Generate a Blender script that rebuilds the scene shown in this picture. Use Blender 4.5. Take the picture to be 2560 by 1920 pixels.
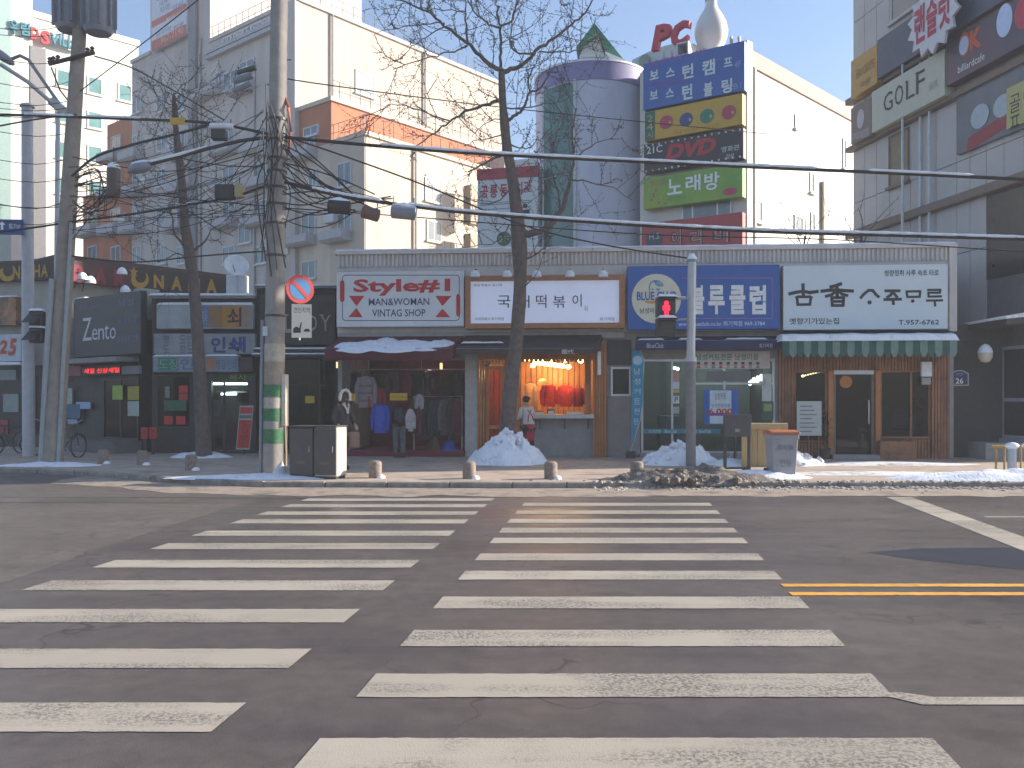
import bpy, bmesh, math, random
from mathutils import Vector, Matrix
random.seed(7)
S = bpy.context.scene
COL = S.collection
for o in list(bpy.data.objects):
    bpy.data.objects.remove(o)
R = math.radians

# ------------------------------------------------------------------ camera
FPX, CX, HY, CH = 2217.0, 1280.0, 1002.0, 1.6      # focal length, centre and horizon of the 2560x1920 photograph, eye height
cam = bpy.data.cameras.new('camera')
cam.sensor_fit = 'HORIZONTAL'; cam.sensor_width = 36.0
cam.lens = 36.0 * FPX / 2560
cam.shift_y = (HY - 960) / 2560
cam.clip_start = 0.05; cam.clip_end = 2000
camo = bpy.data.objects.new('camera', cam); COL.objects.link(camo)
camo.location = (0, 0, CH); camo.rotation_euler = (R(90), 0, 0)
S.camera = camo

# ------------------------------------------------------------------ sky, sun, exposure
SUN_AZ, SUN_EL = 12.0, 20.0                         # azimuth from +X towards +Y
world = bpy.data.worlds.new('World'); S.world = world; world.use_nodes = True
wn = world.node_tree; wn.nodes.clear()
sky = wn.nodes.new('ShaderNodeTexSky'); sky.sky_type = 'NISHITA'; sky.sun_disc = False
sky.sun_elevation = R(SUN_EL); sky.sun_rotation = R(90 - SUN_AZ)
sky.air_density = 1.1; sky.dust_density = 1.7; sky.ozone_density = 4.5
bg = wn.nodes.new('ShaderNodeBackground'); bg.inputs['Strength'].default_value = 0.095
wo = wn.nodes.new('ShaderNodeOutputWorld')
wn.links.new(sky.outputs[0], bg.inputs[0]); wn.links.new(bg.outputs[0], wo.inputs[0])
sl = bpy.data.lights.new('sun', 'SUN'); sl.energy = 5.0; sl.angle = R(0.6); sl.color = (1.0, 0.89, 0.76)
so = bpy.data.objects.new('sun', sl); COL.objects.link(so)
sv = Vector((math.cos(R(SUN_EL)) * math.cos(R(SUN_AZ)), math.cos(R(SUN_EL)) * math.sin(R(SUN_AZ)), math.sin(R(SUN_EL))))
so.rotation_euler = sv.to_track_quat('Z', 'Y').to_euler(); so.location = (30, 10, 20)
S.view_settings.view_transform = 'Standard'; S.view_settings.look = 'None'
S.view_settings.exposure = 1.38; S.view_settings.gamma = 1.0
S.view_settings.use_curve_mapping = False
S.cycles.max_bounces = 5; S.cycles.diffuse_bounces = 2; S.cycles.glossy_bounces = 2
S.cycles.transmission_bounces = 3; S.cycles.transparent_max_bounces = 8
S.cycles.sample_clamp_indirect = 4.0
S.cycles.use_denoising = True

# ------------------------------------------------------------------ materials (all procedural)
MATS = {}
def mat(name, col, rough=0.7, var=0.12, scale=6.0, bump=0.0, bscale=60.0, metal=0.0, spec=0.5, emit=None, estr=0.0, col2=None, thr=None, alpha=1.0, streak=0.0):
    """Principled material; var = brightness mottling, col2 = second colour mixed in by noise (thr = (lo,hi) of the noise ramp)."""
    if name in MATS: return MATS[name]
    m = bpy.data.materials.new(name); m.use_nodes = True
    nt = m.node_tree; b = nt.nodes['Principled BSDF']
    b.inputs['Roughness'].default_value = rough; b.inputs['Metallic'].default_value = metal
    b.inputs['Specular IOR Level'].default_value = spec
    geo = nt.nodes.new('ShaderNodeNewGeometry')
    n1 = nt.nodes.new('ShaderNodeTexNoise'); n1.inputs['Scale'].default_value = scale; n1.inputs['Detail'].default_value = 5
    n1.inputs['Roughness'].default_value = 0.62
    if streak:
        mp = nt.nodes.new('ShaderNodeMapping'); mp.inputs['Scale'].default_value = (1, 1, 1 / streak)
        nt.links.new(geo.outputs['Position'], mp.inputs[0]); nt.links.new(mp.outputs[0], n1.inputs['Vector'])
    else:
        nt.links.new(geo.outputs['Position'], n1.inputs['Vector'])
    hsv = nt.nodes.new('ShaderNodeHueSaturation'); hsv.inputs['Color'].default_value = (*col, 1)
    mr = nt.nodes.new('ShaderNodeMapRange'); mr.inputs[1].default_value = 0.3; mr.inputs[2].default_value = 0.7
    mr.inputs[3].default_value = 1 - var; mr.inputs[4].default_value = 1 + var
    nt.links.new(n1.outputs[0], mr.inputs[0]); nt.links.new(mr.outputs[0], hsv.inputs['Value'])
    out = hsv.outputs[0]
    if col2 is not None:
        n2 = nt.nodes.new('ShaderNodeTexNoise'); n2.inputs['Scale'].default_value = scale * 0.45; n2.inputs['Detail'].default_value = 8
        n2.inputs['Roughness'].default_value = 0.7
        nt.links.new(geo.outputs['Position'], n2.inputs['Vector'])
        r2 = nt.nodes.new('ShaderNodeMapRange'); lo, hi = thr or (0.5, 0.62)
        r2.inputs[1].default_value = lo; r2.inputs[2].default_value = hi
        nt.links.new(n2.outputs[0], r2.inputs[0])
        mx = nt.nodes.new('ShaderNodeMix'); mx.data_type = 'RGBA'
        nt.links.new(r2.outputs[0], mx.inputs[0]); nt.links.new(out, mx.inputs[6]); mx.inputs[7].default_value = (*col2, 1)
        out = mx.outputs[2]
    nt.links.new(out, b.inputs['Base Color'])
    if bump:
        n3 = nt.nodes.new('ShaderNodeTexNoise'); n3.inputs['Scale'].default_value = bscale; n3.inputs['Detail'].default_value = 4
        nt.links.new(geo.outputs['Position'], n3.inputs['Vector'])
        bp = nt.nodes.new('ShaderNodeBump'); bp.inputs['Strength'].default_value = bump; bp.inputs['Distance'].default_value = 0.02
        nt.links.new(n3.outputs[0], bp.inputs['Height']); nt.links.new(bp.outputs[0], b.inputs['Normal'])
    if emit:
        b.inputs['Emission Color'].default_value = (*emit, 1); b.inputs['Emission Strength'].default_value = estr
    if alpha < 1:
        b.inputs['Alpha'].default_value = alpha
    MATS[name] = m
    return m
def flat(col, rough=0.6, **k):
    key = 'paint_%d_%d_%d_%d' % (*[int(c * 255) for c in col], int(rough * 100))
    return mat(key, col, rough, var=k.pop('var', 0.1), **k)
def glass(name, tint=(0.6, 0.68, 0.7), a=0.25, rough=0.05):
    """window pane: mostly see-through with a sky reflection"""
    if name in MATS: return MATS[name]
    m = bpy.data.materials.new(name); m.use_nodes = True; nt = m.node_tree; nt.nodes.clear()
    o = nt.nodes.new('ShaderNodeOutputMaterial'); tr = nt.nodes.new('ShaderNodeBsdfTransparent'); tr.inputs[0].default_value = (*tint, 1)
    gl = nt.nodes.new('ShaderNodeBsdfGlossy'); gl.inputs['Roughness'].default_value = rough; gl.inputs[0].default_value = (0.32, 0.34, 0.37, 1)
    fr = nt.nodes.new('ShaderNodeFresnel'); fr.inputs[0].default_value = 1.5
    ad = nt.nodes.new('ShaderNodeMath'); ad.operation = 'ADD'; ad.inputs[1].default_value = a * 0.1
    mx = nt.nodes.new('ShaderNodeMixShader')
    nt.links.new(fr.outputs[0], ad.inputs[0]); nt.links.new(ad.outputs[0], mx.inputs[0])
    nt.links.new(tr.outputs[0], mx.inputs[1]); nt.links.new(gl.outputs[0], mx.inputs[2]); nt.links.new(mx.outputs[0], o.inputs[0])
    MATS[name] = m
    return m

# ------------------------------------------------------------------ frames: a vertical plane in the place; at() finds where a sight line meets it
class Fr:
    def __init__(s, ox, oy, deg, oz=0.0):
        a = R(deg); s.o = (ox, oy); s.ux = (math.cos(a), math.sin(a)); s.uy = (-math.sin(a), math.cos(a)); s.deg = deg
        s.M = Matrix.Translation((ox, oy, oz)) @ Matrix.Rotation(a, 4, 'Z'); s.oz = oz
    def at(s, px, py, yo=0.0):
        dx = (px - CX) / FPX
        bx = s.o[0] + yo * s.uy[0]; by = s.o[1] + yo * s.uy[1]
        den = s.ux[0] - dx * s.ux[1]
        x = (dx * by - bx) / den
        t = by + x * s.ux[1]
        return x, CH + (HY - py) / FPX * t - s.oz
    def rect(s, x0, x1, y0, y1, yo=0.0, ref='l'):
        a, _ = s.at(x0, y0, yo); b, _ = s.at(x1, y0, yo)
        rx = x0 if ref == 'l' else (x1 if ref == 'r' else (x0 + x1) / 2)
        return a, b, s.at(rx, y1, yo)[1], s.at(rx, y0, yo)[1]
    def w(s, x, y, z):
        return s.M @ Vector((x, y, z))
W0 = Fr(0, 0, 0)
def P(px, py, d):
    return Vector(((px - CX) / FPX * d, d, CH + (HY - py) / FPX * d))
def G(px, d, z=0.10):
    return Vector(((px - CX) / FPX * d, d, z))

WM = {}
def reg(o, M, parent=None):
    COL.objects.link(o)
    o.matrix_basis = M
    if parent is not None:
        o.parent = parent; o.matrix_parent_inverse = WM[parent.name].inverted()
    WM[o.name] = M.copy()
    return o
def tag(o, label=None, cat=None, group=None, kind=None):
    if label: o['label'] = label
    if cat: o['category'] = cat
    if group: o['group'] = group
    if kind: o['kind'] = kind
    return o
def thing(name, label, cat, fr=W0, loc=None, group=None):
    o = bpy.data.objects.new(name, None); o.empty_display_size = 0.2
    M = fr.M.copy()
    if loc is not None: M = M @ Matrix.Translation(loc)
    reg(o, M); tag(o, label, cat, group)
    return o
def struct(name):
    o = bpy.data.objects.new(name, None); reg(o, Matrix()); o['kind'] = 'structure'
    return o

# ------------------------------------------------------------------ mesh builder
class MB:
    def __init__(s): s.v = []; s.f = []
    def add(s, vs, fs):
        n = len(s.v); s.v += [tuple(v) for v in vs]; s.f += [tuple(i + n for i in f) for f in fs]; return s
    def box(s, x0, x1, y0, y1, z0, z1):
        if x0 > x1: x0, x1 = x1, x0
        if y0 > y1: y0, y1 = y1, y0
        if z0 > z1: z0, z1 = z1, z0
        return s.add([(x0, y0, z0), (x1, y0, z0), (x1, y1, z0), (x0, y1, z0), (x0, y0, z1), (x1, y0, z1), (x1, y1, z1), (x0, y1, z1)],
                     [(0, 3, 2, 1), (4, 5, 6, 7), (0, 1, 5, 4), (1, 2, 6, 5), (2, 3, 7, 6), (3, 0, 4, 7)])
    def frame(s, x0, x1, y0, y1, z0, z1, t):
        s.box(x0, x0 + t, y0, y1, z0, z1); s.box(x1 - t, x1, y0, y1, z0, z1)
        s.box(x0 + t, x1 - t, y0, y1, z0, z0 + t); s.box(x0 + t, x1 - t, y0, y1, z1 - t, z1); return s
    def prism(s, pts, y0, y1):
        """polygon in xz, extruded along y (pts counter-clockwise seen from -y)"""
        n = len(pts); a = [(p[0], y0, p[1]) for p in pts] + [(p[0], y1, p[1]) for p in pts]
        f = [tuple(range(n)), tuple(range(2 * n - 1, n - 1, -1))]
        f += [(i, i + n, (i + 1) % n + n, (i + 1) % n) for i in range(n)]
        return s.add(a, f)
    def prismz(s, pts, z0, z1):
        n = len(pts); a = [(p[0], p[1], z0) for p in pts] + [(p[0], p[1], z1) for p in pts]
        f = [tuple(range(n - 1, -1, -1)), tuple(range(n, 2 * n))]
        f += [(i, (i + 1) % n, (i + 1) % n + n, i + n) for i in range(n)]
        return s.add(a, f)
    def prismx(s, pts, x0, x1):
        n = len(pts); a = [(x0, p[0], p[1]) for p in pts] + [(x1, p[0], p[1]) for p in pts]
        f = [tuple(range(n - 1, -1, -1)), tuple(range(n, 2 * n))]
        f += [(i, (i + 1) % n, (i + 1) % n + n, i + n) for i in range(n)]
        return s.add(a, f)
    def tube(s, pts, r, n=8, caps=True):
        pts = [Vector(p) for p in pts]; m = len(pts)
        rs = r if isinstance(r, (list, tuple)) else [r] * m
        base = len(s.v); ref = None
        for i in range(m):
            d = (pts[min(i + 1, m - 1)] - pts[max(i - 1, 0)])
            d = d.normalized() if d.length > 1e-9 else Vector((0, 0, 1))
            if ref is None:
                ref = Vector((0, 0, 1)) if abs(d.z) < 0.9 else Vector((1, 0, 0))
            a = d.cross(ref)
            if a.length < 1e-6: a = d.cross(Vector((0.3, 1, 0.2)))
            a.normalize(); b = d.cross(a).normalized(); ref = a.cross(d).normalized() if False else ref
            for k in range(n):
                t = 2 * math.pi * k / n
                s.v.append(tuple(pts[i] + (a * math.cos(t) + b * math.sin(t)) * rs[i]))
        for i in range(m - 1):
            for k in range(n):
                q = base + i * n; k2 = (k + 1) % n
                s.f.append((q + k, q + k2, q + n + k2, q + n + k))
        if caps:
            s.f.append(tuple(base + k for k in range(n - 1, -1, -1))); s.f.append(tuple(base + (m - 1) * n + k for k in range(n)))
        return s
    def lathe(s, prof, cx=0, cy=0, n=20):
        """prof = [(r,z)...]"""
        base = len(s.v)
        for r, z in prof:
            for k in range(n):
                t = 2 * math.pi * k / n; s.v.append((cx + r * math.cos(t), cy + r * math.sin(t), z))
        for i in range(len(prof) - 1):
            for k in range(n):
                q = base + i * n; k2 = (k + 1) % n
                s.f.append((q + k, q + k2, q + n + k2, q + n + k))
        s.f.append(tuple(base + k for k in range(n - 1, -1, -1))); s.f.append(tuple(base + (len(prof) - 1) * n + k for k in range(n)))
        return s
    def ball(s, c, rx, ry=None, rz=None, n=12, m=8):
        ry = ry or rx; rz = rz or rx
        base = len(s.v)
        for i in range(1, m):
            ph = math.pi * i / m
            for k in range(n):
                t = 2 * math.pi * k / n
                s.v.append((c[0] + rx * math.sin(ph) * math.cos(t), c[1] + ry * math.sin(ph) * math.sin(t), c[2] - rz * math.cos(ph)))
        lo = len(s.v); s.v.append((c[0], c[1], c[2] - rz)); hi = len(s.v); s.v.append((c[0], c[1], c[2] + rz))
        for i in range(m - 2):
            for k in range(n):
                q = base + i * n; k2 = (k + 1) % n
                s.f.append((q + k, q + k2, q + n + k2, q + n + k))
        for k in range(n):
            k2 = (k + 1) % n
            s.f.append((lo, base + k2, base + k)); s.f.append((hi, base + (m - 2) * n + k, base + (m - 2) * n + k2))
        return s
    def disc(s, x, z, r, y0, y1, n=28, rz=None):
        rz = rz or r
        return s.prism([(x + r * math.cos(2 * math.pi * k / n), z + rz * math.sin(2 * math.pi * k / n)) for k in range(n)], y0, y1)
    def mesh(s, name, bev=0.0, smooth=False, seg=1):
        me = bpy.data.meshes.new(name); me.from_pydata(s.v, [], s.f)
        bm = bmesh.new(); bm.from_mesh(me)
        bmesh.ops.recalc_face_normals(bm, faces=bm.faces)
        if bev:
            bmesh.ops.bevel(bm, geom=[e for e in bm.edges if e.calc_face_angle(0) > 0.5], offset=bev, segments=seg, affect='EDGES', clamp_overlap=True)
        bm.to_mesh(me); bm.free()
        if smooth:
            for p in me.polygons: p.use_smooth = True
            if hasattr(me, 'set_sharp_from_angle'): me.set_sharp_from_angle(angle=R(40))
        return me
    def build(s, name, m, parent=None, fr=W0, bev=0.0, smooth=False, seg=1, M=None):
        me = s.mesh(name, bev, smooth, seg)
        if m is not None: me.materials.append(m)
        return reg(bpy.data.objects.new(name, me), (M if M is not None else fr.M), parent)
def link(name, me, parent, M):
    return reg(bpy.data.objects.new(name, me), M, parent)
def bx(name, m, parent, fr, x0, x1, y0, y1, z0, z1, bev=0.0):
    return MB().box(x0, x1, y0, y1, z0, z1).build(name, m, parent, fr, bev)
def copy_tree(o, M, label=None, group=None):
    """copy of a thing with its parts and sub-parts, moved to matrix M"""
    base = WM[o.name]; T = M @ base.inverted()
    def rec(src, parent):
        c = src.copy(); COL.objects.link(c); WM[c.name] = T @ WM[src.name]
        c.parent = parent
        if parent is not None: c.matrix_parent_inverse = WM[parent.name].inverted()
        c.matrix_basis = WM[c.name]
        for ch in [q for q in KIDS.get(src.name, [])]: rec(ch, c)
        return c
    KIDS = {}
    for q in bpy.data.objects:
        if q.parent: KIDS.setdefault(q.parent.name, []).append(q)
    c = rec(o, None)
    if label: c['label'] = label
    if group: c['group'] = group
    return c

# ------------------------------------------------------------------ lettering
TXT = {}
PRE = []   # every string used below, set in one go (the CJK fallback font is slow to open)
def set_lines(lines, bold, shear):
    c = bpy.data.curves.new('lettering', 'FONT'); c.body = '\n'.join(lines); c.resolution_u = 2; c.offset = bold; c.shear = shear; c.fill_mode = 'FRONT'; c.space_line = 3.0
    o = bpy.data.objects.new('lettering_tmp', c); me = o.to_mesh()
    v = [(q.co.x, q.co.y) for q in me.vertices]; f = [tuple(p.vertices) for p in me.polygons]
    o.to_mesh_clear(); bpy.data.objects.remove(o); bpy.data.curves.remove(c)
    per = [({}, [], []) for _ in lines]
    for g in f:
        i = min(len(lines) - 1, max(0, round((0.35 - sum(v[k][1] for k in g) / len(g)) / 3.0)))
        ids, vv, ff = per[i]; h = []
        for k in g:
            if k not in ids: ids[k] = len(vv); vv.append(v[k])
            h.append(ids[k])
        ff.append(tuple(h))
    for s_, (_, vv, ff) in zip(lines, per): TXT[(s_, bold, shear)] = (vv, ff)
for b_, h_, ls_ in PRE: set_lines(ls_, b_, h_)
def glyphs(s, bold=0.0, shear=0.0):
    if (s, bold, shear) not in TXT: set_lines([s], bold, shear)
    return TXT[(s, bold, shear)]
def text(s, m, parent, fr, rect, y, bold=0.0, shear=0.0, name='lettering', deep=0.0):
    """flat print (or raised letters when deep>0) filling rect=(x0,x1,z0,z1) on the plane y of frame fr"""
    v, f = glyphs(s, bold, shear)
    if not v: return None
    xs = [q[0] for q in v]; ys = [q[1] for q in v]
    a, b, c, d = min(xs), max(xs), min(ys), max(ys)
    x0, x1, z0, z1 = rect
    vv = [(x0 + (q[0] - a) / max(b - a, 1e-6) * (x1 - x0), y, z0 + (q[1] - c) / max(d - c, 1e-6) * (z1 - z0)) for q in v]
    me = bpy.data.meshes.new(name); me.from_pydata(vv, [], f)
    if deep:
        bm = bmesh.new(); bm.from_mesh(me)
        ex = bmesh.ops.extrude_face_region(bm, geom=list(bm.faces))
        bmesh.ops.translate(bm, vec=(0, -deep, 0), verts=[g for g in ex['geom'] if isinstance(g, bmesh.types.BMVert)])
        bmesh.ops.recalc_face_normals(bm, faces=bm.faces); bm.to_mesh(me); bm.free()
    me.materials.append(m)
    return reg(bpy.data.objects.new(name, me), fr.M, parent)
def strokes(parent, fr, lines, w, m, y, name='brush_lettering'):
    """brush strokes: polylines [(x,z)...] widened to w (single value or per stroke)"""
    mb = MB(); cnt = 0
    for i, ln in enumerate(lines):
        ww = w[i] if isinstance(w, (list, tuple)) else w
        for (ax, az), (bx_, bz) in zip(ln[:-1], ln[1:]):
            d = Vector((bx_ - ax, bz - az)); L = d.length
            if L < 1e-6: continue
            d /= L; nrm = Vector((-d.y, d.x)) * ww / 2; e = d * ww * 0.35; cnt += 1; yy = y - 0.0005 * (cnt % 9)
            mb.add([(ax - e.x - nrm.x, yy, az - e.y - nrm.y), (bx_ + e.x - nrm.x, yy, bz + e.y - nrm.y), (bx_ + e.x + nrm.x, yy, bz + e.y + nrm.y), (ax - e.x + nrm.x, yy, az - e.y + nrm.y)], [(0, 1, 2, 3)])
    return mb.build(name, m, parent, fr)
def pt(fr, t, m, parent, x0, x1, y0, y1, yo, ref='l', **k):
    """text placed by the sight lines of its outline"""
    return text(t, m, parent, fr, fr.rect(x0, x1, y0, y1, yo, ref), yo, **k)
from mathutils import noise as NZ
def fbm(x, y, z=0.0, o=4):
    v = 0; a = 0.5; f = 1.0
    for _ in range(o):
        v += a * NZ.noise((x * f, y * f, z * f)); a *= 0.5; f *= 2.1
    return v
# ------------------------------------------------------------------ ground, road, pavement
def road_mat(name, c0, c1, c2, rough, line=False):
    """asphalt (or worn paint when line): mottling, wheel tracks drawn out along the lanes, fine aggregate, damp patches"""
    m = bpy.data.materials.new(name); m.use_nodes = True; nt = m.node_tree; b = nt.nodes['Principled BSDF']
    N = lambda t, **k: (lambda n: ([setattr(n, a, v) for a, v in k.items()], n)[1])(nt.nodes.new(t))
    geo = N('ShaderNodeNewGeometry')
    def nz(scale, det=5, stretch=None, rgh=0.6):
        n = N('ShaderNodeTexNoise'); n.inputs['Scale'].default_value = scale; n.inputs['Detail'].default_value = det; n.inputs['Roughness'].default_value = rgh
        if stretch:
            mp = N('ShaderNodeMapping'); mp.inputs['Scale'].default_value = stretch; nt.links.new(geo.outputs['Position'], mp.inputs[0]); nt.links.new(mp.outputs[0], n.inputs['Vector'])
        else: nt.links.new(geo.outputs['Position'], n.inputs['Vector'])
        return n.outputs[0]
    def rmp(src, lo, hi, a, b_):
        r = N('ShaderNodeMapRange'); r.inputs[1].default_value = lo; r.inputs[2].default_value = hi; r.inputs[3].default_value = a; r.inputs[4].default_value = b_; nt.links.new(src, r.inputs[0]); return r.outputs[0]
    def mul(x, y, op='MULTIPLY'):
        q = N('ShaderNodeMath', operation=op); nt.links.new(x, q.inputs[0])
        if isinstance(y, float): q.inputs[1].default_value = y
        else: nt.links.new(y, q.inputs[1])
        return q.outputs[0]
    def mix(f, A, B):
        q = N('ShaderNodeMix', data_type='RGBA'); nt.links.new(f, q.inputs[0])
        for s_, v in ((6, A), (7, B)):
            if isinstance(v, tuple): q.inputs[s_].default_value = (*v, 1)
            else: nt.links.new(v, q.inputs[s_])
        return q.outputs[2]
    if line:
        fine = nz(48, 7, None, 0.78); coarse = nz(1.1, 4); track = nz(2.2, 4, (0.12, 1.6, 1))
        wear = mul(rmp(fine, 0.46, 0.56, 0, 1), rmp(mul(coarse, track, 'ADD'), 0.90, 1.16, 0, 1))
        grime = rmp(nz(0.7, 5, (0.3, 1.0, 1)), 0.35, 0.68, 0, 0.55)
        col = mix(wear, mix(grime, c0, c2), c1)
    else:
        tr = rmp(nz(1.0, 4, (0.05, 1.1, 1)), 0.40, 0.62, 0, 1); mo = rmp(nz(0.55, 6), 0.38, 0.66, 0, 1)
        col = mix(mul(mo, 0.8), mix(mul(tr, 0.75), c0, c1), c2)
        agg = mul(rmp(nz(150, 2), 0.35, 0.65, 0.70, 1.30), rmp(nz(5.5, 7, None, 0.7), 0.35, 0.65, 0.80, 1.16)); hs = N('ShaderNodeHueSaturation'); nt.links.new(col, hs.inputs['Color']); nt.links.new(agg, hs.inputs['Value']); col = hs.outputs[0]
        cr = N('ShaderNodeTexVoronoi', feature='DISTANCE_TO_EDGE'); cr.inputs['Scale'].default_value = 0.55; wob = N('ShaderNodeVectorMath', operation='ADD'); wn_ = N('ShaderNodeTexNoise'); wn_.inputs['Scale'].default_value = 1.7; nt.links.new(geo.outputs['Position'], wn_.inputs['Vector']); nt.links.new(geo.outputs['Position'], wob.inputs[0]); nt.links.new(wn_.outputs['Color'], wob.inputs[1]); nt.links.new(wob.outputs[0], cr.inputs['Vector'])
        ck = mul(rmp(cr.outputs['Distance'], 0.0, 0.010, 1, 0), rmp(nz(0.35, 3), 0.46, 0.56, 0, 0.8)); st_ = mul(rmp(nz(1.9, 3), 0.62, 0.70, 0, 0.55), rmp(nz(0.5, 2), 0.48, 0.58, 0, 1)); col = mix(st_, col, (0.026, 0.023, 0.024)); col = mix(ck, col, (0.02, 0.019, 0.019))
    nt.links.new(col, b.inputs['Base Color'])
    nt.links.new(rmp(nz(0.45, 5, (0.35, 1, 1)), 0.38, 0.62, rough - 0.16, rough + 0.12), b.inputs['Roughness'])
    bp = N('ShaderNodeBump'); bp.inputs['Strength'].default_value = 0.22; bp.inputs['Distance'].default_value = 0.012; nt.links.new(nz(130, 3), bp.inputs['Height']); nt.links.new(bp.outputs[0], b.inputs['Normal'])
    return m
M_ASPH = road_mat('asphalt', (0.083, 0.068, 0.062), (0.047, 0.040, 0.039), (0.108, 0.090, 0.080), 0.50)
M_ASPH2 = road_mat('old_asphalt', (0.108, 0.091, 0.077), (0.062, 0.053, 0.047), (0.135, 0.115, 0.096), 0.56)
M_PATCH = mat('wet_asphalt_patch', (0.022, 0.028, 0.042), 0.42, var=0.2, scale=3, bump=0.15, bscale=120)
M_PAVE = mat('pavement', (0.40, 0.32, 0.255), 0.85, var=0.2, scale=2.5, bump=0.3, bscale=50, col2=(0.25, 0.205, 0.17), thr=(0.5, 0.68))
M_PAVE2 = mat('pavement_paver', (0.25, 0.21, 0.18), 0.85, var=0.25, scale=3.5, bump=0.3, bscale=50)
M_KERB = mat('kerb_granite', (0.27, 0.24, 0.21), 0.85, var=0.25, scale=5, bump=0.3, bscale=90, col2=(0.14, 0.12, 0.11), thr=(0.5, 0.66))
M_LINE = road_mat('road_paint_white', (0.40, 0.36, 0.295), (0.11, 0.097, 0.089), (0.27, 0.238, 0.197), 0.62, True)
M_LINEB = M_LINE
M_YEL = mat('road_paint_yellow', (0.60, 0.30, 0.035), 0.7, var=0.15, scale=5, bump=0.2, bscale=140, col2=(0.2, 0.12, 0.05), thr=(0.58, 0.7))
M_SNOW = mat('snow', (0.80, 0.82, 0.86), 0.6, var=0.07, scale=9, bump=0.8, bscale=22, spec=0.3, col2=(0.50, 0.48, 0.47), thr=(0.56, 0.70))
M_SNOW2 = mat('trodden_snow', (0.72, 0.72, 0.73), 0.7, var=0.1, scale=6, bump=0.6, bscale=30, col2=(0.36, 0.31, 0.27), thr=(0.5, 0.64))
M_DIRTY = mat('dirty_ice', (0.15, 0.125, 0.105), 0.8, var=0.4, scale=14, bump=1.0, bscale=30, col2=(0.36, 0.32, 0.285), thr=(0.55, 0.66))
M_SLUSH = mat('gutter_grit', (0.30, 0.245, 0.195), 0.85, var=0.22, scale=4, bump=0.6, bscale=45, col2=(0.12, 0.105, 0.095), thr=(0.52, 0.66))

SW = 0.10                                               # pavement height above the road
kerb = [(60, 15.9), (20, 16.2), (6, 16.3), (0, 16.2), (-4.6, 16.4), (-6.2, 17.0), (-8.2, 18.3), (-10.5, 19.6), (-14, 20.4), (-60, 21.5)]
ground = MB().add([(-220, -120, -0.03), (220, -120, -0.03), (220, 300, -0.03), (-220, 300, -0.03)], [(0, 1, 2, 3)]).build('ground', M_ASPH2)
tag(ground, kind='structure')
road = struct('road')
MB().add([(-90, -25, 0), (90, -25, 0), (90, 23, 0), (-90, 23, 0)], [(0, 1, 2, 3)]).build('road_surface', M_ASPH, road)
MB().add([(-60, 5.2, 0.002), (-4.85, 5.2, 0.002), (-4.45, 7.8, 0.002), (-4.4, 11, 0.002), (-3.9, 16.7, 0.002), (-60, 21, 0.002)], [(0, 1, 2, 3, 4, 5)]).build('old_road_surface', M_ASPH2, road)
pts = [(3.75, 9.35), (4.4, 9.62), (6.5, 9.72), (9.5, 9.6), (9.8, 8.3), (7, 7.95), (5, 8.3), (4.1, 8.9)]
MB().add([(x, y, 0.002) for x, y in pts], [tuple(range(len(pts) - 1, -1, -1))]).build('dark_patch', M_PATCH, road)  # bluish dark sheet laid on the road surface
SK = 0.114
def ragged(x0, x1, y0, y1, z, k=SK, j=0.005):
    """painted bar with slightly uneven long edges; ends follow the crossing's slant"""
    n = max(2, int((x1 - x0) / 0.05)); lo = []; hi = []
    for i in range(n + 1):
        x = x0 + (x1 - x0) * i / n
        lo.append((x, y0 + random.uniform(-j, j), z))
        hi.append((x + (y1 - y0) * k, y1 + random.uniform(-j, j), z))
    return MB().add(lo + hi, [(i, i + 1, n + 2 + i, n + 1 + i) for i in range(n)])
for i, d in enumerate([4.20, 5.19, 6.18, 7.23, 8.33, 9.28, 10.34, 11.15, 12.0, 12.92, 13.88]):
    y0 = d - 0.41; x0 = -0.91 + SK * (y0 - 4.19)
    ragged(x0, x0 + 2.9, y0, d, 0.004).build('crosswalk_stripe', M_LINEB if i in (0, 1, 2, 4) else M_LINE, road)
for i, d in enumerate([4.69, 5.71, 6.80, 7.88, 8.90, 9.95, 10.9, 11.95, 12.8, 13.7, 14.55]):
    y0 = d - 0.41; x1 = -1.41 + SK * (y0 - 4.65)
    ragged(x1 - 3.05, x1, y0, d, 0.004).build('crosswalk_stripe', M_LINEB if i in (2, 4) else M_LINE, road)
MB().add([(5.38, 9.0, 0.004), (5.80, 9.0, 0.004), (6.62, 14.7, 0.004), (6.20, 14.7, 0.004)], [(0, 1, 2, 3)]).build('stop_line', M_LINE, road)
for y in (7.28, 7.62):
    ragged(2.30 + 0.1 * (y - 7.28), 40, y, y + 0.12, 0.0042, 0.05, 0.006).build('centre_line', M_YEL, road)
MB().add([(2.16, 4.66, 0.0042), (40, 4.66, 0.0042), (40, 4.78, 0.0042), (2.28, 4.78, 0.0042), (2.12, 4.86, 0.0042), (1.98, 4.84, 0.0042)], [(0, 1, 2, 3), (0, 3, 4, 5)]).build('lane_line', M_LINE, road)
ragged(6.5, 40, 12.15, 12.24, 0.0042, 0.0, 0.006).build('lane_line', M_LINE, road)
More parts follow.
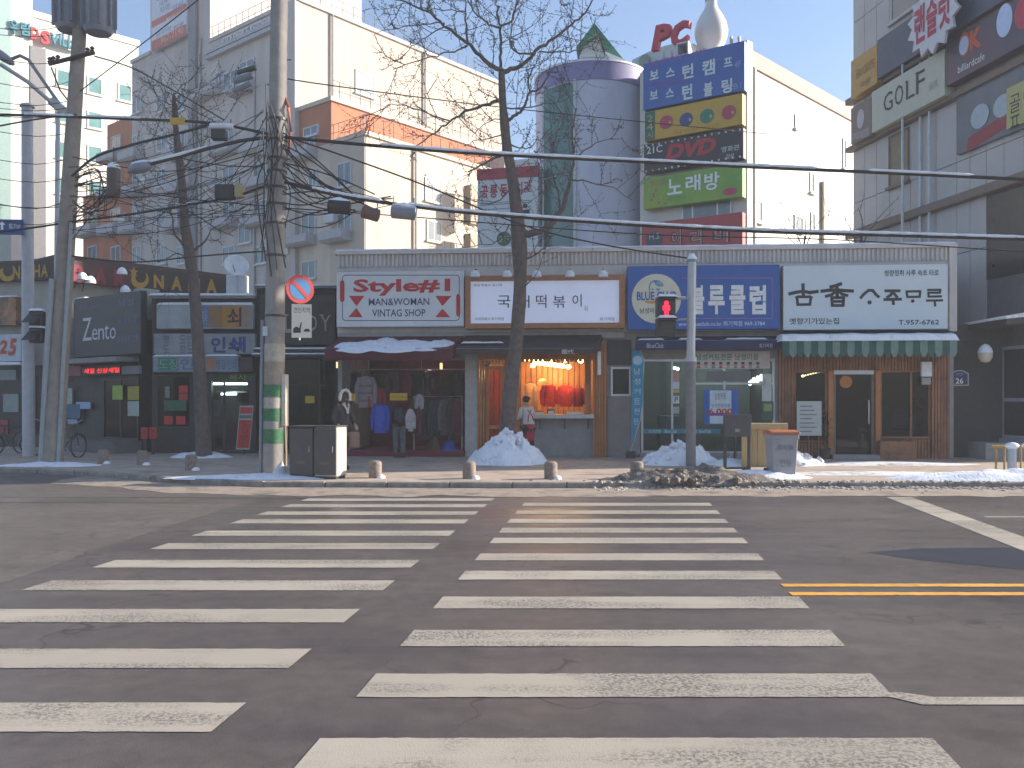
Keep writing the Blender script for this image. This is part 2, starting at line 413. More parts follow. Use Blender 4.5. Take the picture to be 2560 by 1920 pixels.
# gutter: grit and frozen slush along the kerb
def sheet(y0f, y1f, xs, z, amp, sc):
    v = []; n = len(xs); rows = 7
    for j in range(rows):
        t = j / (rows - 1)
        for x in xs:
            y = y0f(x) * (1 - t) + y1f(x) * t
            e = math.sin(math.pi * min(max(t, 0), 1))
            v.append((x, y + (fbm(x * 1.3, 3.1) * 0.5 * (1 - t)), z + amp * max(0, e * (0.5 + fbm(x * sc, y * sc)))))
    return MB().add(v, [(j * n + i, j * n + i + 1, (j + 1) * n + i + 1, (j + 1) * n + i) for j in range(rows - 1) for i in range(n - 1)])
def kline(x):
    for (xa, ya), (xb, yb) in zip(kerb[:-1], kerb[1:]):
        if xb <= x <= xa: return yb + (ya - yb) * (x - xb) / (xa - xb)
    return 16.6
sl_ = sheet(lambda x: kline(x) - 1.45, lambda x: kline(x) - 0.02, [-9 + 0.15 * i for i in range(200)], 0.0055, 0.03, 2.2).build('gutter_grit', M_SLUSH, None, smooth=True)
tag(sl_, 'brown grit and frozen slush along the kerb', 'slush', kind='stuff')
# pavement sheet with kerb stones and paver courses
side = struct('sidewalk')
poly = [(x, y + 0.16) for x, y in kerb] + [(-60, 120), (60, 120)]
MB().add([(x, y, SW) for x, y in poly], [tuple(range(len(poly) - 1, -1, -1))]).build('paving_surface', M_PAVE, side)
acc = []
for (xa, ya), (xb, yb) in zip(kerb[:-1], kerb[1:]):
    L = math.hypot(xb - xa, yb - ya); n = max(1, int(L / 1.0))
    for i in range(n):
        xc = xa + (xb - xa) * (i + 0.5) / n
        if -13 < xc < 13: acc.append((xc, ya + (yb - ya) * (i + 0.5) / n, math.atan2(yb - ya, xb - xa), L / n))
KM = {}
for x, y, a, L in acc:
    k = round(L, 2)
    if k not in KM:
        KM[k] = MB().box(-L / 2 + 0.006, L / 2 - 0.006, -0.16, 0.0, -0.04, SW + 0.006).mesh('kerb_stone', 0.018); KM[k].materials.append(M_KERB)
    link('kerb_stone', KM[k], side, Matrix.Translation((x, y, random.uniform(-0.006, 0.004))) @ Matrix.Rotation(a, 4, 'Z'))
# ------------------------------------------------------------------ snow
def mound(label, x, y, rx, ry, h, m=M_SNOW, z=SW, rough=0.22, seed=0, name='snow_pile', pk=1.6, sc=2.6, cat='snow pile', n=56, rings=16, chunk=0.0):
    v = [(0, 0, h * (1 + 0.2 * fbm(seed, seed * 1.7)))]
    for i in range(1, rings + 1):
        t = i / rings
        for k in range(n):
            a = 2 * math.pi * k / n
            edge = 1 + 0.30 * fbm(math.cos(a) * 1.4 + seed * 3.3, math.sin(a) * 1.4 + seed) + 0.05 * fbm(math.cos(a) * 6 + seed, math.sin(a) * 6)
            px, py = math.cos(a) * t * edge * rx, math.sin(a) * t * edge * ry
            prof = (1 - t) ** pk if pk > 1 else (1 - t ** 2)
            hh = h * (prof * (1 + rough * 1.6 * fbm(px * sc / max(rx, 0.3) + seed, py * sc / max(ry, 0.3))) + rough * 0.5 * (1 - t) * fbm((px + seed) * 7, py * 7))
            if chunk:
                cl_ = NZ.cell_vector((px * 5.5 + seed, py * 5.5, 0.0)); hh += h * chunk * (1 - t) * (cl_.x - 0.4) * 0.5 + h * chunk * 0.6 * (1 - t * t) * fbm(px * 3.1 + seed, py * 3.1, 2.0)
            v.append((px, py, max(hh, -0.01) if i < rings else -0.01))
    f = [(0, 1 + k, 1 + (k + 1) % n) for k in range(n)]
    for i in range(rings - 1):
        f += [(1 + i * n + k, 1 + (i + 1) * n + k, 1 + (i + 1) * n + (k + 1) % n, 1 + i * n + (k + 1) % n) for k in range(n)]
    o = MB().add(v, f).build(name, m, None, smooth=True, M=Matrix.Translation((x, y, z)))
    return tag(o, label, cat)
mound('tall heap of shovelled snow around the foot of the big bare tree', -0.12, 21.25, 1.0, 0.8, 0.62, seed=1, pk=0.9, chunk=0.9, n=90, rings=30)
mound('snow heap behind the pedestrian signal post', 3.95, 20.9, 1.05, 0.5, 0.40, seed=2, pk=0.9, chunk=0.9, n=80, rings=24)
mound('flat snow ridge running from signal heap towards the notice stand', 5.0, 20.6, 1.2, 0.45, 0.17, seed=5, pk=1.1)
mound('bright snow drift behind the grey waste bin', 6.35, 20.75, 0.95, 0.5, 0.33, seed=3, pk=0.9, chunk=0.7, n=80, rings=24)
mound('thin snow along the pavement in front of the wooden bar front', 8.5, 20.9, 2.6, 0.5, 0.06, M_SNOW2, seed=6, pk=1.0)
mound('trodden snow patch on the pavement beside the waste bin', 7.3, 18.2, 2.3, 0.45, 0.05, M_SNOW2, seed=8, pk=1.0)
mound('long snow bank on the kerb at the right edge', 9.6, 16.95, 2.6, 0.45, 0.17, M_SNOW, seed=9, pk=1.0, rough=0.5)
mound('snow patch on the kerb below the notice stand', 4.75, 17.25, 1.1, 0.38, 0.14, M_SNOW, seed=10, pk=1.0, rough=0.5)
mound('snow skirt around the cabinets and the concrete pole', -5.0, 17.25, 1.75, 0.42, 0.07, M_SNOW, seed=11, pk=1.0, rough=0.5)
mound('snow patch at the foot of the leaning utility pole', -10.7, 20.6, 1.2, 0.5, 0.07, M_SNOW, seed=12, pk=1.0, rough=0.5)
mound('snow strip in front of the key cutting shop', -8.3, 23.6, 0.85, 0.5, 0.14, M_SNOW, seed=13, pk=1.0, rough=0.5)
# dirty ice heap on the kerb: a core plus lumps
root = thing('dirty_ice_heap', 'dirty brown ice and snow heap on the kerb left of the waste bin', 'snow pile', loc=(3.4, 16.6, 0))
core = mound('x', 3.3, 16.75, 1.75, 0.55, 0.24, M_DIRTY, 0.06, 0.6, 14, 'core', 0.9, chunk=1.0, n=80, rings=22)
for k in ('label', 'category'): del core[k]
core.parent = root; core.matrix_parent_inverse = WM[root.name].inverted()
def lump(r, sd):
    mb = MB().ball((0, 0, 0), r, r, r * 0.75, 9, 7)
    mb.v = [tuple(Vector(v) * (0.95 + 1.05 * fbm(v[0] * 1.9 / r + sd, v[1] * 1.9 / r, v[2] * 1.9 / r))) for v in mb.v]
    me = mb.mesh('lump'); me.materials.append(M_DIRTY); return me
LUMPS = [lump(0.10, i * 3.7) for i in range(6)]
for i in range(190):
    t = random.gauss(0.42, 0.22); x = 1.6 + 4.2 * t
    y = 16.55 + random.gauss(0, 0.22); s = random.uniform(0.2, 0.85) * (1.2 if 2.6 < x < 4.2 else 0.65)
    link('lump', LUMPS[i % 6], root, Matrix.Translation((x, y, 0.09 + random.random() * 0.14 * math.exp(-((x - 3.4) / 0.9) ** 2))) @ Matrix.Rotation(random.random() * 6, 4, 'Z') @ Matrix.Scale(s, 4))
for x, y, s in ((2.75, 16.85, 1.9), (3.55, 16.8, 2.2), (3.85, 16.95, 1.5), (2.1, 16.6, 1.2), (3.2, 16.9, 1.7)):
    link('lump', LUMPS[int(x * 10) % 6], root, Matrix.Translation((x, y, 0.15)) @ Matrix.Rotation(x * 7, 4, 'Z') @ Matrix.Scale(s, 4))
mb = MB()
for i in range(900):
    x = random.uniform(1.5, 13); y = kline(x) - abs(random.gauss(0.0, 0.33)) + random.uniform(-0.05, 0.25)
    r = random.uniform(0.012, 0.045); z = 0.012 if y < kline(x) else SW + 0.005
    mb.ball((x, y, z), r, r * 1.2, r * 0.8, 5, 3)
cr = mb.build('ice_crumbs', mat('ice_crumbs', (0.38, 0.34, 0.30), 0.7, var=0.5, scale=30), None, smooth=True)
tag(cr, 'ice crumbs scattered along the right hand kerb', 'ice', kind='stuff')

M_LUMPW = M_SNOW
LUMPW = []
for i in range(4):
    me = LUMPS[i].copy(); me.materials.clear(); me.materials.append(M_SNOW); LUMPW.append(me)
for o in [q for q in bpy.data.objects if q.name.startswith('snow_pile') and any(w in q.get('label', '') for w in ('tall heap', 'behind the pedestrian', 'bright snow drift'))]:
    vs = o.data.vertices; n = len(vs)
    for i in range(34):
        v = vs[random.randrange(1, int(n * 0.93))].co
        link('snow_lump', LUMPW[i % 4], o, WM[o.name] @ Matrix.Translation((v.x, v.y, v.z)) @ Matrix.Rotation(random.random() * 6, 4, 'Z') @ Matrix.Rotation(random.random() * 6, 4, 'X') @ Matrix.Scale(random.uniform(0.35, 1.15), 4))
# ------------------------------------------------------------------ low shop building with four shops
L = Fr(-4.75, 24.2, -4.236)
TOP = 5.62
M_RIB = mat('ribbed_fascia', (0.62, 0.57, 0.53), 0.55, var=0.12, scale=2, streak=4, col2=(0.48, 0.43, 0.39), thr=(0.55, 0.75))
M_GREYW = mat('grey_render', (0.28, 0.27, 0.27), 0.85, var=0.15, scale=3, bump=0.2)
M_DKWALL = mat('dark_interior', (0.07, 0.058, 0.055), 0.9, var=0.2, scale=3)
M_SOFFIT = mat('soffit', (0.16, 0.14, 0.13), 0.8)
M_ALU = mat('aluminium', (0.5, 0.51, 0.52), 0.4, metal=0.7, var=0.08)
M_DKMET = mat('dark_metal', (0.05, 0.05, 0.055), 0.5, metal=0.4, var=0.15)
M_WOODO = mat('orange_slat_wood', (0.42, 0.16, 0.045), 0.5, var=0.22, scale=5, streak=10, col2=(0.24, 0.085, 0.03), thr=(0.5, 0.7))
M_WOODR = mat('brown_slat_wood', (0.27, 0.115, 0.055), 0.55, var=0.25, scale=5, streak=10, col2=(0.13, 0.055, 0.03), thr=(0.48, 0.68))
M_GLASS = glass('shop_glass')
M_GLASSD = glass('dark_glass', (0.35, 0.40, 0.43), 0.2)
def lx(px, py=1000, yo=0.0): return L.at(px, py, yo)[0]
def lz(px, py, yo=0.0): return L.at(px, py, yo)[1]
XR = lx(2384); XL = 0.0
low = thing('shop_building', 'low single storey building with ribbed fascia holding four shops', 'building', L)
D = 4.6                                                   # depth of the shop rooms
SILL = 2.72                                               # top of the openings
# piers between the shops (x ranges), front wall above, roof, rooms
xs_p = [(0.0, 0.12), (lx(1165), lx(1182)), (lx(1517), lx(1600)), (lx(1936), lx(1950)), (XR - 0.14, XR)]
for a, b in xs_p: bx('pier', M_GREYW, low, L, a, b, 0, 0.3, SW - 0.05, SILL)
bx('upper_wall', M_GREYW, low, L, 0, XR, 0, 0.3, SILL, TOP - 0.06)
bx('side_wall', M_GREYW, low, L, XR - 0.25, XR, 0.3, 9, 0, TOP - 0.06)
bx('side_wall', M_GREYW, low, L, 0, 0.25, 0.3, 9, 0, TOP - 0.06)
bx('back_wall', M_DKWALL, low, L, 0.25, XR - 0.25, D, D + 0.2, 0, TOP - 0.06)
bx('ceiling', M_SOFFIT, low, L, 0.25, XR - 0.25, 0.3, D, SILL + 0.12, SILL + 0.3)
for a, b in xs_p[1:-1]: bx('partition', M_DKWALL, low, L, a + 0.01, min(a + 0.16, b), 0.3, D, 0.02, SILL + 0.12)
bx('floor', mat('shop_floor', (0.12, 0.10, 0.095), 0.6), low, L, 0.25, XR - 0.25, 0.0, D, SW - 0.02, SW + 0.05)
bx('roof', mat('roof_felt', (0.2, 0.2, 0.21), 0.9), low, L, 0.0, XR, 0.3, 9, TOP - 0.05, TOP + 0.02)
# corrugated fascia: one folded sheet
mb = MB(); x = 0.02; n = 0
top = TOP; bot = lz(1300, 664)
prof = []
while x < XR - 0.02:
    prof += [(x, -0.10), (x + 0.05, -0.10), (x + 0.065, -0.055), (x + 0.10, -0.055)]; x += 0.115
prof = [p for p in prof if p[0] < XR - 0.02]
n = len(prof)
mb.add([(p[0], p[1], bot) for p in prof] + [(p[0], p[1], top - 0.06) for p in prof], [(i, i + 1, n + i + 1, n + i) for i in range(n - 1)])
mb.build('fascia_sheet', M_RIB, low, L)
bx('fascia_backing', M_RIB, low, L, 0.0, XR, -0.05, 0.0, 3.45, TOP - 0.06)
bx('coping', M_RIB, low, L, -0.08, XR + 0.04, -0.16, 0.34, TOP - 0.06, TOP + 0.05, 0.012)
bx('edge_trim', M_RIB, low, L, XR - 0.16, XR + 0.03, -0.14, -0.0, 3.4, TOP - 0.06)
bx('beam', mat('grey_beam', (0.33, 0.32, 0.32), 0.6), low, L, 0.02, lx(1560), -0.12, 0.0, lz(1000, 848), lz(1000, 832))
# snow line on the coping
def snowcap(name, label, fr, x0, x1, y0, y1, z, h, seed=0, parent=None, wob=0.35, m=None):
    n = max(8, int((x1 - x0) / 0.06)); mb = MB(); vs = []
    sec = [(0, 0), (0.06, 0.7), (0.35, 1.0), (0.75, 0.95), (0.97, 0.5), (1, 0)]
    for i in range(n + 1):
        x = x0 + (x1 - x0) * i / n
        hh = h * (1 + wob * 1.6 * fbm(x * 1.9 + seed, seed * 2.1)) * (0.25 if i in (0, n) else 1)
        dy = 0.12 * (y1 - y0) * fbm(x * 2.7 + seed, 5.5)
        for t, s in sec: vs.append((x, y0 + (y1 - y0) * t + dy * (1 - t), z + max(0.004, hh) * s))
    q = len(sec)
    f = [(i * q + j, i * q + j + 1, (i + 1) * q + j + 1, (i + 1) * q + j) for i in range(n) for j in range(q - 1)]
    f += [tuple(range(q - 1, -1, -1)), tuple(n * q + j for j in range(q))]
    o = mb.add(vs, f).build(name, m or M_SNOW, parent, fr, smooth=True)
    if label: tag(o, label, 'snow')
    return o
snowcap('snow_layer', None, L, -0.06, XR + 0.02, -0.15, 0.30, TOP + 0.05, 0.05, 1, low)

def signboard(label, fr, px, yo, thick, m, border=None, bm=None, ref='l', name='signboard', group=None):
    """box sign with its face on plane yo of frame fr; px = outline in sight lines (left, right, top, bottom)"""
    x0, x1, z0, z1 = fr.rect(*px, yo, ref)
    t = thing(name, label, 'sign', fr, (x0, yo + thick, z0), group)
    MB().box(x0, x1, yo, yo + thick, z0, z1).build('panel', m, t, fr, 0.012)
    if border:
        MB().frame(x0 - 0.004, x1 + 0.004, yo - border * 0.5, yo + thick + 0.004, z0 - 0.004, z1 + 0.004, border).build('frame', bm, t, fr, 0.008)
    return t, (x0, x1, z0, z1)
K = lambda c, r=0.6: flat(c, r)
RED, NAVY, BLK, WHT = (0.50, 0.028, 0.03), (0.03, 0.05, 0.13), (0.025, 0.025, 0.03), (0.78, 0.78, 0.76)
def poly(fr, pts, y, m, parent, name='mark', deep=0.004):
    v = [fr.at(a, b, y) for a, b in pts]
    area = sum(v[i][0] * v[(i + 1) % len(v)][1] - v[(i + 1) % len(v)][0] * v[i][1] for i in range(len(v)))
    if area < 0: v = v[::-1]
    return MB().prism(v, y, y + deep).build(name, m, parent, fr)
def disc(fr, px, py, r, y, m, parent, name='disc', ry=None, deep=0.004):
    x, z = fr.at(px, py, y); x2, _ = fr.at(px + r, py, y); _, z2 = fr.at(px, py - (ry or r), y)
    return MB().disc(x, z, abs(x2 - x), y, y + deep, rz=abs(z2 - z)).build(name, m, parent, fr)

# ---- sign 1
Y1 = -0.38
M_SIGNW = mat('sign_white', (0.66, 0.68, 0.69), 0.45, var=0.05, scale=2, col2=(0.56, 0.57, 0.58), thr=(0.55, 0.75))
t, q = signboard('white shop sign reading Style#1 MAN&WOMAN VINTAG SHOP', L, (842, 1160, 677, 818), Y1, 0.3, M_SIGNW, 0.03, M_ALU)
c = lambda x, y: (560 + x * .3858, 600 + y * .3858)
def pc(fr, s, m, par, x0, x1, y0, y1, yo, cv, **k):
    a = cv(x0, y0); b = cv(x1, y1); return pt(fr, s, m, par, a[0], b[0], a[1], b[1], yo, **k)
MR, MN, MK, MW = K(RED), K(NAVY), K(BLK), K(WHT)
pc(L, 'Style#1', MR, t, 838, 1465, 255, 362, Y1 - 0.012, c, bold=0.03)
pc(L, 'MAN&WOMAN', MN, t, 938, 1330, 378, 425, Y1 - 0.006, c, bold=0.008)
pc(L, 'VINTAG SHOP', MN, t, 960, 1305, 450, 497, Y1 - 0.006, c, bold=0.008)
for tri in ([(810, 362), (910, 362), (858, 428)], [(858, 440), (805, 500), (898, 500)], [(1370, 362), (1475, 362), (1415, 428)], [(1415, 445), (1370, 500), (1465, 500)]):
    poly(L, [c(*p_) for p_ in tri], Y1 - 0.006, MR, t, 'triangle')
for x0_, y0_, x1_, y1_ in ((752, 262, 780, 400), (1505, 350, 1530, 495)):
    poly(L, [c(x0_ + 6, y0_), c(x1_ - 6, y0_), c(x1_, y0_ + 14), c(x1_, y1_ - 14), c(x1_ - 6, y1_), c(x0_ + 6, y1_), c(x0_, y1_ - 14), c(x0_, y0_ + 14)], Y1 - 0.010, MR, t, 'capsule')
rr = []
for cx_, cy_, a0 in ((790, 250, 180), (1503, 250, 270), (1503, 500, 0), (790, 500, 90)):
    for k in range(5):
        a = R(a0 + 22.5 * k); rr.append(L.at(*c(cx_ + 22 * math.cos(a), cy_ + 22 * math.sin(a)), Y1))
strokes(t, L, [rr + [rr[0]]], 0.018, MN, Y1 - 0.004, 'border_line')
# ---- sign 2 (wooden frame)
Y2 = -0.40
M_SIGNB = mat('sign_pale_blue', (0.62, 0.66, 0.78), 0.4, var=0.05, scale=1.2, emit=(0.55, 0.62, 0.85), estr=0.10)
M_FRW = mat('sign_frame_wood', (0.36, 0.16, 0.07), 0.55, var=0.2, scale=6, streak=0.2)
t, q = signboard('pale sign in an orange wooden frame with brush lettering for rice cakes', L, (1164, 1561, 691, 822), Y2, 0.28, M_SIGNB, 0.14, M_FRW)
c = lambda x, y: (1100 + x * .3857, 600 + y * .3857)
for s_, a, b, e, f_ in (('국', 372, 457, 360, 440), ('대', 500, 580, 360, 440), ('떡', 622, 690, 355, 440), ('볶', 732, 812, 362, 440), ('이', 858, 918, 352, 432)):
    pc(L, s_, MK, t, a, b, e, f_, Y2 - 0.012, c)
pc(L, '국대', K((0.5, 0.1, 0.1)), t, 934, 958, 425, 465, Y2 - 0.012, c)
pc(L, '국대 떡볶이 회기역', MK, t, 215, 400, 285, 303, Y2 - 0.006, c)
pc(L, '국대떡볶이 회기역점', MK, t, 225, 412, 502, 522, Y2 - 0.006, c)
pc(L, '회기역점', MK, t, 1035, 1130, 502, 524, Y2 - 0.006, c)
# dome spot lamps over sign 2
M_LAMPW = mat('lamp_white', (0.7, 0.72, 0.74), 0.4)
x0_, z0_ = L.at(1190, 690, Y2)
for i, px in enumerate((1188, 1268, 1342, 1425, 1508)):
    x, z = L.at(px, 692, -0.62)
    fr_ = Fr(*L.w(x, -0.62, 0)[:2], L.deg)
    lt = thing('sign_lamp', ['leftmost', 'second from left', 'middle', 'second from right', 'rightmost'][i] + ' dome lamp above the wooden framed sign', 'lamp', fr_, (0, 0, z), 'dome lamps over the wooden framed sign')
    MB().lathe([(0.13, z + 0.0), (0.125, z + 0.05), (0.09, z + 0.11), (0.04, z + 0.14)], 0, 0, 16).build('shade', M_LAMPW, lt, fr_, smooth=True)
    MB().tube([(0, 0, z + 0.13), (0, 0.1, z + 0.22), (0, 0.3, z + 0.22), (0, 0.48, z + 0.14)], 0.014, 6).build('arm', M_DKMET, lt, fr_)
    MB().lathe([(0.12, z + 0.075), (0.10, z + 0.13), (0.05, z + 0.165), (0.01, z + 0.175)], 0, 0, 14).build('snow_cap', M_SNOW, lt, fr_, smooth=True)
# ---- sign 3 (blue)
Y3 = -0.40
M_SBLUE = mat('sign_blue', (0.02, 0.10, 0.36), 0.4, var=0.07, scale=2)
t, q = signboard('blue barber shop sign with a cream round logo and white Korean lettering', L, (1569, 1949, 666, 824), Y3, 0.3, M_SBLUE, 0.02, M_SBLUE)
c = lambda x, y: (1540 + x * .3857, 600 + y * .3857)
M_CREAM = mat('logo_cream', (0.66, 0.62, 0.48), 0.5, var=0.05)
disc(L, *c(262, 380), 62, Y3 - 0.008, M_CREAM, t, 'logo_disc')
pc(L, 'BLUE CLUB', K((0.02, 0.13, 0.40)), t, 135, 392, 335, 392, Y3 - 0.014, c, bold=0.03)
pc(L, '남성미용전문점', K((0.08, 0.08, 0.10)), t, 155, 378, 440, 476, Y3 - 0.014, c, bold=0.01)
poly(L, [c(185, 392), c(230, 396), c(285, 388), c(278, 404), c(232, 414), c(192, 406)], Y3 - 0.013, K((0.6, 0.30, 0.04)), t, 'swoosh')
strokes(t, L, [[L.at(*c(*p_), Y3) for p_ in ln] for ln in ([(218, 330), (216, 300), (226, 276), (246, 264), (268, 264), (290, 276), (305, 292)], [(232, 318), (242, 322)], [(250, 270), (262, 290), (285, 300)], [(258, 268), (275, 284), (300, 300)], [(262, 318), (280, 318), (272, 326), (272, 334)])], 0.03, K((0.05, 0.28, 0.45)), Y3 - 0.014, 'logo_drawing')
for s_, a, b in (('블', 495, 572), ('루', 598, 705), ('클', 735, 838), ('럽', 866, 972)):
    pc(L, s_, MW, t, a, b, 293, 482, Y3 - 0.012, c, bold=0.035)
pc(L, 'www.blueclub.co.kr 회기역점 969-3784', K((0.55, 0.6, 0.72)), t, 405, 965, 527, 560, Y3 - 0.006, c, bold=0.01)
strokes(t, L, [[L.at(*c(*p_), Y3) for p_ in ((425, 246), (1012, 246), (1012, 508), (400, 508))]], 0.012, K((0.45, 0.2, 0.35)), Y3 - 0.005, 'border_line')
# ---- sign 4 (pale blue-white, ink lettering)
Y4 = -0.40
M_SIGNP = mat('sign_ice_white', (0.60, 0.67, 0.70), 0.4, var=0.04, scale=1.5)
t, q = signboard('white sign with large black ink lettering above the striped awning', L, (1958, 2370, 663, 825), Y4, 0.3, M_SIGNP, 0.02, M_ALU)
c = lambda x, y: (1950 + x * .2125, 640 + y * .2125)
ink = [[(270, 335), (272, 400), (275, 480)], [(112, 445), (200, 425), (270, 415), (350, 430), (440, 418)], [(190, 490), (215, 480), (350, 480), (372, 490)], [(200, 490), (208, 575)], [(362, 490), (352, 570)], [(205, 572), (355, 570)],
       [(595, 365), (650, 350), (715, 328)], [(668, 345), (672, 480)], [(490, 415), (560, 405), (668, 398), (760, 408), (855, 412)], [(660, 405), (610, 455), (540, 475)], [(685, 405), (730, 450), (790, 465)], [(608, 490), (750, 490)], [(608, 490), (615, 585)], [(748, 490), (742, 585)], [(615, 535), (742, 535)], [(615, 582), (742, 582)],
       [(950, 490), (985, 450), (1040, 405)], [(1040, 405), (1090, 405), (1125, 450), (1158, 480)], [(1240, 410), (1405, 410)], [(1330, 415), (1300, 460), (1262, 485)], [(1340, 440), (1375, 482)], [(1228, 512), (1420, 508)], [(1328, 512), (1333, 565)],
       [(1488, 420), (1498, 482)], [(1485, 418), (1650, 415)], [(1648, 418), (1642, 480)], [(1500, 482), (1640, 480)],
       [(1740, 400), (1885, 398)], [(1885, 398), (1880, 432)], [(1745, 432), (1880, 432)], [(1745, 432), (1748, 475)], [(1748, 478), (1895, 475)], [(1728, 525), (1908, 522)], [(1820, 525), (1825, 585)]]
wd = [0.085] * 2 + [0.07] * 4 + [0.085] * 3 + [0.075] * 7 + [0.075] * 7 + [0.06] * 4 + [0.058] * 7
strokes(t, L, [[L.at(*c(*p_), Y4) for p_ in ln] for ln in ink], wd, MK, Y4 - 0.004)
disc(L, *c(1055, 545), 5.2, Y4 - 0.010, MK, t, 'dot'); disc(L, *c(1562, 530), 4.3, Y4 - 0.010, MK, t, 'dot')
pc(L, '청량정취 사루 숙초 타로', MK, t, 1228, 1870, 165, 238, Y4 - 0.006, c, bold=0.012)
pc(L, '옛향기가있는집', MK, t, 112, 695, 730, 806, Y4 - 0.006, c, bold=0.012)
pc(L, 'T.957-6762', MK, t, 1395, 1872, 752, 810, Y4 - 0.006, c, bold=0.012)
# ------------------------------------------------------------------ awnings
def awning(label, px_wall, py_wall, px_front, py_front, out, val, m, mv, name='awning', strips=0, mats=None, scallop=False, snow=None, side=True):
    x0, z1 = L.at(px_wall[0], py_wall, 0); x1, _ = L.at(px_wall[1], py_wall, 0)
    f0, zf = L.at(px_front[0], py_front, -out); f1, _ = L.at(px_front[1], py_front, -out)
    t = thing(name, label, 'awning', L, ((x0 + x1) / 2, 0, zf))
    n = 14; vs = []
    for j in range(7):
        w = j / 6
        for i in range(n + 1):
            u = i / n; x = (x0 + (x1 - x0) * u) * (1 - w) + (f0 + (f1 - f0) * u) * w
            vs.append((x, -out * w - 0.02, z1 + (zf - z1) * w - 0.05 * math.sin(math.pi * w) + 0.012 * fbm(x * 3, w * 4)))
    f = [(j * (n + 1) + i, j * (n + 1) + i + 1, (j + 1) * (n + 1) + i + 1, (j + 1) * (n + 1) + i) for j in range(6) for i in range(n)]
    k = len(vs)
    vs += [(v[0], v[1] + 0.003, v[2] - 0.012) for v in vs]; f += [tuple(reversed([q + k for q in g])) for g in f]
    MB().add(vs, f).build('fabric', m, t, L, smooth=True)
    if side:
        for xa, xb in ((x0, f0), (x1, f1)):
            MB().add([(xa, -0.02, z1), (xb, -out, zf), (xb, -out, zf - val), (xa, -0.02, z1 - val * 0.5 - (z1 - zf) * 0.55)], [(0, 1, 2, 3)]).build('side_flap', mv, t, L)
    N = strips or 1; sz = (f1 - f0) / N
    for i in range(N):
        a, b = f0 + sz * i, f0 + sz * (i + 1)
        if scallop:
            pts = [(a, zf), (a, zf - val * 0.72)] + [(a + (b - a) * q / 6, zf - val * 0.72 - val * 0.28 * math.sin(math.pi * q / 6)) for q in range(1, 6)] + [(b, zf - val * 0.72), (b, zf)]
        else:
            pts = [(a, zf), (a, zf - val), (b, zf - val), (b, zf)]
        MB().prism(pts, -out - 0.022 - 0.004 * (i % 2), -out - 0.014 - 0.004 * (i % 2)).build('valance_strip' if N > 1 else 'valance', mats[i % 2] if mats else mv, t, L)
    MB().tube([(f0, -out - 0.004, zf - 0.01), (f1, -out - 0.004, zf - 0.01)], 0.018, 6).build('front_bar', M_ALU, t, L)
    for xa, xb in ((x0 + 0.15, f0 + 0.15), (x1 - 0.15, f1 - 0.15)):
        MB().tube([(xa, -0.03, z1 - (z1 - zf) * 1.1), (xb, -out, zf - 0.03)], 0.014, 5).build('arm', M_DKMET, t, L)
    return t, (x0, x1, z1, f0, f1, zf)
M_BURG = mat('burgundy_canvas', (0.10, 0.014, 0.028), 0.8, var=0.25, scale=3)
M_BROWNC = mat('dark_brown_canvas', (0.055, 0.042, 0.042), 0.8, var=0.25, scale=3)
M_NAVYC = mat('navy_canvas', (0.012, 0.02, 0.075), 0.7, var=0.2, scale=3)
M_GRN = mat('green_canvas', (0.02, 0.085, 0.07), 0.8, var=0.15); M_PGRN = mat('pale_green_canvas', (0.13, 0.22, 0.20), 0.8, var=0.15)
t, (x0, x1, z1, f0, f1, zf) = awning('burgundy canvas awning with patches of snow over the vintage clothes shop', (850, 1162), 838, (812, 1128), 872, 1.15, 0.30, M_BURG, M_BURG)
for i, (u, w, s) in enumerate([(0.18, 0.75, 0.30), (0.33, 0.6, 0.34), (0.47, 0.7, 0.36), (0.62, 0.62, 0.40), (0.76, 0.75, 0.34), (0.87, 0.6, 0.22), (0.26, 0.88, 0.3), (0.55, 0.9, 0.4), (0.42, 0.42, 0.2)]):
    x = (x0 + (x1 - x0) * u) * (1 - w) + (f0 + (f1 - f0) * u) * w
    z = z1 + (zf - z1) * w - 0.05 * math.sin(math.pi * w)
    fr_ = L.w(x, -1.15 * w - 0.02, z)
    o = mound('q', *fr_[:2], s * 1.7, 0.42, 0.07, M_SNOW, 0, 0.9, 20 + i, 'snow_patch', 1.0, n=30, rings=8)
    del o['label'], o['category']
    Mx = Matrix.Translation(fr_) @ Matrix.Rotation(R(L.deg), 4, 'Z') @ Matrix.Rotation(math.atan2(z1 - zf, 1.15), 4, 'X')
    o.matrix_basis = Mx; WM[o.name] = Mx; o.parent = t; o.matrix_parent_inverse = WM[t.name].inverted()
t, (x0, x1, z1, f0, f1, zf) = awning('dark brown fabric awning over the snack shop counter', (1168, 1506), 834, (1140, 1488), 872, 1.0, 0.14, M_BROWNC, M_BROWNC)
snowcap('snow_layer', None, L, x0, x1, -0.10, 0.0, z1 + 0.0, 0.04, 3, t)
snowcap('snow_layer', None, L, f0 + 0.1, f0 + 1.2, -0.75, -0.55, zf + 0.16, 0.05, 4, t)
text('國代.', MW, t, L, L.rect(1405, 1437, 874, 885, -1.03), -1.035)
t, (x0, x1, z1, f0, f1, zf) = awning('short navy awning over the barber shop window', (1590, 1955), 842, (1588, 1957), 852, 0.55, 0.24, M_NAVYC, M_NAVYC)
text('BlueClub', K((0.5, 0.52, 0.6)), t, L, L.rect(1617, 1659, 858, 870, -0.58), -0.585); text('회기역점', K((0.5, 0.52, 0.6)), t, L, L.rect(1898, 1931, 859, 870, -0.58), -0.585)
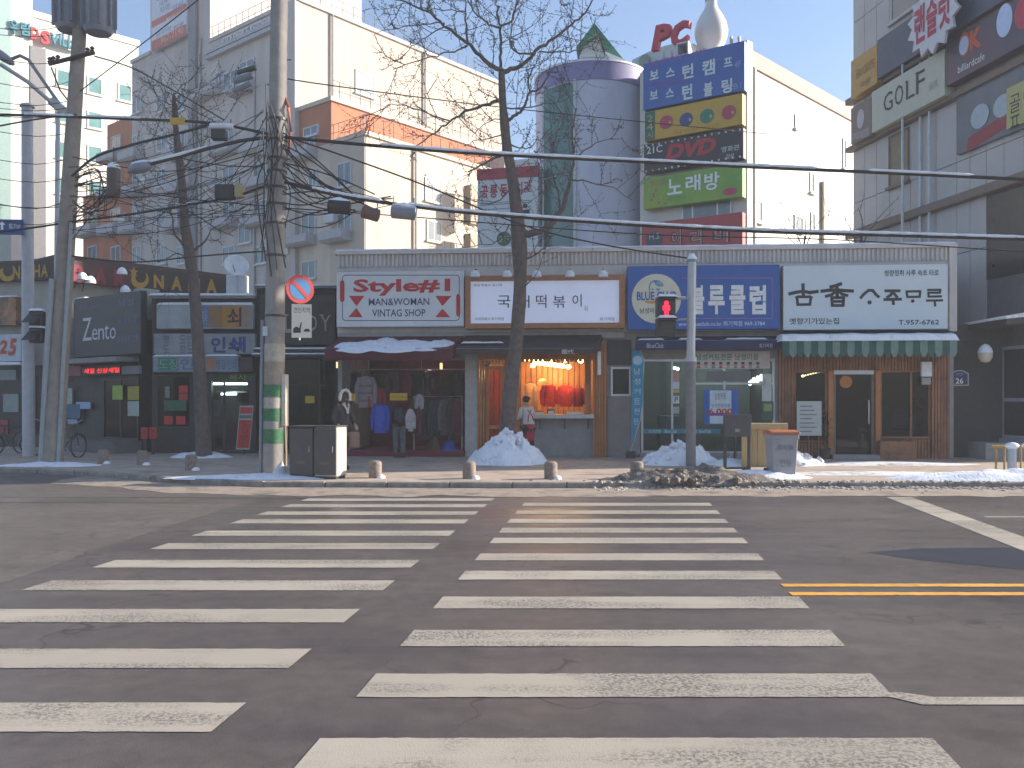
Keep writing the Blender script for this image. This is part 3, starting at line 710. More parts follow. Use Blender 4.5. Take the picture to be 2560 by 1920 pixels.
for a, b in ((0.3, 0.46), (0.62, 0.9), (0.02, 0.2)): snowcap('snow_layer', None, L, f0 + (f1 - f0) * a, f0 + (f1 - f0) * b, -0.5, -0.2, zf + 0.03, 0.045, a * 9, t)
t, (x0, x1, z1, f0, f1, zf) = awning('green striped scalloped awning under thick snow over the bar entrance', (1958, 2380), 828, (1955, 2392), 853, 1.0, 0.42, M_GRN, M_GRN, strips=24, mats=[M_GRN, M_PGRN], scallop=True)
snowcap('snow_layer', None, L, f0 - 0.03, f1 + 0.05, -1.06, -0.08, zf + 0.0, 0.21, 6, t, 0.12)

# ------------------------------------------------------------------ shop fronts (parts of the low building)
def slats(x0, x1, z0, z1, m, y=-0.06, w=0.062, gap=0.02, parent=None, fr=None, th=0.04):
    n = max(1, round((x1 - x0) / (w + gap))); st = (x1 - x0) / n
    me = MB().box(0.0, st - gap, 0, th, 0, 1).mesh('slat'); me.materials.append(m)
    for i in range(n):
        link('slat', me, parent or low, (fr or L).M @ Matrix.Translation((x0 + st * i, y + random.uniform(-0.004, 0.004), z0)) @ Matrix.Diagonal((1, 1, z1 - z0, 1)))
def glazed(name, fr, rect, y, t, mf, mg, parent, vert=(), hor=(), dep=0.06):
    """framed pane(s): rect=(x0,x1,z0,z1), vert/hor = relative positions of glazing bars"""
    x0, x1, z0, z1 = rect
    mb = MB().frame(x0, x1, y, y + dep, z0, z1, t)
    for v in vert: mb.box(x0 + (x1 - x0) * v - t / 2, x0 + (x1 - x0) * v + t / 2, y + 0.004, y + dep - 0.004, z0 + t, z1 - t)
    for h in hor: mb.box(x0 + t, x1 - t, y + 0.006, y + dep - 0.006, z0 + (z1 - z0) * h - t / 2, z0 + (z1 - z0) * h + t / 2)
    w = mb.build(name, mf, parent, fr)
    cx_ = [0] + sorted(vert) + [1]; cz = [0] + sorted(hor) + [1]
    for a, b in zip(cx_[:-1], cx_[1:]):
        for c_, d in zip(cz[:-1], cz[1:]):
            MB().box(x0 + (x1 - x0) * a + t / 2, x0 + (x1 - x0) * b - t / 2, y + dep * 0.45, y + dep * 0.45 + 0.008, z0 + (z1 - z0) * c_ + t / 2, z0 + (z1 - z0) * d - t / 2).build('pane', mg, w, fr)
    return w
GZ = SW + 0.05
# -- shop 1: open front, red platform, tiled pier
bx('pier_tiles', mat('pale_pier', (0.42, 0.41, 0.40), 0.7, var=0.15, scale=8), low, L, lx(1163), lx(1194), -0.03, 0.0, SW, SILL + 0.5)
bx('platform', mat('red_carpet_step', (0.16, 0.025, 0.045), 0.9), low, L, 0.3, lx(1160), -0.12, 2.2, SW, SW + 0.16, 0.01)
bx('back_panel', mat('wine_wall', (0.13, 0.03, 0.04), 0.85, var=0.3), low, L, 0.3, lx(1162), 2.6, 2.66, GZ, SILL + 0.1)
# -- shop 2
bx('lintel', M_WOODO, low, L, lx(1194), lx(1517), -0.05, 0.05, SILL - 0.02, SILL + 0.22)
slats(lx(1194), lx(1214), SW, SILL, M_WOODO); slats(lx(1262), lx(1302), SW, SILL, M_WOODO)
slats(lx(1214), lx(1262), lz(1240, 913), SILL, M_WOODO)
glazed('door', L, (lx(1214), lx(1262), SW + 0.02, lz(1240, 915)), -0.05, 0.10, M_WOODO, glass('amber_glass', (0.75, 0.45, 0.2), 0.1, 0.2), low, hor=(0.32,))
slats(lx(1482), lx(1517), SW, SILL + 0.45, M_WOODO, y=-0.16)
bx('pillar_core', M_WOODR, low, L, lx(1482), lx(1517), -0.10, 0.28, SW, SILL + 0.4)
bx('counter_front', M_GREYW, low, L, lx(1302), lx(1482), -0.02, 0.06, SW, lz(1400, 1046))
bx('counter_top', mat('steel_counter', (0.45, 0.44, 0.42), 0.4, metal=0.3), low, L, lx(1300), lx(1484), -0.35, 0.55, lz(1400, 1046), lz(1400, 1036), 0.01)
for px in (1350, 1412, 1470): MB().tube([(lx(px), -0.30, lz(1400, 1047)), (lx(px), -0.02, lz(1400, 1072))], 0.015, 5).build('bracket', M_DKMET, low, L)
bx('side_post', M_WOODO, low, L, lx(1462), lx(1476), 0.05, 0.15, lz(1400, 1036), SILL)
slats(lx(1200), lx(1510), GZ, SILL + 0.1, M_WOODO, y=2.4, w=0.14, gap=0.02)
slats(lx(1302), lx(1480), lz(1400, 905), SILL, M_WOODO, y=0.02, w=0.10)
bx('wall_lamp', mat('white_tube_lamp', (0.75, 0.75, 0.73), 0.4), low, L, lx(1493), lx(1502), -0.25, -0.17, lz(1495, 938), lz(1495, 880), 0.01)
# grey panel with a small window between the snack shop and the barber
bx('infill_panel', mat('taupe_panel', (0.21, 0.19, 0.18), 0.7), low, L, lx(1518), lx(1578), -0.05, 0.0, SW, lz(1545, 990))
glazed('window', L, (lx(1527), lx(1577), lz(1545, 990), lz(1545, 918)), -0.06, 0.05, M_ALU, M_GLASSD, low)
bx('window_blind', mat('dark_panel', (0.03, 0.03, 0.032), 0.5), low, L, lx(1518), lx(1578), -0.04, 0.0, lz(1545, 912), SILL + 0.5)
# -- shop 3: glass front
zb, zt = SW + 0.12, SILL - 0.02
bx('plinth', M_GREYW, low, L, lx(1600), lx(1936), -0.1, 0.2, SW, zb)
glazed('glass_door', L, (lx(1603), lx(1728), zb, zt), -0.02, 0.055, M_ALU, M_GLASS, low, vert=(0.62,))
glazed('shop_window', L, (lx(1728) + 0.003, lx(1936), zb, zt), -0.02, 0.05, M_ALU, M_GLASS, low, vert=(0.40,), hor=(0.74,))
TEAL = mat('teal_film', (0.03, 0.20, 0.26), 0.5)
bx('door_band', TEAL, low, L, lx(1608), lx(1800), -0.034, -0.024, lz(1700, 1084), lz(1700, 1072))
for a, s_ in ((1622, '남성전용'), (1662, 'BlueClub'), (1712, '회기역점'), (1748, 'BlueClub')): text(s_, K((0.6, 0.68, 0.7)), low, L, L.rect(a, a + 30, 1074, 1082, -0.037), -0.037)
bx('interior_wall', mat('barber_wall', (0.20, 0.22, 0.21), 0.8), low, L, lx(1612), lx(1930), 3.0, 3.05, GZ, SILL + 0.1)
bx('reception_desk', mat('white_desk', (0.55, 0.57, 0.56), 0.5), low, L, lx(1655), lx(1710), 0.9, 1.5, GZ, lz(1680, 1040), 0.02)
# -- shop 4: wooden slat front
zs = lz(2150, 926)
slats(lx(1945), lx(1984), SW, SILL + 0.3, M_WOODR, y=-0.10); bx('pillar_core', M_WOODR, low, L, lx(1945), lx(1984), -0.055, 0.2, SW, SILL + 0.3)
slats(lx(2326), lx(2372), SW, SILL + 0.3, M_WOODR, y=-0.10); bx('pillar_core', M_WOODR, low, L, lx(2326), lx(2372), -0.055, 0.2, SW, SILL + 0.3)
slats(lx(1985), lx(2325), zs, SILL + 0.3, M_WOODR); bx('header_core', M_WOODR, low, L, lx(1984), lx(2326), -0.015, 0.05, zs, SILL + 0.28)
for a, b in ((2068, 2081), (2186, 2198)): bx('door_post', M_WOODO, low, L, lx(a), lx(b), -0.10, 0.08, SW, zs, 0.01)
slats(lx(1985), lx(2067), SW, lz(2000, 1108), M_WOODR); slats(lx(2199), lx(2325), SW, lz(2250, 1098), M_WOODR)
glazed('window', L, (lx(1985), lx(2067), lz(2000, 1106), zs - 0.004), -0.03, 0.05, M_WOODR, M_GLASSD, low)
glazed('window', L, (lx(2199), lx(2325), lz(2250, 1096), zs - 0.004), -0.03, 0.05, M_WOODR, M_GLASSD, low, vert=(0.62,))
glazed('door', L, (lx(2082), lx(2185), SW + 0.03, zs - 0.03), -0.02, 0.07, mat('bronze_frame', (0.16, 0.13, 0.11), 0.5), M_GLASSD, low)
MB().tube([(lx(2170), -0.07, lz(2170, 1060)), (lx(2170), -0.07, lz(2170, 1000))], 0.015, 6).build('door_handle', M_ALU, low, L)
bx('door_head', M_ALU, low, L, lx(2084), lx(2183), -0.05, -0.02, lz(2130, 936), lz(2130, 926))
bx('doorstep', M_GREYW, low, L, lx(2070), lx(2195), -0.45, -0.02, SW - 0.02, SW + 0.11, 0.01)
bx('wall_lamp', mat('lamp_box_white', (0.7, 0.74, 0.8), 0.4), low, L, lx(2296), lx(2322), -0.22, -0.11, lz(2310, 942), lz(2310, 905), 0.01)
bx('meter_box', mat('meter_grey', (0.32, 0.29, 0.29), 0.5), low, L, lx(2298), lx(2321), -0.18, -0.11, lz(2310, 962), lz(2310, 944), 0.01)

# ------------------------------------------------------------------ things at the shop fronts
def emitter(name, col, s): return mat(name, tuple(0.3 * c_ for c_ in col), 0.5, emit=col, estr=s)
M_BULB = emitter('warm_bulb', (1.0, 0.62, 0.22), 9.0)
bulb_me = MB().ball((0, 0, 0), 0.075, 0.075, 0.06, 12, 8).mesh('bulb', smooth=True); bulb_me.materials.append(M_BULB)
cord_me = MB().tube([(0, 0, 0.05), (0, 0, 0.55)], 0.006, 4).mesh('cord'); cord_me.materials.append(M_DKMET)
cap_me = MB().lathe([(0.03, 0.05), (0.03, 0.10), (0.008, 0.12)], n=10).mesh('socket', smooth=True); cap_me.materials.append(M_DKMET)
spots = [(1318, 899, 0.5), (1336, 902, 0.9), (1376, 901, 0.5), (1413, 901, 0.5), (1452, 902, 0.5), (1332, 914, 1.7)] + [(1342 + 9.2 * i, 907 + 1.15 * i, 2.1 - 0.05 * i) for i in range(8)] + [(1421, 917, 1.2), (1346, 899, 1.4), (1360, 903, 1.5)]
for i, (px, py, yo) in enumerate(spots):
    x, z = L.at(px, py, yo)
    b = thing('pendant_bulb', 'glowing warm pendant bulb hanging inside the snack shop', 'lamp', L, (x, yo, z), 'warm bulbs inside the snack shop')
    for n_, me in (('bulb', bulb_me), ('socket', cap_me), ('cord', cord_me)): link(n_, me, b, L.M @ Matrix.Translation((x, yo, z)))
def point(name, loc, col, e, r=0.15):
    l = bpy.data.lights.new(name, 'POINT'); l.energy = e; l.color = col; l.shadow_soft_size = r
    o = bpy.data.objects.new(name, l); COL.objects.link(o); o.location = loc; return o
for px, yo in ((1345, 0.9), (1430, 1.0), (1390, 1.9), (1235, 0.9)): point('bulb_light', L.w(lx(px, 930, yo), yo, 2.35), (1, 0.58, 0.25), 11)
# barber lights
M_FLUO = emitter('fluorescent', (0.85, 1.0, 0.92), 6.0)
for i in range(4):
    x, z = L.at(1875 + 9.5 * i, 956 - 4 * i, 2.4 - 0.45 * i)
    b = thing('ceiling_lamp', 'small white ceiling lamp in the row inside the barber shop', 'lamp', L, (x, 2.4, z), 'row of white lamps inside the barber shop')
    MB().box(x - 0.035, x + 0.035, 2.4 - 0.45 * i - 0.05, 2.4 - 0.45 * i + 0.05, z - 0.09, z + 0.09).build('tube', M_FLUO, b, L, 0.02)
    MB().tube([(x, 2.4 - 0.45 * i, z + 0.09), (x, 2.4 - 0.45 * i, SILL + 0.12)], 0.008, 4).build('stem', M_DKMET, b, L)
point('ceiling_lamp_light', L.w(lx(1780, 930, 1.5), 1.5, 2.5), (0.9, 1, 0.95), 22)
for px, py in ((1687, 920), (1694, 922)):
    x, z = L.at(px, py, 1.0)
    b = MB().ball((x, 1.0, z), 0.045, n=8, m=6).build('spot_bulb', M_FLUO, None, L); tag(b, 'tiny white spot bulb behind the barber shop door', 'lamp', 'spot bulbs behind the barber shop door')
# bar lights
x, z = L.at(2115, 955, 1.5)
b = thing('lantern', 'dim orange round lantern seen through the bar door', 'lamp', L, (x, 1.5, z))
MB().ball((x, 1.5, z), 0.17).build('shade', mat('orange_lantern', (0.5, 0.2, 0.06), 0.6, emit=(1, 0.3, 0.08), estr=0.5), b, L, smooth=True)
MB().tube([(x, 1.5, z + 0.16), (x, 1.5, SILL + 0.12)], 0.008, 4).build('cord', M_DKMET, b, L)
for i in range(7):
    x, z = L.at(2007 + 6.5 * i, 940 - 1.6 * i, 0.9 + 0.2 * i)
    b = thing('pendant_bulb', 'small amber bulb in the string inside the bar window', 'lamp', L, (x, 0.9, z), 'amber bulbs inside the bar window')
    s_ = 0.6 if i == 0 else 0.35
    link('bulb', bulb_me, b, L.M @ Matrix.Translation((x, 0.9 + 0.2 * i, z)) @ Matrix.Scale(s_, 4)); link('cord', cord_me, b, L.M @ Matrix.Translation((x, 0.9 + 0.2 * i, z)))
point('bar_light', L.w(lx(2080, 930, 2), 2.0, 2.3), (1, 0.5, 0.2), 5)
# barber posters, banner, flag
def panel_thing(name, label, cat, fr, px, yo, th, m, ref='l', group=None):
    x0, x1, z0, z1 = fr.rect(*px, yo, ref)
    t = thing(name, label, cat, fr, ((x0 + x1) / 2, yo, z0), group)
    MB().box(x0, x1, yo, yo + th, z0, z1).build('sheet', m, t, fr)
    return t, (x0, x1, z0, z1)
c = lambda x, y: (1540 + x * .3857, 600 + y * .3857)
t, q = panel_thing('banner', 'pale banner with green lettering across the top of the barber window', 'banner', L, (1722, 1925, 878, 922), -0.06, 0.012, mat('banner_pale', (0.55, 0.50, 0.48), 0.6))
pc(L, '남성커트전문 남성미용', K((0.03, 0.25, 0.20)), t, 520, 925, 738, 780, -0.064, c, bold=0.02)
for i in range(9):
    disc(L, *c(535 + 48 * i, 805), 4.6, -0.064, K((0.40, 0.22, 0.16)), t, 'portrait'); disc(L, *c(535 + 48 * i, 797), 4.4, -0.069, K((0.04, 0.03, 0.03)), t, 'portrait_hair', ry=2.6)
    poly(L, [c(522 + 48 * i, 830), c(548 + 48 * i, 830), c(544 + 48 * i, 818), c(526 + 48 * i, 818)], -0.064, K(((0.4, 0.05, 0.05), (0.3, 0.3, 0.34), (0.1, 0.2, 0.3))[i % 3]), t, 'portrait_shirt')
t, q = panel_thing('notice', 'long grey notice hanging below the barber window banner', 'notice', L, (1767, 1877, 928, 953), -0.055, 0.01, mat('grey_notice', (0.13, 0.14, 0.15), 0.5))
t, q = panel_thing('poster', 'blue and white price poster reading 6,000 in the barber window', 'poster', L, (1759, 1846, 974, 1061), -0.06, 0.008, mat('poster_blue', (0.02, 0.11, 0.40), 0.5))
poly(L, [c(608, 975), c(748, 975), c(748, 1120), c(608, 1120)], -0.065, K((0.55, 0.62, 0.68)), t, 'white_field')
poly(L, [c(608, 1140), c(700, 1140), c(700, 1190), c(608, 1190)], -0.065, K((0.55, 0.62, 0.68)), t, 'white_field')
pc(L, '남성커트', MN, t, 640, 715, 990, 1035, -0.069, c); pc(L, '남성전문미용', MN, t, 620, 740, 1060, 1085, -0.069, c)
pc(L, '6,000', MR, t, 600, 755, 1090, 1140, -0.069, c, bold=0.03)
pc(L, 'W', MR, t, 575, 595, 1110, 1135, -0.069, c)
t, q = panel_thing('poster', 'narrow white poster at the right edge of the barber window', 'poster', L, (1905, 1929, 935, 1003), -0.05, 0.008, mat('poster_pale', (0.5, 0.52, 0.5), 0.6)); pc(L, '시간', MK, t, 958, 970, 900, 960, -0.054, c)
t, q = panel_thing('poster', 'green sticker poster low at the right edge of the barber window', 'poster', L, (1904, 1934, 1004, 1050), -0.05, 0.008, mat('poster_green', (0.03, 0.10, 0.07), 0.6)); poly(L, [c(958, 1062), c(1010, 1062), c(1010, 1110), c(958, 1110)], -0.054, K((0.25, 0.33, 0.12)), t, 'label')
for i, (y0, y1, col, lab) in enumerate(((845, 920, (0.45, 0.25, 0.2), 'pinkish'), (920, 965, (0.5, 0.6, 0.65), 'pale blue'), (968, 990, (0.55, 0.35, 0.06), 'orange'), (1010, 1060, (0.6, 0.62, 0.6), 'white'), (1080, 1125, (0.35, 0.36, 0.36), 'grey'))):
    a = c(370, y0); b_ = c(410, y1)
    t, q = panel_thing('sticker', lab + ' sticker on the barber shop door', 'sticker', L, (a[0], b_[0], a[1], b_[1]), -0.035, 0.006, K(col))
    if i == 3: pc(L, 'P', MN, t, 380, 402, 1015, 1050, -0.039, c, bold=0.02)
# feather banner: teal, tapering to a point at the foot
t = thing('feather_banner', 'teal feather banner with white vertical lettering beside the barber door', 'banner', L, (lx(1590, 1000, -0.4), -0.4, SW))
v = [(1581, 872), (1600, 880), (1609, 905), (1607, 1000), (1600, 1045), (1577, 1122), (1579, 1000)]
poly(L, v, -0.42, mat('teal_banner', (0.02, 0.23, 0.36), 0.6, var=0.1), t, 'cloth', 0.012)
disc(L, 1594, 901, 12, -0.426, K((0.35, 0.5, 0.6)), t, 'emblem')
for i, s_ in enumerate('남성커트전문'):
    y0_ = 921 + 25 * i; w_ = 16 - (max(0, i - 3) * 2); text(s_, K((0.55, 0.65, 0.7)), t, L, L.rect(1585 - (max(0, i - 4) * 1.5), 1585 + w_, y0_, y0_ + 15, -0.428), -0.428)
MB().tube([L.at(1577, 1128, -0.40)[:1] + (-0.40,) + L.at(1577, 1128, -0.40)[1:], (lx(1602, 1000, -0.4), -0.40, lz(1602, 1045, -0.4)), (lx(1610, 1000, -0.4), -0.40, lz(1610, 900, -0.4)), (lx(1600, 1000, -0.4), -0.40, lz(1600, 876, -0.4))], 0.014, 6).build('pole', M_ALU, t, L)
xb_, zb_ = L.at(1577, 1128, -0.4); MB().box(xb_ - 0.12, xb_ + 0.12, -0.5, -0.3, SW, max(zb_, SW + 0.04)).build('base', M_DKMET, t, L)
# menu boards at the bar
M_BOARD = mat('menu_board', (0.45, 0.47, 0.45), 0.6, var=0.06)
t, q = panel_thing('menu_stand', 'white handwritten menu board on wooden legs before the bar window', 'menu board', L, (1992, 2054, 1003, 1089), -0.5, 0.03, M_BOARD)
for i in range(7): poly(L, [(2000, 1014 + 10.5 * i), (2030 + 12 * (i * 7 % 3) / 2, 1014 + 10.5 * i), (2030 + 12 * (i * 7 % 3) / 2, 1017 + 10.5 * i), (2000, 1017 + 10.5 * i)], -0.504, K((0.2, 0.2, 0.22)), t, 'written_line')
for px in (1999, 2022, 2047): MB().tube([(lx(px, 1000, -0.48), -0.455, q[2] + 0.1), (lx(px, 1000, -0.48) , -0.40, SW)], 0.018, 5).build('leg', M_WOODR, t, L)
t, q = panel_thing('menu_sheet', 'small pale menu sheet inside the right bar window', 'menu board', L, (2233, 2287, 1022, 1075), 0.05, 0.01, M_BOARD)
for i in range(4): poly(L, [(2240, 1030 + 11 * i), (2272 + (i % 2) * 8, 1030 + 11 * i), (2272 + (i % 2) * 8, 1033 + 11 * i), (2240, 1033 + 11 * i)], 0.046, K((0.25, 0.26, 0.28)), t, 'written_line')
t = thing('planter_box', 'brown wooden planter box below the right bar window', 'planter', L, (lx(2245, 1000, -0.35), -0.35, SW))
x0, x1, z0, z1 = L.rect(2200, 2290, 1103, 1146, -0.45)
for i in range(3): bx('plank', M_WOODR, t, L, x0, x1, -0.46, -0.44, SW + i * (z1 - SW) / 3 + 0.006, SW + (i + 1) * (z1 - SW) / 3 - 0.004)
bx('box', M_WOODR, t, L, x0 + 0.01, x1 - 0.01, -0.44, -0.16, SW, z1 - 0.01); bx('soil', M_DKWALL, t, L, x0 + 0.03, x1 - 0.03, -0.42, -0.18, z1 - 0.01, z1 + 0.004)
def potted(label, px, d_yo, py_top, seed, w=0.28):
    x = lx(px, 1000, d_yo); zt_ = lz(px, py_top, d_yo)
    t = thing('potted_plant', label, 'plant', L, (x, d_yo, SW))
    MB().lathe([(0.10, SW), (0.15, SW + 0.26), (0.16, SW + 0.28)], x, d_yo, 14).build('pot', mat('dark_pot', (0.06, 0.045, 0.04), 0.6), t, L, smooth=True)
    rnd = random.Random(seed); mb = MB(); st = MB()
    for k in range(9):
        a = rnd.random() * 6.28; top = Vector((x + math.cos(a) * w * rnd.random(), d_yo + math.sin(a) * 0.2 * rnd.random(), SW + 0.3 + (zt_ - SW - 0.3) * rnd.uniform(0.55, 1)))
        st.tube([(x, d_yo, SW + 0.25), ((x + top.x) / 2, (d_yo + top.y) / 2, (SW + 0.25 + top.z) / 2 + 0.05), top], [0.012, 0.009, 0.004], 4)
        for j in range(16):
            p0 = Vector((x, d_yo, SW + 0.25)).lerp(top, rnd.uniform(0.25, 1)); dd = Vector((rnd.uniform(-1, 1), rnd.uniform(-1, 1), rnd.uniform(-0.3, 0.6))).normalized() * rnd.uniform(0.08, 0.16)
            sd = dd.cross(Vector((0, 0, 1))).normalized() * 0.03
            mb.add([p0, p0 + dd * 0.5 + sd, p0 + dd, p0 + dd * 0.5 - sd], [(0, 1, 2, 3)])
    st.build('stems', mat('stem', (0.08, 0.07, 0.04), 0.8), t, L); lf = mb.build('foliage', mat('plant_leaf', (0.03, 0.055, 0.025), 0.6, var=0.4, scale=14), t, L); lf['kind'] = 'stuff'
potted('dark leafy potted plant left of the bar door', 2062, -0.35, 1008, 3); potted('dark potted shrub inside the right bar window', 2300, 0.5, 990, 5)
# ------------------------------------------------------------------ buildings behind
M_TAN = mat('tan_render', (0.46, 0.405, 0.35), 0.9, var=0.10, scale=1.1, bump=0.15, bscale=8, streak=6, col2=(0.39, 0.34, 0.29), thr=(0.5, 0.7))
M_GREYB = mat('grey_beige_render', (0.50, 0.46, 0.43), 0.9, var=0.14, scale=1.1, bump=0.15, bscale=8, streak=6, col2=(0.42, 0.39, 0.36), thr=(0.5, 0.7))
M_BEIGE = mat('beige_render', (0.58, 0.50, 0.41), 0.9, var=0.10, scale=1.2, streak=6, col2=(0.50, 0.43, 0.35), thr=(0.5, 0.7))
M_ORAN = mat('orange_render', (0.46, 0.17, 0.09), 0.9, var=0.14, scale=1.2, streak=6)
M_WHITEB = mat('white_cladding', (0.68, 0.66, 0.60), 0.7, var=0.07, scale=1.0, streak=7, col2=(0.58, 0.55, 0.49), thr=(0.55, 0.75))
M_WINF = mat('window_frame_pale', (0.55, 0.56, 0.57), 0.5)
M_PANE = mat('far_window_pane', (0.10, 0.13, 0.15), 0.15, var=0.35, scale=0.6, spec=0.8)
M_TEALP = mat('teal_window_pane', (0.14, 0.30, 0.30), 0.2, var=0.2, scale=0.5, spec=0.8)
M_BALC = mat('grey_balcony', (0.42, 0.42, 0.45), 0.8, var=0.12)
M_RAIL = mat('rail_metal', (0.35, 0.34, 0.33), 0.5, metal=0.5)
def win(fr, px, parent, mf=M_WINF, mg=M_PANE, y=-0.05, t=0.07, vert=(0.5,), ref='l', hor=(), name='window'):
    r = fr.rect(*px, 0, ref)
    w = MB().frame(r[0], r[1], y, 0.03, r[2], r[3], t)
    for v in vert: w.box(r[0] + (r[1] - r[0]) * v - t / 2, r[0] + (r[1] - r[0]) * v + t / 2, y + 0.012, 0.02, r[2] + t, r[3] - t)
    for v in hor: w.box(r[0] + t, r[1] - t, y + 0.016, 0.02, r[2] + (r[3] - r[2]) * v - t / 2, r[2] + (r[3] - r[2]) * v + t / 2)
    o = w.build(name, mf, parent, fr)
    MB().box(r[0] + t * 0.6, r[1] - t * 0.6, y + 0.025, y + 0.04, r[2] + t * 0.6, r[3] - t * 0.6).build('pane', mg, o, fr)
    MB().box(r[0] - 0.06, r[1] + 0.06, y - 0.08, 0.0, r[2] - 0.09, r[2] - 0.002).build('sill', mf, o, fr)
    return o
def balc(fr, px, parent, d=0.75):
    r = fr.rect(*px, 0, 'l')
    mb = MB().prismx([(-d, r[2] + 0.12), (-d * 0.75, r[2]), (0, r[2]), (0, r[2] + 0.18), (-d + 0.1, r[2] + 0.18), (-d + 0.1, r[3]), (-d, r[3])], r[0], r[1])
    mb.box(r[0], r[0] + 0.1, -d + 0.1, 0, r[2] + 0.18, r[3]); mb.box(r[1] - 0.1, r[1], -d + 0.1, 0, r[2] + 0.18, r[3])
    return mb.build('balcony', M_BALC, parent, fr)
def railing(fr, x0, x1, y, z, h, parent, n=10, bars=2):
    mb = MB()
    for i in range(n + 1): mb.tube([(x0 + (x1 - x0) * i / n, y, z), (x0 + (x1 - x0) * i / n, y, z + h)], 0.025, 4)
    for b in range(bars): mb.tube([(x0, y, z + h * (b + 1) / bars), (x1, y, z + h * (b + 1) / bars)], 0.02, 4)
    o = mb.build('railing', M_RAIL, parent, fr); o['kind'] = 'stuff'; return o
# ---- stepped residence: front (shaded) plane y=0, steps down to the right; right-hand sides are sunlit
H = Fr(-7.43, 45.0, -40)
hx = lambda px: H.at(px, 500)[0]
hz = lambda px, py: H.at(px, py)[1]
hot = thing('residence_block', 'large stepped beige and orange residence block behind the left shops', 'building', H, (-10, 0, 0))
blocks = [('orange_wing', hx(208), hx(268), hz(238, 482), 11, M_ORAN), ('orange_wing', hx(268), hx(330), hz(300, 300), 12, M_ORAN), ('wall_block', hx(330), hx(376), hz(350, 150), 15, M_GREYB),
          ('tower', hx(376), hx(525), 33.0, 12, M_GREYB), ('wall_block', hx(525), hx(748), hz(748, 3), 17, M_TAN), ('orange_block', hx(748), hx(828), hz(828, 252), 14, M_ORAN), ('beige_block', hx(828), 0.0, hz(914, 338), 15.0, M_BEIGE)]
for i, (n_, a, b, zt_, dp, m) in enumerate(blocks):
    bx(n_, m, hot, H, a, b, 0.001 * i, dp, 0, zt_)
    if zt_ < 32 and i > 1: bx('parapet', M_BEIGE if i > 4 else M_GREYB, hot, H, a - 0.02, b + 0.12, -0.12, dp + 0.1, zt_, zt_ + 0.22)
bx('front_cladding', M_GREYB, hot, H, hx(376), hx(748) - 0.01, -0.05, 0.0, 0, hz(748, 3) - 0.02)
bx('front_cladding', M_BEIGE, hot, H, hx(748), hx(828) - 0.02, -0.05, -0.0, 0, hz(800, 366))
bx('front_cladding', mat('tan_stone', (0.52, 0.44, 0.36), 0.9, var=0.08, scale=0.8), hot, H, hx(828) - 0.02, -0.02, -0.06, -0.0, 0, hz(914, 338) - 0.02)
bx('pilaster', M_GREYB, hot, H, hx(722), hx(748) + 0.02, -0.30, 0.0, 0, hz(748, 3) - 0.03)
bx('pilaster', mat('blue_grey_strip', (0.24, 0.25, 0.27), 0.8), hot, H, hx(478), hx(496), -0.22, -0.05, 0, 30)
for py in (126, 138): bx('cornice', M_BALC, hot, H, hx(525), hx(722), -0.35, -0.05, hz(525, py + 15), hz(525, py + 6))
text('CITY OFFICE RESIDENCE', mat('raised_letters', (0.66, 0.66, 0.64), 0.6), hot, H, H.rect(557, 690, 97, 119, -0.12), -0.13, bold=0.02, deep=0.06)
# sides
HS = lambda i: Fr(*H.w(blocks[i][2], 0, 0)[:2], 50)
s4 = HS(4); win(s4, (888, 935, 172, 230), hot, vert=(0.45,), y=-0.06); win(s4, (885, 932, 266, 290), hot, y=-0.06)
s6 = HS(6)
win(s6, (1062, 1102, 442, 500), hot, y=-0.06); win(s6, (1066, 1102, 548, 600), hot, y=-0.06)
railing(s6, 5.2, 9.0, -0.5, hz(914, 620), 1.0, hot, 8, 2)
bx('balcony_slab', M_BALC, hot, s6, 5.2, 9.0, -0.6, -0.0, hz(914, 622), hz(914, 618))
s5 = HS(5)
railing(H, hx(828), -0.1, 0.15, blocks[6][3] + 0.22, 0.9, hot, 6); railing(s6, 0, 14, 0.2, blocks[6][3] + 0.22, 0.9, hot, 20)
railing(s5, 0, 13, 0.2, blocks[5][3] + 0.22, 1.0, hot, 18); railing(s4, 0, 16, 0.2, blocks[4][3] + 0.2, 0.9, hot, 20); railing(H, hx(525), hx(748), 0.2, blocks[4][3] + 0.2, 0.9, hot, 14)
bx('orange_annex', M_ORAN, hot, s6, 15.0, 21.5, -0.6, 7, 0, hz(914, 338) - 3.2)
bx('tan_annex', M_TAN, hot, s6, 10.5, 15.0, -0.3, 7, 0, hz(914, 338) + 1.1)
for i, (py0, py1) in enumerate(((470, 505), (510, 560), (590, 620))):
    a, z0 = s6.at(1166, py1, -0.9); b, z1 = s6.at(1192, py0, -0.9); bx('air_conditioner', mat('ac_tan', (0.30, 0.22, 0.15), 0.6), hot, s6, a, b, -1.2, -0.65, z0, z1, 0.02)
for px in ((762, 799, 322, 346), (764, 791, 352, 379), (847, 882, 411, 471), (775, 796, 428, 470), (757, 793, 534, 596), (847, 882, 536, 583), (541, 560, 185, 232), (562, 598, 186, 230), (602, 640, 160, 205), (757, 793, 655, 700), (690, 712, 560, 610), (600, 632, 560, 612)):
    win(H, px, hot, y=-0.12)
for px in ((741, 795, 384, 410), (735, 793, 598, 622), (824, 882, 586, 612), (505, 558, 236, 258), (590, 640, 225, 247)): balc(H, px, hot)
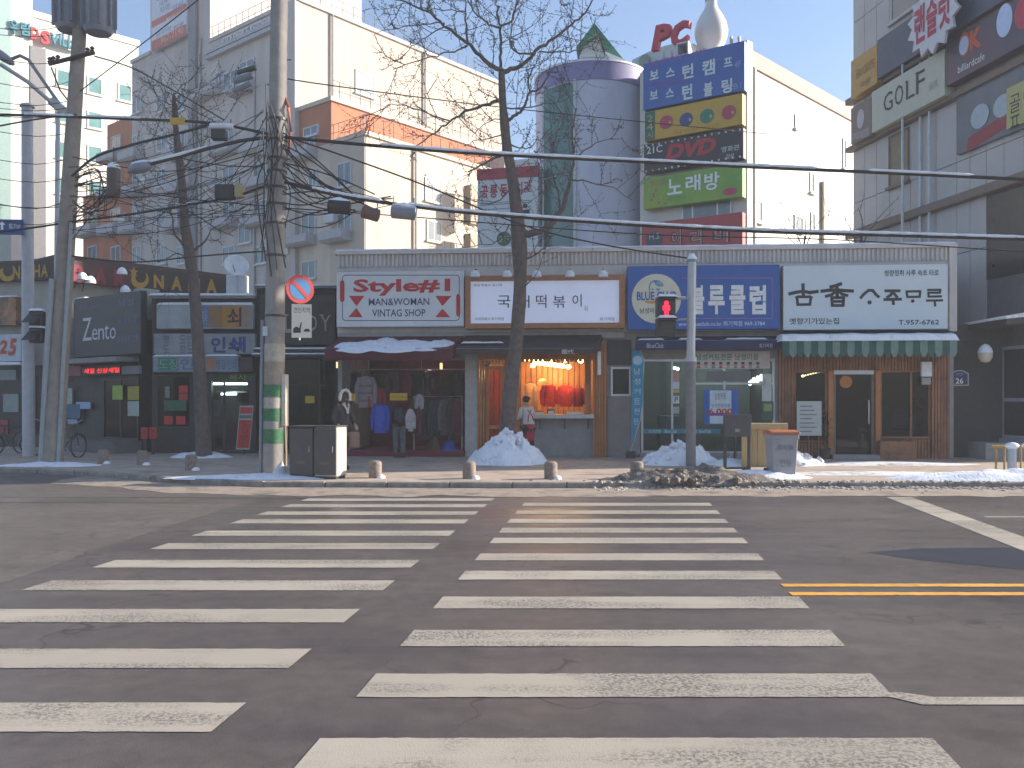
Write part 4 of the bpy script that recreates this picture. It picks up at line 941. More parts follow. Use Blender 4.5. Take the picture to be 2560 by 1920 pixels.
for c0 in ((222, 244), (280, 304), (334, 355), (395, 418), (445, 466), (560, 590), (640, 668)):
    for y0 in (250, 348, 436, 528, 618):
        top_ok = not (c0[0] < 250 and y0 < 500) and not (c0[0] < 320 and y0 < 330)
        if c0[0] > 500 and y0 < 300: top_ok = False
        if not top_ok: continue
        k = (c0[0] - 222) / 450; yy = y0 - 26 * k if y0 < 600 else y0
        win(H, (c0[0], c0[1], yy, yy + 44), hot, y=-0.10)
        if y0 in (348, 528, 436) and c0[0] not in (395,): balc(H, (c0[0] - 14, c0[1] + 6, yy + 46, yy + 70), hot)
for s_f, xx, za, zb_ in ((s4, 2.2, 0.2, blocks[4][3]), (s4, 9.5, 0.2, blocks[4][3]), (s6, 3.4, 0.2, blocks[6][3]), (H, hx(640), 0.2, hz(640, 160)), (H, hx(505), 0.2, 24)): MB().tube([s_f.w(xx, -0.12, za), s_f.w(xx, -0.12, zb_)], 0.07, 6).build('downpipe', M_RAIL, hot)
for px, py in ((352, 470), (420, 380), (572, 478), (655, 390), (812, 560), (300, 560), (700, 640)):
    a, z0 = H.at(px, py, -0.3); bx('air_conditioner', M_WINF, hot, H, a, a + 0.85, -0.42, -0.07, z0, z0 + 0.6, 0.03)
# vertical banner sign on the tower
t, q = signboard('tall vertical sign with red and white lettering bands on the grey tower', H, (379, 466, -70, 127), -0.35, 0.28, mat('tower_sign', (0.55, 0.60, 0.68), 0.5), ref='l')
c = lambda x, y: (360 + x * .1809, y * .1809)
for (xa, ya, xb, yb) in ((165, 300, 585, 390), (135, 575, 565, 715)):
    z0 = H.at(379, c(0, yb)[1], -0.36)[1]; z1 = H.at(379, c(0, ya)[1], -0.36)[1]
    bx('red_band', K((0.50, 0.10, 0.10)), t, H, q[0] + 0.01, q[1] - 0.01, -0.358, -0.352, z0, z1)
for s_, x0_, x1_, y0_, y1_, m_ in (('전문의원', 300, 580, 255, 330, MW), ('치과', 215, 360, 110, 200, K((0.12, 0.2, 0.4))), ('의원', 385, 540, 85, 170, K((0.12, 0.2, 0.4))), ('미용', 215, 330, 30, 95, K((0.12, 0.2, 0.4))), ('의원', 170, 290, -40, 40, MR), ('당구장', 170, 380, 455, 520, K((0.2, 0.25, 0.5))), ('PC방', 420, 545, 350, 420, MR), ('967-7190', 230, 545, 520, 610, K((0.65, 0.5, 0.3)))):
    a = c(x0_, y0_); b = c(x1_, y1_); text(s_, m_, t, H, H.rect(a[0], b[0], a[1], b[1], -0.364), -0.364)
# ---- white tower at the far left
V = Fr(-31.6, 75.0, 45)
vx = lambda px: V.at(px, 500)[0]; vz = lambda px, py: V.at(px, py)[1]
dsv = thing('white_tower_block', 'bright white apartment tower with teal windows at the far left', 'building', V, (-8, 0, 0))
zt_ = vz(330, 112)
bx('wall', M_WHITEB, dsv, V, vx(-160), 0.0, 0, 9, 0, zt_)
bx('stair_tower', M_WHITEB, dsv, V, vx(-160), vx(78), -0.3, 6, 0, zt_ + 9)
bx('glass_column', mat('pale_teal_glass', (0.30, 0.42, 0.40), 0.3, var=0.1), dsv, V, vx(-40), vx(24), -0.36, -0.30, 0, zt_ + 8)
bx('dark_shaft', mat('shaft_grey', (0.20, 0.20, 0.21), 0.7), dsv, V, vx(72), vx(111), -0.36, -0.3, 0, vz(72, 116))
bx('roof_house', M_GREYW, dsv, V, -4.5, -0.6, 3, 7, zt_, zt_ + 2.6); bx('parapet', M_WHITEB, dsv, V, vx(78), 0.1, -0.1, 0.3, zt_ - 0.01, zt_ + 0.5)
for cx0, cx1 in ((140, 176), (218, 256), (294, 330)):
    for k, y0 in enumerate((110, 150, 240, 330, 420)):
        s_ = (cx0 - 140) / 155; yy = y0 + 20 + s_ * 22 - (y0 - 330) * s_ * 0.08
        if cx0 > 290 and y0 < 140: continue
        if y0 == 110 and cx0 < 290: continue
        win(V, (cx0, cx1, yy, yy + 44), dsv, M_WHITEB, M_TEALP, -0.06, 0.12, (), 'l')
for i in range(14): bx('panel_joint', mat('joint_grey', (0.5, 0.5, 0.47), 0.8), dsv, V, vx(111), 0.0, -0.012, 0, zt_ - 2.1 * i - 1.9, zt_ - 2.1 * i - 1.84)
c = lambda x, y: (x * .2893, y * .2893)
for s_, x0_, x1_, y0_, y1_, m_ in (('우', 82, 150, 170, 290, TEAL), ('림', 172, 250, 190, 305, TEAL), ('D', 258, 330, 235, 338, MR), ('S', 345, 425, 262, 380, MR), ('V', 428, 500, 285, 380, TEAL), ('I', 505, 520, 295, 395, TEAL), ('L', 532, 570, 300, 405, TEAL), ('L', 582, 625, 310, 420, TEAL), ('E', 640, 690, 320, 432, TEAL)):
    a = c(x0_, y0_); b = c(x1_, y1_); text(s_, m_, dsv, V, V.rect(a[0], b[0], a[1], b[1], -0.32), -0.33, bold=0.03, deep=0.25)
# ---- leisure building with the drum
B = Fr(8.93, 34.0, -34); BS = Fr(8.93, 34.0, 46)
bxp = lambda px: B.at(px, 500)[0]; bzp = lambda px, py: B.at(px, py)[1]
lei = thing('leisure_building', 'white leisure building with a round drum and a stack of coloured signs', 'building', B, (-2, 0, 0))
ZB = bzp(1862, 124); XB = bxp(1600)
M_LIL = mat('pale_lilac_cladding', (0.52, 0.55, 0.65), 0.65, var=0.10, scale=1.2, streak=7, col2=(0.46, 0.485, 0.575), thr=(0.5, 0.7)); M_PURP = mat('purple_band', (0.21, 0.20, 0.38), 0.6, var=0.06)
A_ = B.w(XB, 0, 0); Bc = B.w(0, 0, 0); Cc = BS.w(13.5, 0, 0); Dc = Vector((A_.x + 5, A_.y + 7, 0))
mb = MB().prismz([(Bc.x, Bc.y), (Cc.x, Cc.y), (Dc.x, Dc.y), (A_.x, A_.y)], 0, ZB); mb.build('wall', M_WHITEB, lei)
bx('coping', mat('pink_coping', (0.46, 0.32, 0.30), 0.8), lei, BS, 0.25, 13.4, -0.08, 0.4, ZB - 0.55, ZB + 0.08)
bx('corner_strip', M_WHITEB, lei, BS, 0.0, 0.42, -0.10, 0.0, 0, ZB + 0.35)
MB().tube([BS.w(0.62, -0.08, 0.2), BS.w(0.62, -0.08, ZB - 0.6)], 0.07, 6).build('downpipe', M_RAIL, lei); MB().tube([BS.w(6.6, -0.08, 0.2), BS.w(6.6, -0.08, ZB - 3.9)], 0.08, 6).build('downpipe', mat('tan_pipe', (0.45, 0.36, 0.25), 0.6), lei)
for px in ((1886, 1904, 498, 552), (1985, 2006, 537, 575), (2024, 2034, 430, 480), (2026, 2036, 530, 575), (2106, 2114, 345, 420), (1986, 1990, 285, 320)): win(BS, px, lei, M_WINF, M_PANE, -0.05, 0.06, (), 'l')
DRX, DRY, DRR = 3.45, 38.6, 2.42; zdr = 1.6 + 850 * 36.2 / FPX
MB().lathe([(DRR, 0), (DRR, zdr - 0.75)], DRX, DRY, 64).build('drum', M_LIL, lei, smooth=True)
MB().lathe([(DRR + 0.04, zdr - 0.75), (DRR + 0.04, zdr)], DRX, DRY, 64).build('drum_band', M_PURP, lei, smooth=True)
MB().lathe([(DRR + 0.06, zdr), (DRR + 0.06, zdr + 0.08), (DRR - 0.1, zdr + 0.12)], DRX, DRY, 64).build('snow_rim', M_SNOW, lei, smooth=True)
# curved green glazing on the drum
def dang(px):
    dx = (px - CX) / FPX; best = None
    a_ = dx * dx + 1; b_ = -2 * (dx * DRX + DRY); c_ = DRX ** 2 + DRY ** 2 - (DRR + 0.03) ** 2
    t_ = (-b_ - math.sqrt(max(0, b_ * b_ - 4 * a_ * c_))) / (2 * a_); return math.atan2(t_ - DRY, dx * t_ - DRX), t_
a0, t0 = dang(1358); a1, t1 = dang(1437)
if a0 > 0: a0 -= 2 * math.pi
if a1 > 0: a1 -= 2 * math.pi
zg1 = CH + (HY - 205) / FPX * t1
mb = MB(); nseg = 8; M_GRG = mat('green_glazing', (0.06, 0.17, 0.15), 0.25, var=0.12, scale=0.6, spec=0.7)
for row, (za, zb_) in enumerate(((2, 5.0), (5.05, 8.0), (8.05, 10.9), (10.95, zg1))):
    vs = [(DRX + math.cos(a0 + (a1 - a0) * i / nseg) * (DRR + 0.035), DRY + math.sin(a0 + (a1 - a0) * i / nseg) * (DRR + 0.035), z) for z in (za, zb_) for i in range(nseg + 1)]
    MB().add(vs, [(i, i + 1, nseg + 2 + i, nseg + 1 + i) for i in range(nseg)]).build('glazing_panel', M_GRG, lei)
for aa in (a0, a1): MB().tube([(DRX + math.cos(aa) * (DRR + 0.03), DRY + math.sin(aa) * (DRR + 0.03), z) for z in (1, zg1 + 0.1)], 0.07, 5).build('glazing_edge', M_WINF, lei)
# roof: arched hall, tent canopies
ar = [(1580 + 230 * i / 12, 150 - 42 * math.sin(math.pi * i / 12 * 0.9)) for i in range(13)]
v = [B.at(a, b, 3.0) for a, b in ar]; pts_ = [(v[0][0], ZB - 1)] + [(v[-1][0], ZB - 1)] + v[::-1]
MB().prism(pts_, 3.0, 7.0).build('arched_roof', mat('grey_arch', (0.42, 0.45, 0.47), 0.6), lei, B)
disc(B, 1611, 150, 14, 2.92, mat('round_window', (0.16, 0.19, 0.21), 0.3), lei, 'round_window', deep=0.07)
win(B, (1690, 1720, 108, 142), lei, M_WINF, M_PANE, 2.9, 0.06, ())
M_GTENT = mat('green_tent', (0.04, 0.20, 0.13), 0.7); M_WTENT = mat('white_tent', (0.72, 0.72, 0.70), 0.7)
for i, (pa, pb, pc_, m) in enumerate((((1448, 142), (1487, 58), (1512, 142), M_WTENT), ((1487, 58), (1518, 142), (1560, 150), M_GTENT), ((1440, 118), (1487, 56), (1490, 84), M_GTENT), ((1512, 128), (1530, 150), (1570, 152), M_WTENT))):
    q3 = [P(*pp, 37.6 - 0.25 * i) for pp in (pa, pb, pc_)]; bk = Vector((0.2, 1.6, 0))
    MB().add(q3 + [q_ + bk for q_ in q3], [(0, 1, 2), (5, 4, 3), (0, 3, 4, 1), (1, 4, 5, 2), (2, 5, 3, 0)]).build('tent_canopy', m, lei)
win(B, (1706, 1830, 508, 552), lei, M_ALU, mat('strip_window', (0.18, 0.24, 0.26), 0.2), -0.06, 0.06, (0.22, 0.72), 'l')
# bowling pin
pp = P(1778, 125, 36.3); k = 36.3 / FPX
pin = thing('bowling_pin_figure', 'giant white bowling pin standing on the roof beside the PC letters', 'roof figure', loc=(pp.x, pp.y, ZB - 0.3))
prof = [(24, 124), (34, 110), (40, 92), (41, 78), (37, 58), (27, 38), (18, 24), (14, 12), (14, 0), (17, -14), (19, -26), (16, -40), (8, -48), (1, -50)]
MB().lathe([(r * k, CH + (HY - y) * k) for r, y in [(24, 150)] + prof], pp.x, pp.y, 28).build('body', mat('pin_white', (0.66, 0.64, 0.62), 0.45, var=0.05), pin, smooth=True)
MB().lathe([(15.2 * k, CH + (HY - 4) * k), (14.8 * k, CH + (HY + 2) * k)], pp.x, pp.y, 28).build('neck_stripe', MR, pin)
pcl = thing('roof_letters', 'red PC letters standing on the roof of the leisure building', 'sign', B, (bxp(1660), 0.5, ZB))
for s_, r_ in (('P', (1634, 1683, 72, 132)), ('C', (1682, 1730, 64, 124))): text(s_, K((0.50, 0.03, 0.06)), pcl, B, B.rect(*r_, 0.4), 0.4, bold=0.05, shear=0.2, deep=0.25)
for px in (1648, 1668, 1700, 1716): MB().tube([(bxp(px), 0.45, ZB - 0.2), (bxp(px), 0.45, bzp(px, 120))], 0.03, 4).build('support', M_RAIL, pcl, B)
for px in (1828, 1848): MB().tube([P(px, 140, 35.5), P(px, 92, 35.5)], 0.07, 6).build('roof_pipe', M_RAIL, lei)
# stack of signs on the front
c = lambda x, y: (1590 + x * .3135, 120 + y * .3135)
yS = -0.45
def tx(par, s_, m_, x0_, x1_, y0_, y1_, **k_):
    a = c(x0_, y0_); b = c(x1_, y1_); text(s_, m_, par, B, B.rect(a[0], b[0], a[1], b[1], yS - 0.012), yS - 0.012, **k_)
t, q = signboard('blue roof-edge sign with two rows of white Korean letters for bowling', B, (1608, 1861, 160, 276), yS, 0.4, M_SBLUE)
M_LETW = K((0.60, 0.68, 0.68))
for row in (('보', 110, 180, 185, 258), ('스', 240, 308, 163, 235), ('턴', 370, 458, 140, 252), ('캠', 528, 630, 105, 225), ('프', 700, 768, 85, 155), ('보', 110, 175, 345, 415), ('스', 238, 302, 325, 398), ('턴', 368, 450, 300, 418), ('볼', 540, 610, 280, 390), ('링', 682, 768, 255, 368)): tx(t, row[0], M_LETW, *row[1:], bold=0.03)
tx(t, '4F', K((0.3, 0.36, 0.6)), 785, 835, 110, 160); tx(t, 'B1', K((0.3, 0.36, 0.6)), 778, 838, 285, 330)
tx(t, 'BOSTON CAMP', K((0.25, 0.08, 0.35)), 110, 560, 105, 150); tx(t, 'BOSTON BOWLING', K((0.25, 0.08, 0.35)), 110, 400, 285, 325)
t, q = signboard('yellow sign with four coloured billiard balls and a green 24 hour strip', B, (1612, 1856, 281, 354), yS, 0.35, mat('sign_yellow', (0.55, 0.33, 0.03), 0.5, var=0.06))
x0_, x1_, z0_, z1_ = q
bx('green_strip', K((0.02, 0.12, 0.10)), t, B, x0_ + 0.01, x0_ + 0.45, yS - 0.006, yS - 0.001, z0_ + 0.02, z1_ - 0.02)
for i, s_ in enumerate('24시'): text(s_, K((0.5, 0.4, 0.05)), t, B, (x0_ + 0.1, x0_ + 0.36, z1_ - 0.1 - 0.33 * (i + 1), z1_ - 0.16 - 0.33 * i), yS - 0.01)
for px, py, r_, col in ((241, 592, 17, (0.42, 0.05, 0.10)), (400, 570, 17, (0.03, 0.07, 0.20)), (566, 543, 18, (0.03, 0.20, 0.13)), (740, 513, 18, (0.42, 0.05, 0.10))):
    disc(B, *c(px, py), r_, yS - 0.008, K(col), t, 'ball'); a = c(px + 30, py); poly(B, [(a[0], a[1] - 5), (a[0] + 4, a[1]), (a[0], a[1] + 5), (a[0] - 4, a[1])], yS - 0.014, K((0.5, 0.42, 0.1)), t, 'glint')
tx(t, '당구장 시간', K((0.4, 0.16, 0.03)), 310, 660, 665, 690)
t, q = signboard('black sign with big red DVD letters and rows of small bulbs', B, (1610, 1858, 362, 434), yS, 0.35, mat('sign_black', (0.025, 0.02, 0.025), 0.5))
x0_, x1_, z0_, z1_ = q
tx(t, 'DVD', K((0.45, 0.03, 0.04)), 232, 640, 775, 900, bold=0.05, shear=0.25)
tx(t, '21C', M_LETW, 85, 210, 790, 850, bold=0.02); tx(t, '영화관', M_LETW, 680, 825, 790, 835); tx(t, '감상', M_LETW, 718, 782, 848, 885)
bm_ = MB().ball((0, 0, 0), 0.045, n=6, m=4).mesh('sign_bulb'); bm_.materials.append(MW)
for i in range(15):
    for zz in (z0_ + 0.07, z1_ - 0.07): link('sign_bulb', bm_, t, B.M @ Matrix.Translation((x0_ + 0.12 + i * (x1_ - x0_ - 0.24) / 14, yS - 0.02, zz)))
t, q = signboard('green sign with white Korean letters for a singing room', B, (1609, 1856, 446, 524), yS - 0.02, 0.38, mat('sign_green', (0.17, 0.36, 0.05), 0.5, var=0.2, scale=1.2, col2=(0.30, 0.36, 0.04), thr=(0.45, 0.65)))
yS -= 0.02
for row in (('노', 250, 368, 1050, 1175), ('래', 395, 515, 1020, 1148), ('방', 545, 665, 1000, 1140)): tx(t, row[0], MW, *row[1:], bold=0.02)
tx(t, '보스턴', K((0.45, 0.1, 0.15)), 110, 235, 1060, 1105); tx(t, '보스턴 방', K((0.12, 0.25, 0.05)), 255, 405, 1190, 1230)
disc(B, *c(748, 1145), 18, yS - 0.008, K((0.5, 0.04, 0.12)), t, 'oval_badge', ry=9)
for i in range(9): disc(B, *c(105 + (i * 37) % 130, 1130 + (i * 53) % 130), 3.5, yS - 0.008, K(((0.35, 0.4, 0.05), (0.1, 0.25, 0.05), (0.4, 0.15, 0.1))[i % 3]), t, 'ornament')
yS += 0.02
t, q = signboard('red sign with dark brush letters just above the shop roof', B, (1604, 1856, 560, 640), yS, 0.35, mat('sign_red', (0.38, 0.045, 0.05), 0.5, var=0.06))
disc(B, *c(145, 1530), 21, yS - 0.008, K((0.05, 0.07, 0.09)), t, 'round_emblem'); tx(t, 'H.S', K((0.5, 0.5, 0.5)), 105, 185, 1480, 1530)
for row in (('아', 275, 390, 1455, 1590), ('라', 430, 560, 1450, 1585), ('비', 610, 750, 1455, 1560)):
    tx(t, row[0], K((0.5, 0.3, 0.28)), *row[1:], bold=0.04)
yS -= 0.008
for row in (('아', 275, 390, 1455, 1590), ('라', 430, 560, 1450, 1585), ('비', 610, 750, 1455, 1560)): tx(t, row[0], MK, *row[1:])
yS += 0.008
# ---- clinic board building between
Q = Fr(0.95, 37.0, -15)
cl = thing('clinic_building', 'narrow white clinic building with a red top stripe behind the big tree', 'building', Q, (-1, 0, 0))
x0_, x1_, z0_, z1_ = Q.rect(1194, 1345, 426, 640, 0)
bx('wall', mat('clinic_white', (0.60, 0.62, 0.64), 0.7, var=0.05), cl, Q, x0_, x1_, 0, 6, 0, z1_); bx('red_stripe', K((0.40, 0.03, 0.06)), cl, Q, x0_ - 0.02, x1_ + 0.02, -0.06, 0.2, z1_ - 0.42, z1_ + 0.02)
bx('roof_house', M_WHITEB, cl, Q, x0_ + 0.7, x1_ - 0.2, 2, 5, z1_, z1_ + 0.9)
c2 = lambda x, y: (1170 + x * .1447, 400 + y * .1447)
def tq(s_, m_, x0_, x1_, y0_, y1_, **k_):
    a = c2(x0_, y0_); b = c2(x1_, y1_); text(s_, m_, cl, Q, Q.rect(a[0], b[0], a[1], b[1], -0.012), -0.012, **k_)
for s_, a, b, e, f_ in (('공', 215, 350, 445, 660), ('릉', 375, 510, 430, 660), ('동', 550, 680, 420, 640), ('치', 825, 940, 380, 600), ('과', 960, 1100, 360, 560)): tq(s_, K((0.38, 0.04, 0.06)), a, b, e, f_, bold=0.03)
for yy in (690, 720, 800): poly(Q, [c2(205, yy + 60), c2(1100, yy), c2(1100, yy + 12), c2(205, yy + 72)], -0.008, K((0.05, 0.22, 0.2)), cl, 'line')
disc(Q, *c2(985, 790), 6, -0.012, MK, cl, 'figure_head'); poly(Q, [c2(905, 870), c2(1070, 850), c2(1050, 960), c2(930, 965)], -0.012, MK, cl, 'figure_body')
disc(Q, *c2(620, 1360), 18, -0.012, K((0.03, 0.12, 0.06)), cl, 'round_badge'); tq('2F', MW, 525, 705, 1315, 1430, bold=0.02)
# ---- tall building on the right: the visible face recedes
GR = Fr((2133 - CX) / FPX * 31.0, 31.0, -80.4)
gx = lambda px: GR.at(px, 500)[0]
rb = thing('grey_tower_block', 'tall grey panelled building with large sign boards at the right edge', 'building', GR, (4, 0, 0))
XE = 8.85; ZR = 24.0
M_GPAN = mat('grey_stone_panel', (0.50, 0.465, 0.44), 0.6, var=0.08, scale=0.8, spec=0.4); M_GJ = mat('panel_joint_dark', (0.12, 0.12, 0.13), 0.8); M_BRB = mat('brown_ledge', (0.20, 0.15, 0.12), 0.7)
bx('core', M_GJ, rb, GR, 0.0, XE, 0.03, 7, 0, ZR)
def gz(px, py): return GR.at(px, py)[1]
rows = [(-0.0, gz(2171, 690)), (gz(2171, 690), gz(2171, 585)), (gz(2171, 567), gz(2133, 510)), (gz(2133, 510), gz(2133, 381)), (gz(2133, 369), gz(2133, 255)), (gz(2133, 255), gz(2133, 60)), (gz(2133, 60), gz(2133, -60)), (gz(2133, -60), ZR)]
xj = [gx(p_) for p_ in (2133, 2161, 2191, 2224, 2276, 2305, 2340, 2392, 2425, 2466, 2510, 2560)] + [XE - 0.02]
for r_, (za, zb_) in enumerate(rows):
    for i, (a, b) in enumerate(zip(xj[:-1], xj[1:])):
        if r_ < 2 and i >= 9: continue
        bx('wall_panel', M_GPAN, rb, GR, a + 0.012, b - 0.012, 0.0, 0.028, za + 0.012, zb_ - 0.012)
for pa, pb in (((2171, 567), (2171, 585)), ((2133, 369), (2133, 381)), ((2133, 248), (2133, 262))): bx('ledge', M_BRB, rb, GR, -0.15, XE, -0.22, 0.029, gz(*pb), gz(*pa), 0.01)
bx('dark_window', mat('dark_bay', (0.02, 0.025, 0.03), 0.2), rb, GR, gx(2466), XE - 0.05, 0.005, 0.029, gz(2466, 700), gz(2171, 589))
win(GR, (2224, 2274, 342, 470), rb, M_BRB, mat('brown_blind', (0.20, 0.16, 0.10), 0.4), -0.05, 0.06, ())
win(GR, (2228, 2560, -120, 60), rb, M_GPAN, mat('blue_glass', (0.07, 0.12, 0.17), 0.1), -0.04, 0.08, (0.35, 0.7))
yG = -0.40
def gs(lab, px, m, yo=yG): return signboard(lab, GR, px, yo, 0.34, m)
def tg(par, s_, m_, px, yo=yG - 0.012, **k_): text(s_, m_, par, GR, GR.rect(*px, yo), yo, **k_)
t, q = gs('yellow tobacco-coloured sign at the far corner of the grey tower', (2127, 2192, 154, 248), mat('sign_ochre', (0.50, 0.28, 0.06), 0.5)); tg(t, 'FAVORITE', K((0.28, 0.16, 0.05)), (2140, 2186, 175, 198)); tg(t, '미용', K((0.28, 0.16, 0.05)), (2150, 2176, 205, 222))
t, q = gs('dark grey blank sign band above the golf sign', (2193, 2700, 101, 198), mat('sign_slate', (0.07, 0.08, 0.12), 0.5))
t, q = gs('mauve sign with a pale golf ball left of the golf lettering', (2127, 2178, 272, 362), mat('sign_mauve', (0.17, 0.13, 0.13), 0.5)); disc(GR, 2151, 297, 9, yG - 0.008, K((0.5, 0.45, 0.47)), t, 'golf_ball', ry=24); poly(GR, [(2131, 335), (2172, 318), (2172, 340), (2131, 350)], yG - 0.006, K((0.3, 0.24, 0.26)), t, 'ground_shape')
t, q = gs('cream sign reading GOLF on the grey tower', (2179, 2361, 231, 333), mat('sign_cream', (0.50, 0.50, 0.40), 0.5, var=0.05))
c5 = lambda x, y: (2120 + x * .2411, y * .2411)
for s_, x0_, x1_, y0_, y1_ in (('G', 368, 462, 985, 1175), ('O', 485, 570, 905, 1110), ('L', 600, 690, 850, 1040), ('F', 705, 795, 760, 985)):
    a = c5(x0_, y0_); b = c5(x1_, y1_); tg(t, s_, MK, (a[0], b[0], a[1], b[1]))
    if s_ in 'LF': r4 = GR.rect(a[0], b[0], a[1], b[1], yG); bx('serif', MK, t, GR, r4[0] - 0.03, r4[0] + 0.12, yG - 0.012, yG - 0.008, r4[3] - 0.02, r4[3] + 0.012)
a = c5(840, 960); tg(t, '골프', K((0.3, 0.3, 0.25)), (a[0], a[0] + 22, a[1] - 22, a[1] - 4))
t, q = gs('dark purple billiard cafe sign with an orange OK logo', (2365, 2640, 108, 216), mat('sign_dkpurple', (0.055, 0.04, 0.085), 0.45, var=0.15, scale=0.8, col2=(0.14, 0.05, 0.05), thr=(0.5, 0.7)))
a = c5(1150, 400); b = c5(1260, 620); tg(t, 'O', K((0.55, 0.10, 0.03)), (a[0], b[0], a[1] - 10, b[1]), bold=0.08); disc(GR, *c5(1200, 470), 12, yG - 0.018, K((0.45, 0.5, 0.65)), t, 'logo_ball', ry=23)
a = c5(1260, 330); b = c5(1390, 540); tg(t, 'K', K((0.55, 0.10, 0.03)), (a[0], b[0], a[1], b[1]), bold=0.06); a = c5(1140, 690); b = c5(1415, 765); tg(t, 'billiardcafe', MW, (a[0], b[0], a[1], b[1]))
disc(GR, *c5(1620, 210), 20, yG - 0.008, K((0.55, 0.65, 0.85)), t, 'white_ball', ry=41); disc(GR, *c5(1830, 120), 26, yG - 0.008, K((0.5, 0.03, 0.08)), t, 'red_ball', ry=42)
t, q = gs('large picture board with white plates on red at the right edge', (2392, 2640, 237, 388), mat('board_grey', (0.12, 0.14, 0.17), 0.4, var=0.2, scale=1), -0.12)
poly(GR, [(2416, 382), (2640, 240), (2640, 190), (2518, 282), (2420, 345)], -0.128, K((0.30, 0.03, 0.05)), t, 'red_field')
disc(GR, *c5(1365, 1205), 23, -0.14, K((0.40, 0.46, 0.5)), t, 'plate', ry=30); disc(GR, *c5(1600, 1095), 24, -0.14, K((0.40, 0.46, 0.5)), t, 'plate', ry=28)
r4 = GR.rect(2518, 2640, 222, 324, -0.15); bx('yellow_panel', K((0.45, 0.42, 0.15)), t, GR, r4[0], r4[1], -0.17, -0.14, r4[2], r4[3])
for i, s_ in enumerate('골프당구장'): text(s_, MK, t, GR, (r4[0] + 0.12 + (i // 2) * 0.5, r4[0] + 0.5 + (i // 2) * 0.5, r4[3] - 0.72 - 0.55 * (i % 2), r4[3] - 0.25 - 0.55 * (i % 2)), -0.175)
# starburst sign
st = thing('starburst_sign', 'white starburst sign with red Korean letters on the grey tower', 'sign', GR, (gx(2332), -0.7, gz(2332, 43)))
r4 = GR.rect(2282, 2388, 16, 100, -0.75); cx_, cz_ = (r4[0] + r4[1]) / 2, GR.at(2330, 42, -0.75)[1]; hw, hh = (r4[1] - r4[0]) / 2, 1.0
MB().prism([(cx_ + hw * 1.25 * (1 if k_ % 2 else 0.80) * math.cos(2 * math.pi * k_ / 28), cz_ + hh * 1.1 * (1 if k_ % 2 else 0.78) * math.sin(2 * math.pi * k_ / 28)) for k_ in range(28)], -0.78, -0.70).build('star_panel', mat('star_white', (0.6, 0.6, 0.62), 0.5), st, GR)
for i, s_ in enumerate('랜슬럿'): text(s_, K((0.45, 0.03, 0.08)), st, GR, (cx_ - hw * 0.86 + hw * 0.58 * i, cx_ - hw * 0.86 + hw * 0.58 * i + hw * 0.52, cz_ - 0.55, cz_ + 0.55), -0.79, bold=0.03)
MB().box(cx_ - 0.1, cx_ + 0.1, -0.70, -0.40, cz_ - 0.1, cz_ + 0.1).build('bracket', M_DKMET, st, GR)
# flag poles behind the shops
for i, (px, top_) in enumerate(((2256, 152), (2300, 120), (2323, 96))):
    g_ = G(px, 27.6 - i * 0.5, SW); d_ = 27.6 - i * 0.5
    fp = thing('flag_pole', ('leftmost', 'middle', 'rightmost')[i] + ' of the three thin white flag poles before the grey tower', 'pole', loc=g_, group='thin white flag poles')
    MB().tube([g_, P(px, 560, d_), P(px, top_, d_)], [0.05, 0.045, 0.035], 8).build('mast', mat('pole_white', (0.55, 0.57, 0.6), 0.4), fp, smooth=True)
    MB().ball(P(px, top_ - 4, d_), 0.05, n=8, m=6).build('finial', M_DKMET, fp)
# ground floor annex right of the shops: dark wall, address plate, egg lamp, windows, curved canopy
AN = Fr(*L.w(XR + 0.05, 0.5, 0)[:2], -2)
an = thing('restaurant_annex', 'dark ground floor restaurant wall between the shops and the grey tower', 'building', AN)
xe = AN.at(2500, 1000)[0]
M_DKCH = mat('charcoal_wall', (0.035, 0.038, 0.042), 0.7, var=0.2)
bx('wall', M_DKCH, an, AN, -0.05, xe + 0.8, 0, 0.3, 0, AN.at(2430, 810)[1]); bx('step', M_GREYW, an, AN, 0.55, xe + 1.6, -0.9, 0.0, SW - 0.03, AN.at(2440, 1108, -0.9)[1])
win(GR, (2470, 2600, 872, 1092), an, mat('blue_grey_frame', (0.26, 0.30, 0.34), 0.5), mat('deep_glass', (0.02, 0.03, 0.04), 0.08), -0.25, 0.09, (0.45,), 'l', (0.42,))
bx('lower_wall', M_DKCH, an, GR, gx(2440), XE - 0.1, -0.2, -0.005, 0, GR.at(2470, 1092)[1] - 0.1)
arc = [(gx(2420) + (XE - gx(2420)) * i / 12) for i in range(13)]
zc = lambda i: GR.at(2420, 822)[1] + 0.12 * math.sin(math.pi * i / 24)
vs = []
for i, x in enumerate(arc): vs += [(x, -0.0, zc(i)), (x, -1.1, zc(i) - 0.12), (x, -1.1, zc(i) - 0.26), (x, 0, zc(i) - 0.20)]
MB().add(vs, [(4 * i + j, 4 * i + (j + 1) % 4, 4 * i + 4 + (j + 1) % 4, 4 * i + 4 + j) for i in range(12) for j in range(4)] + [(0, 1, 2, 3), (48, 51, 50, 49)]).build('canopy', M_DKCH, an, GR)
vs = []
for i, x in enumerate(arc): vs += [(x, -0.05, zc(i) + 0.003), (x, -1.12, zc(i) - 0.115), (x, -1.12, zc(i) - 0.05), (x, -0.5, zc(i) + 0.06), (x, -0.05, zc(i) + 0.07)]
MB().add(vs, [(5 * i + j, 5 * i + (j + 1) % 5, 5 * i + 5 + (j + 1) % 5, 5 * i + 5 + j) for i in range(12) for j in range(5)] + [(0, 1, 2, 3, 4), (60, 64, 63, 62, 61)]).build('snow_layer', M_SNOW, an, GR, smooth=True)
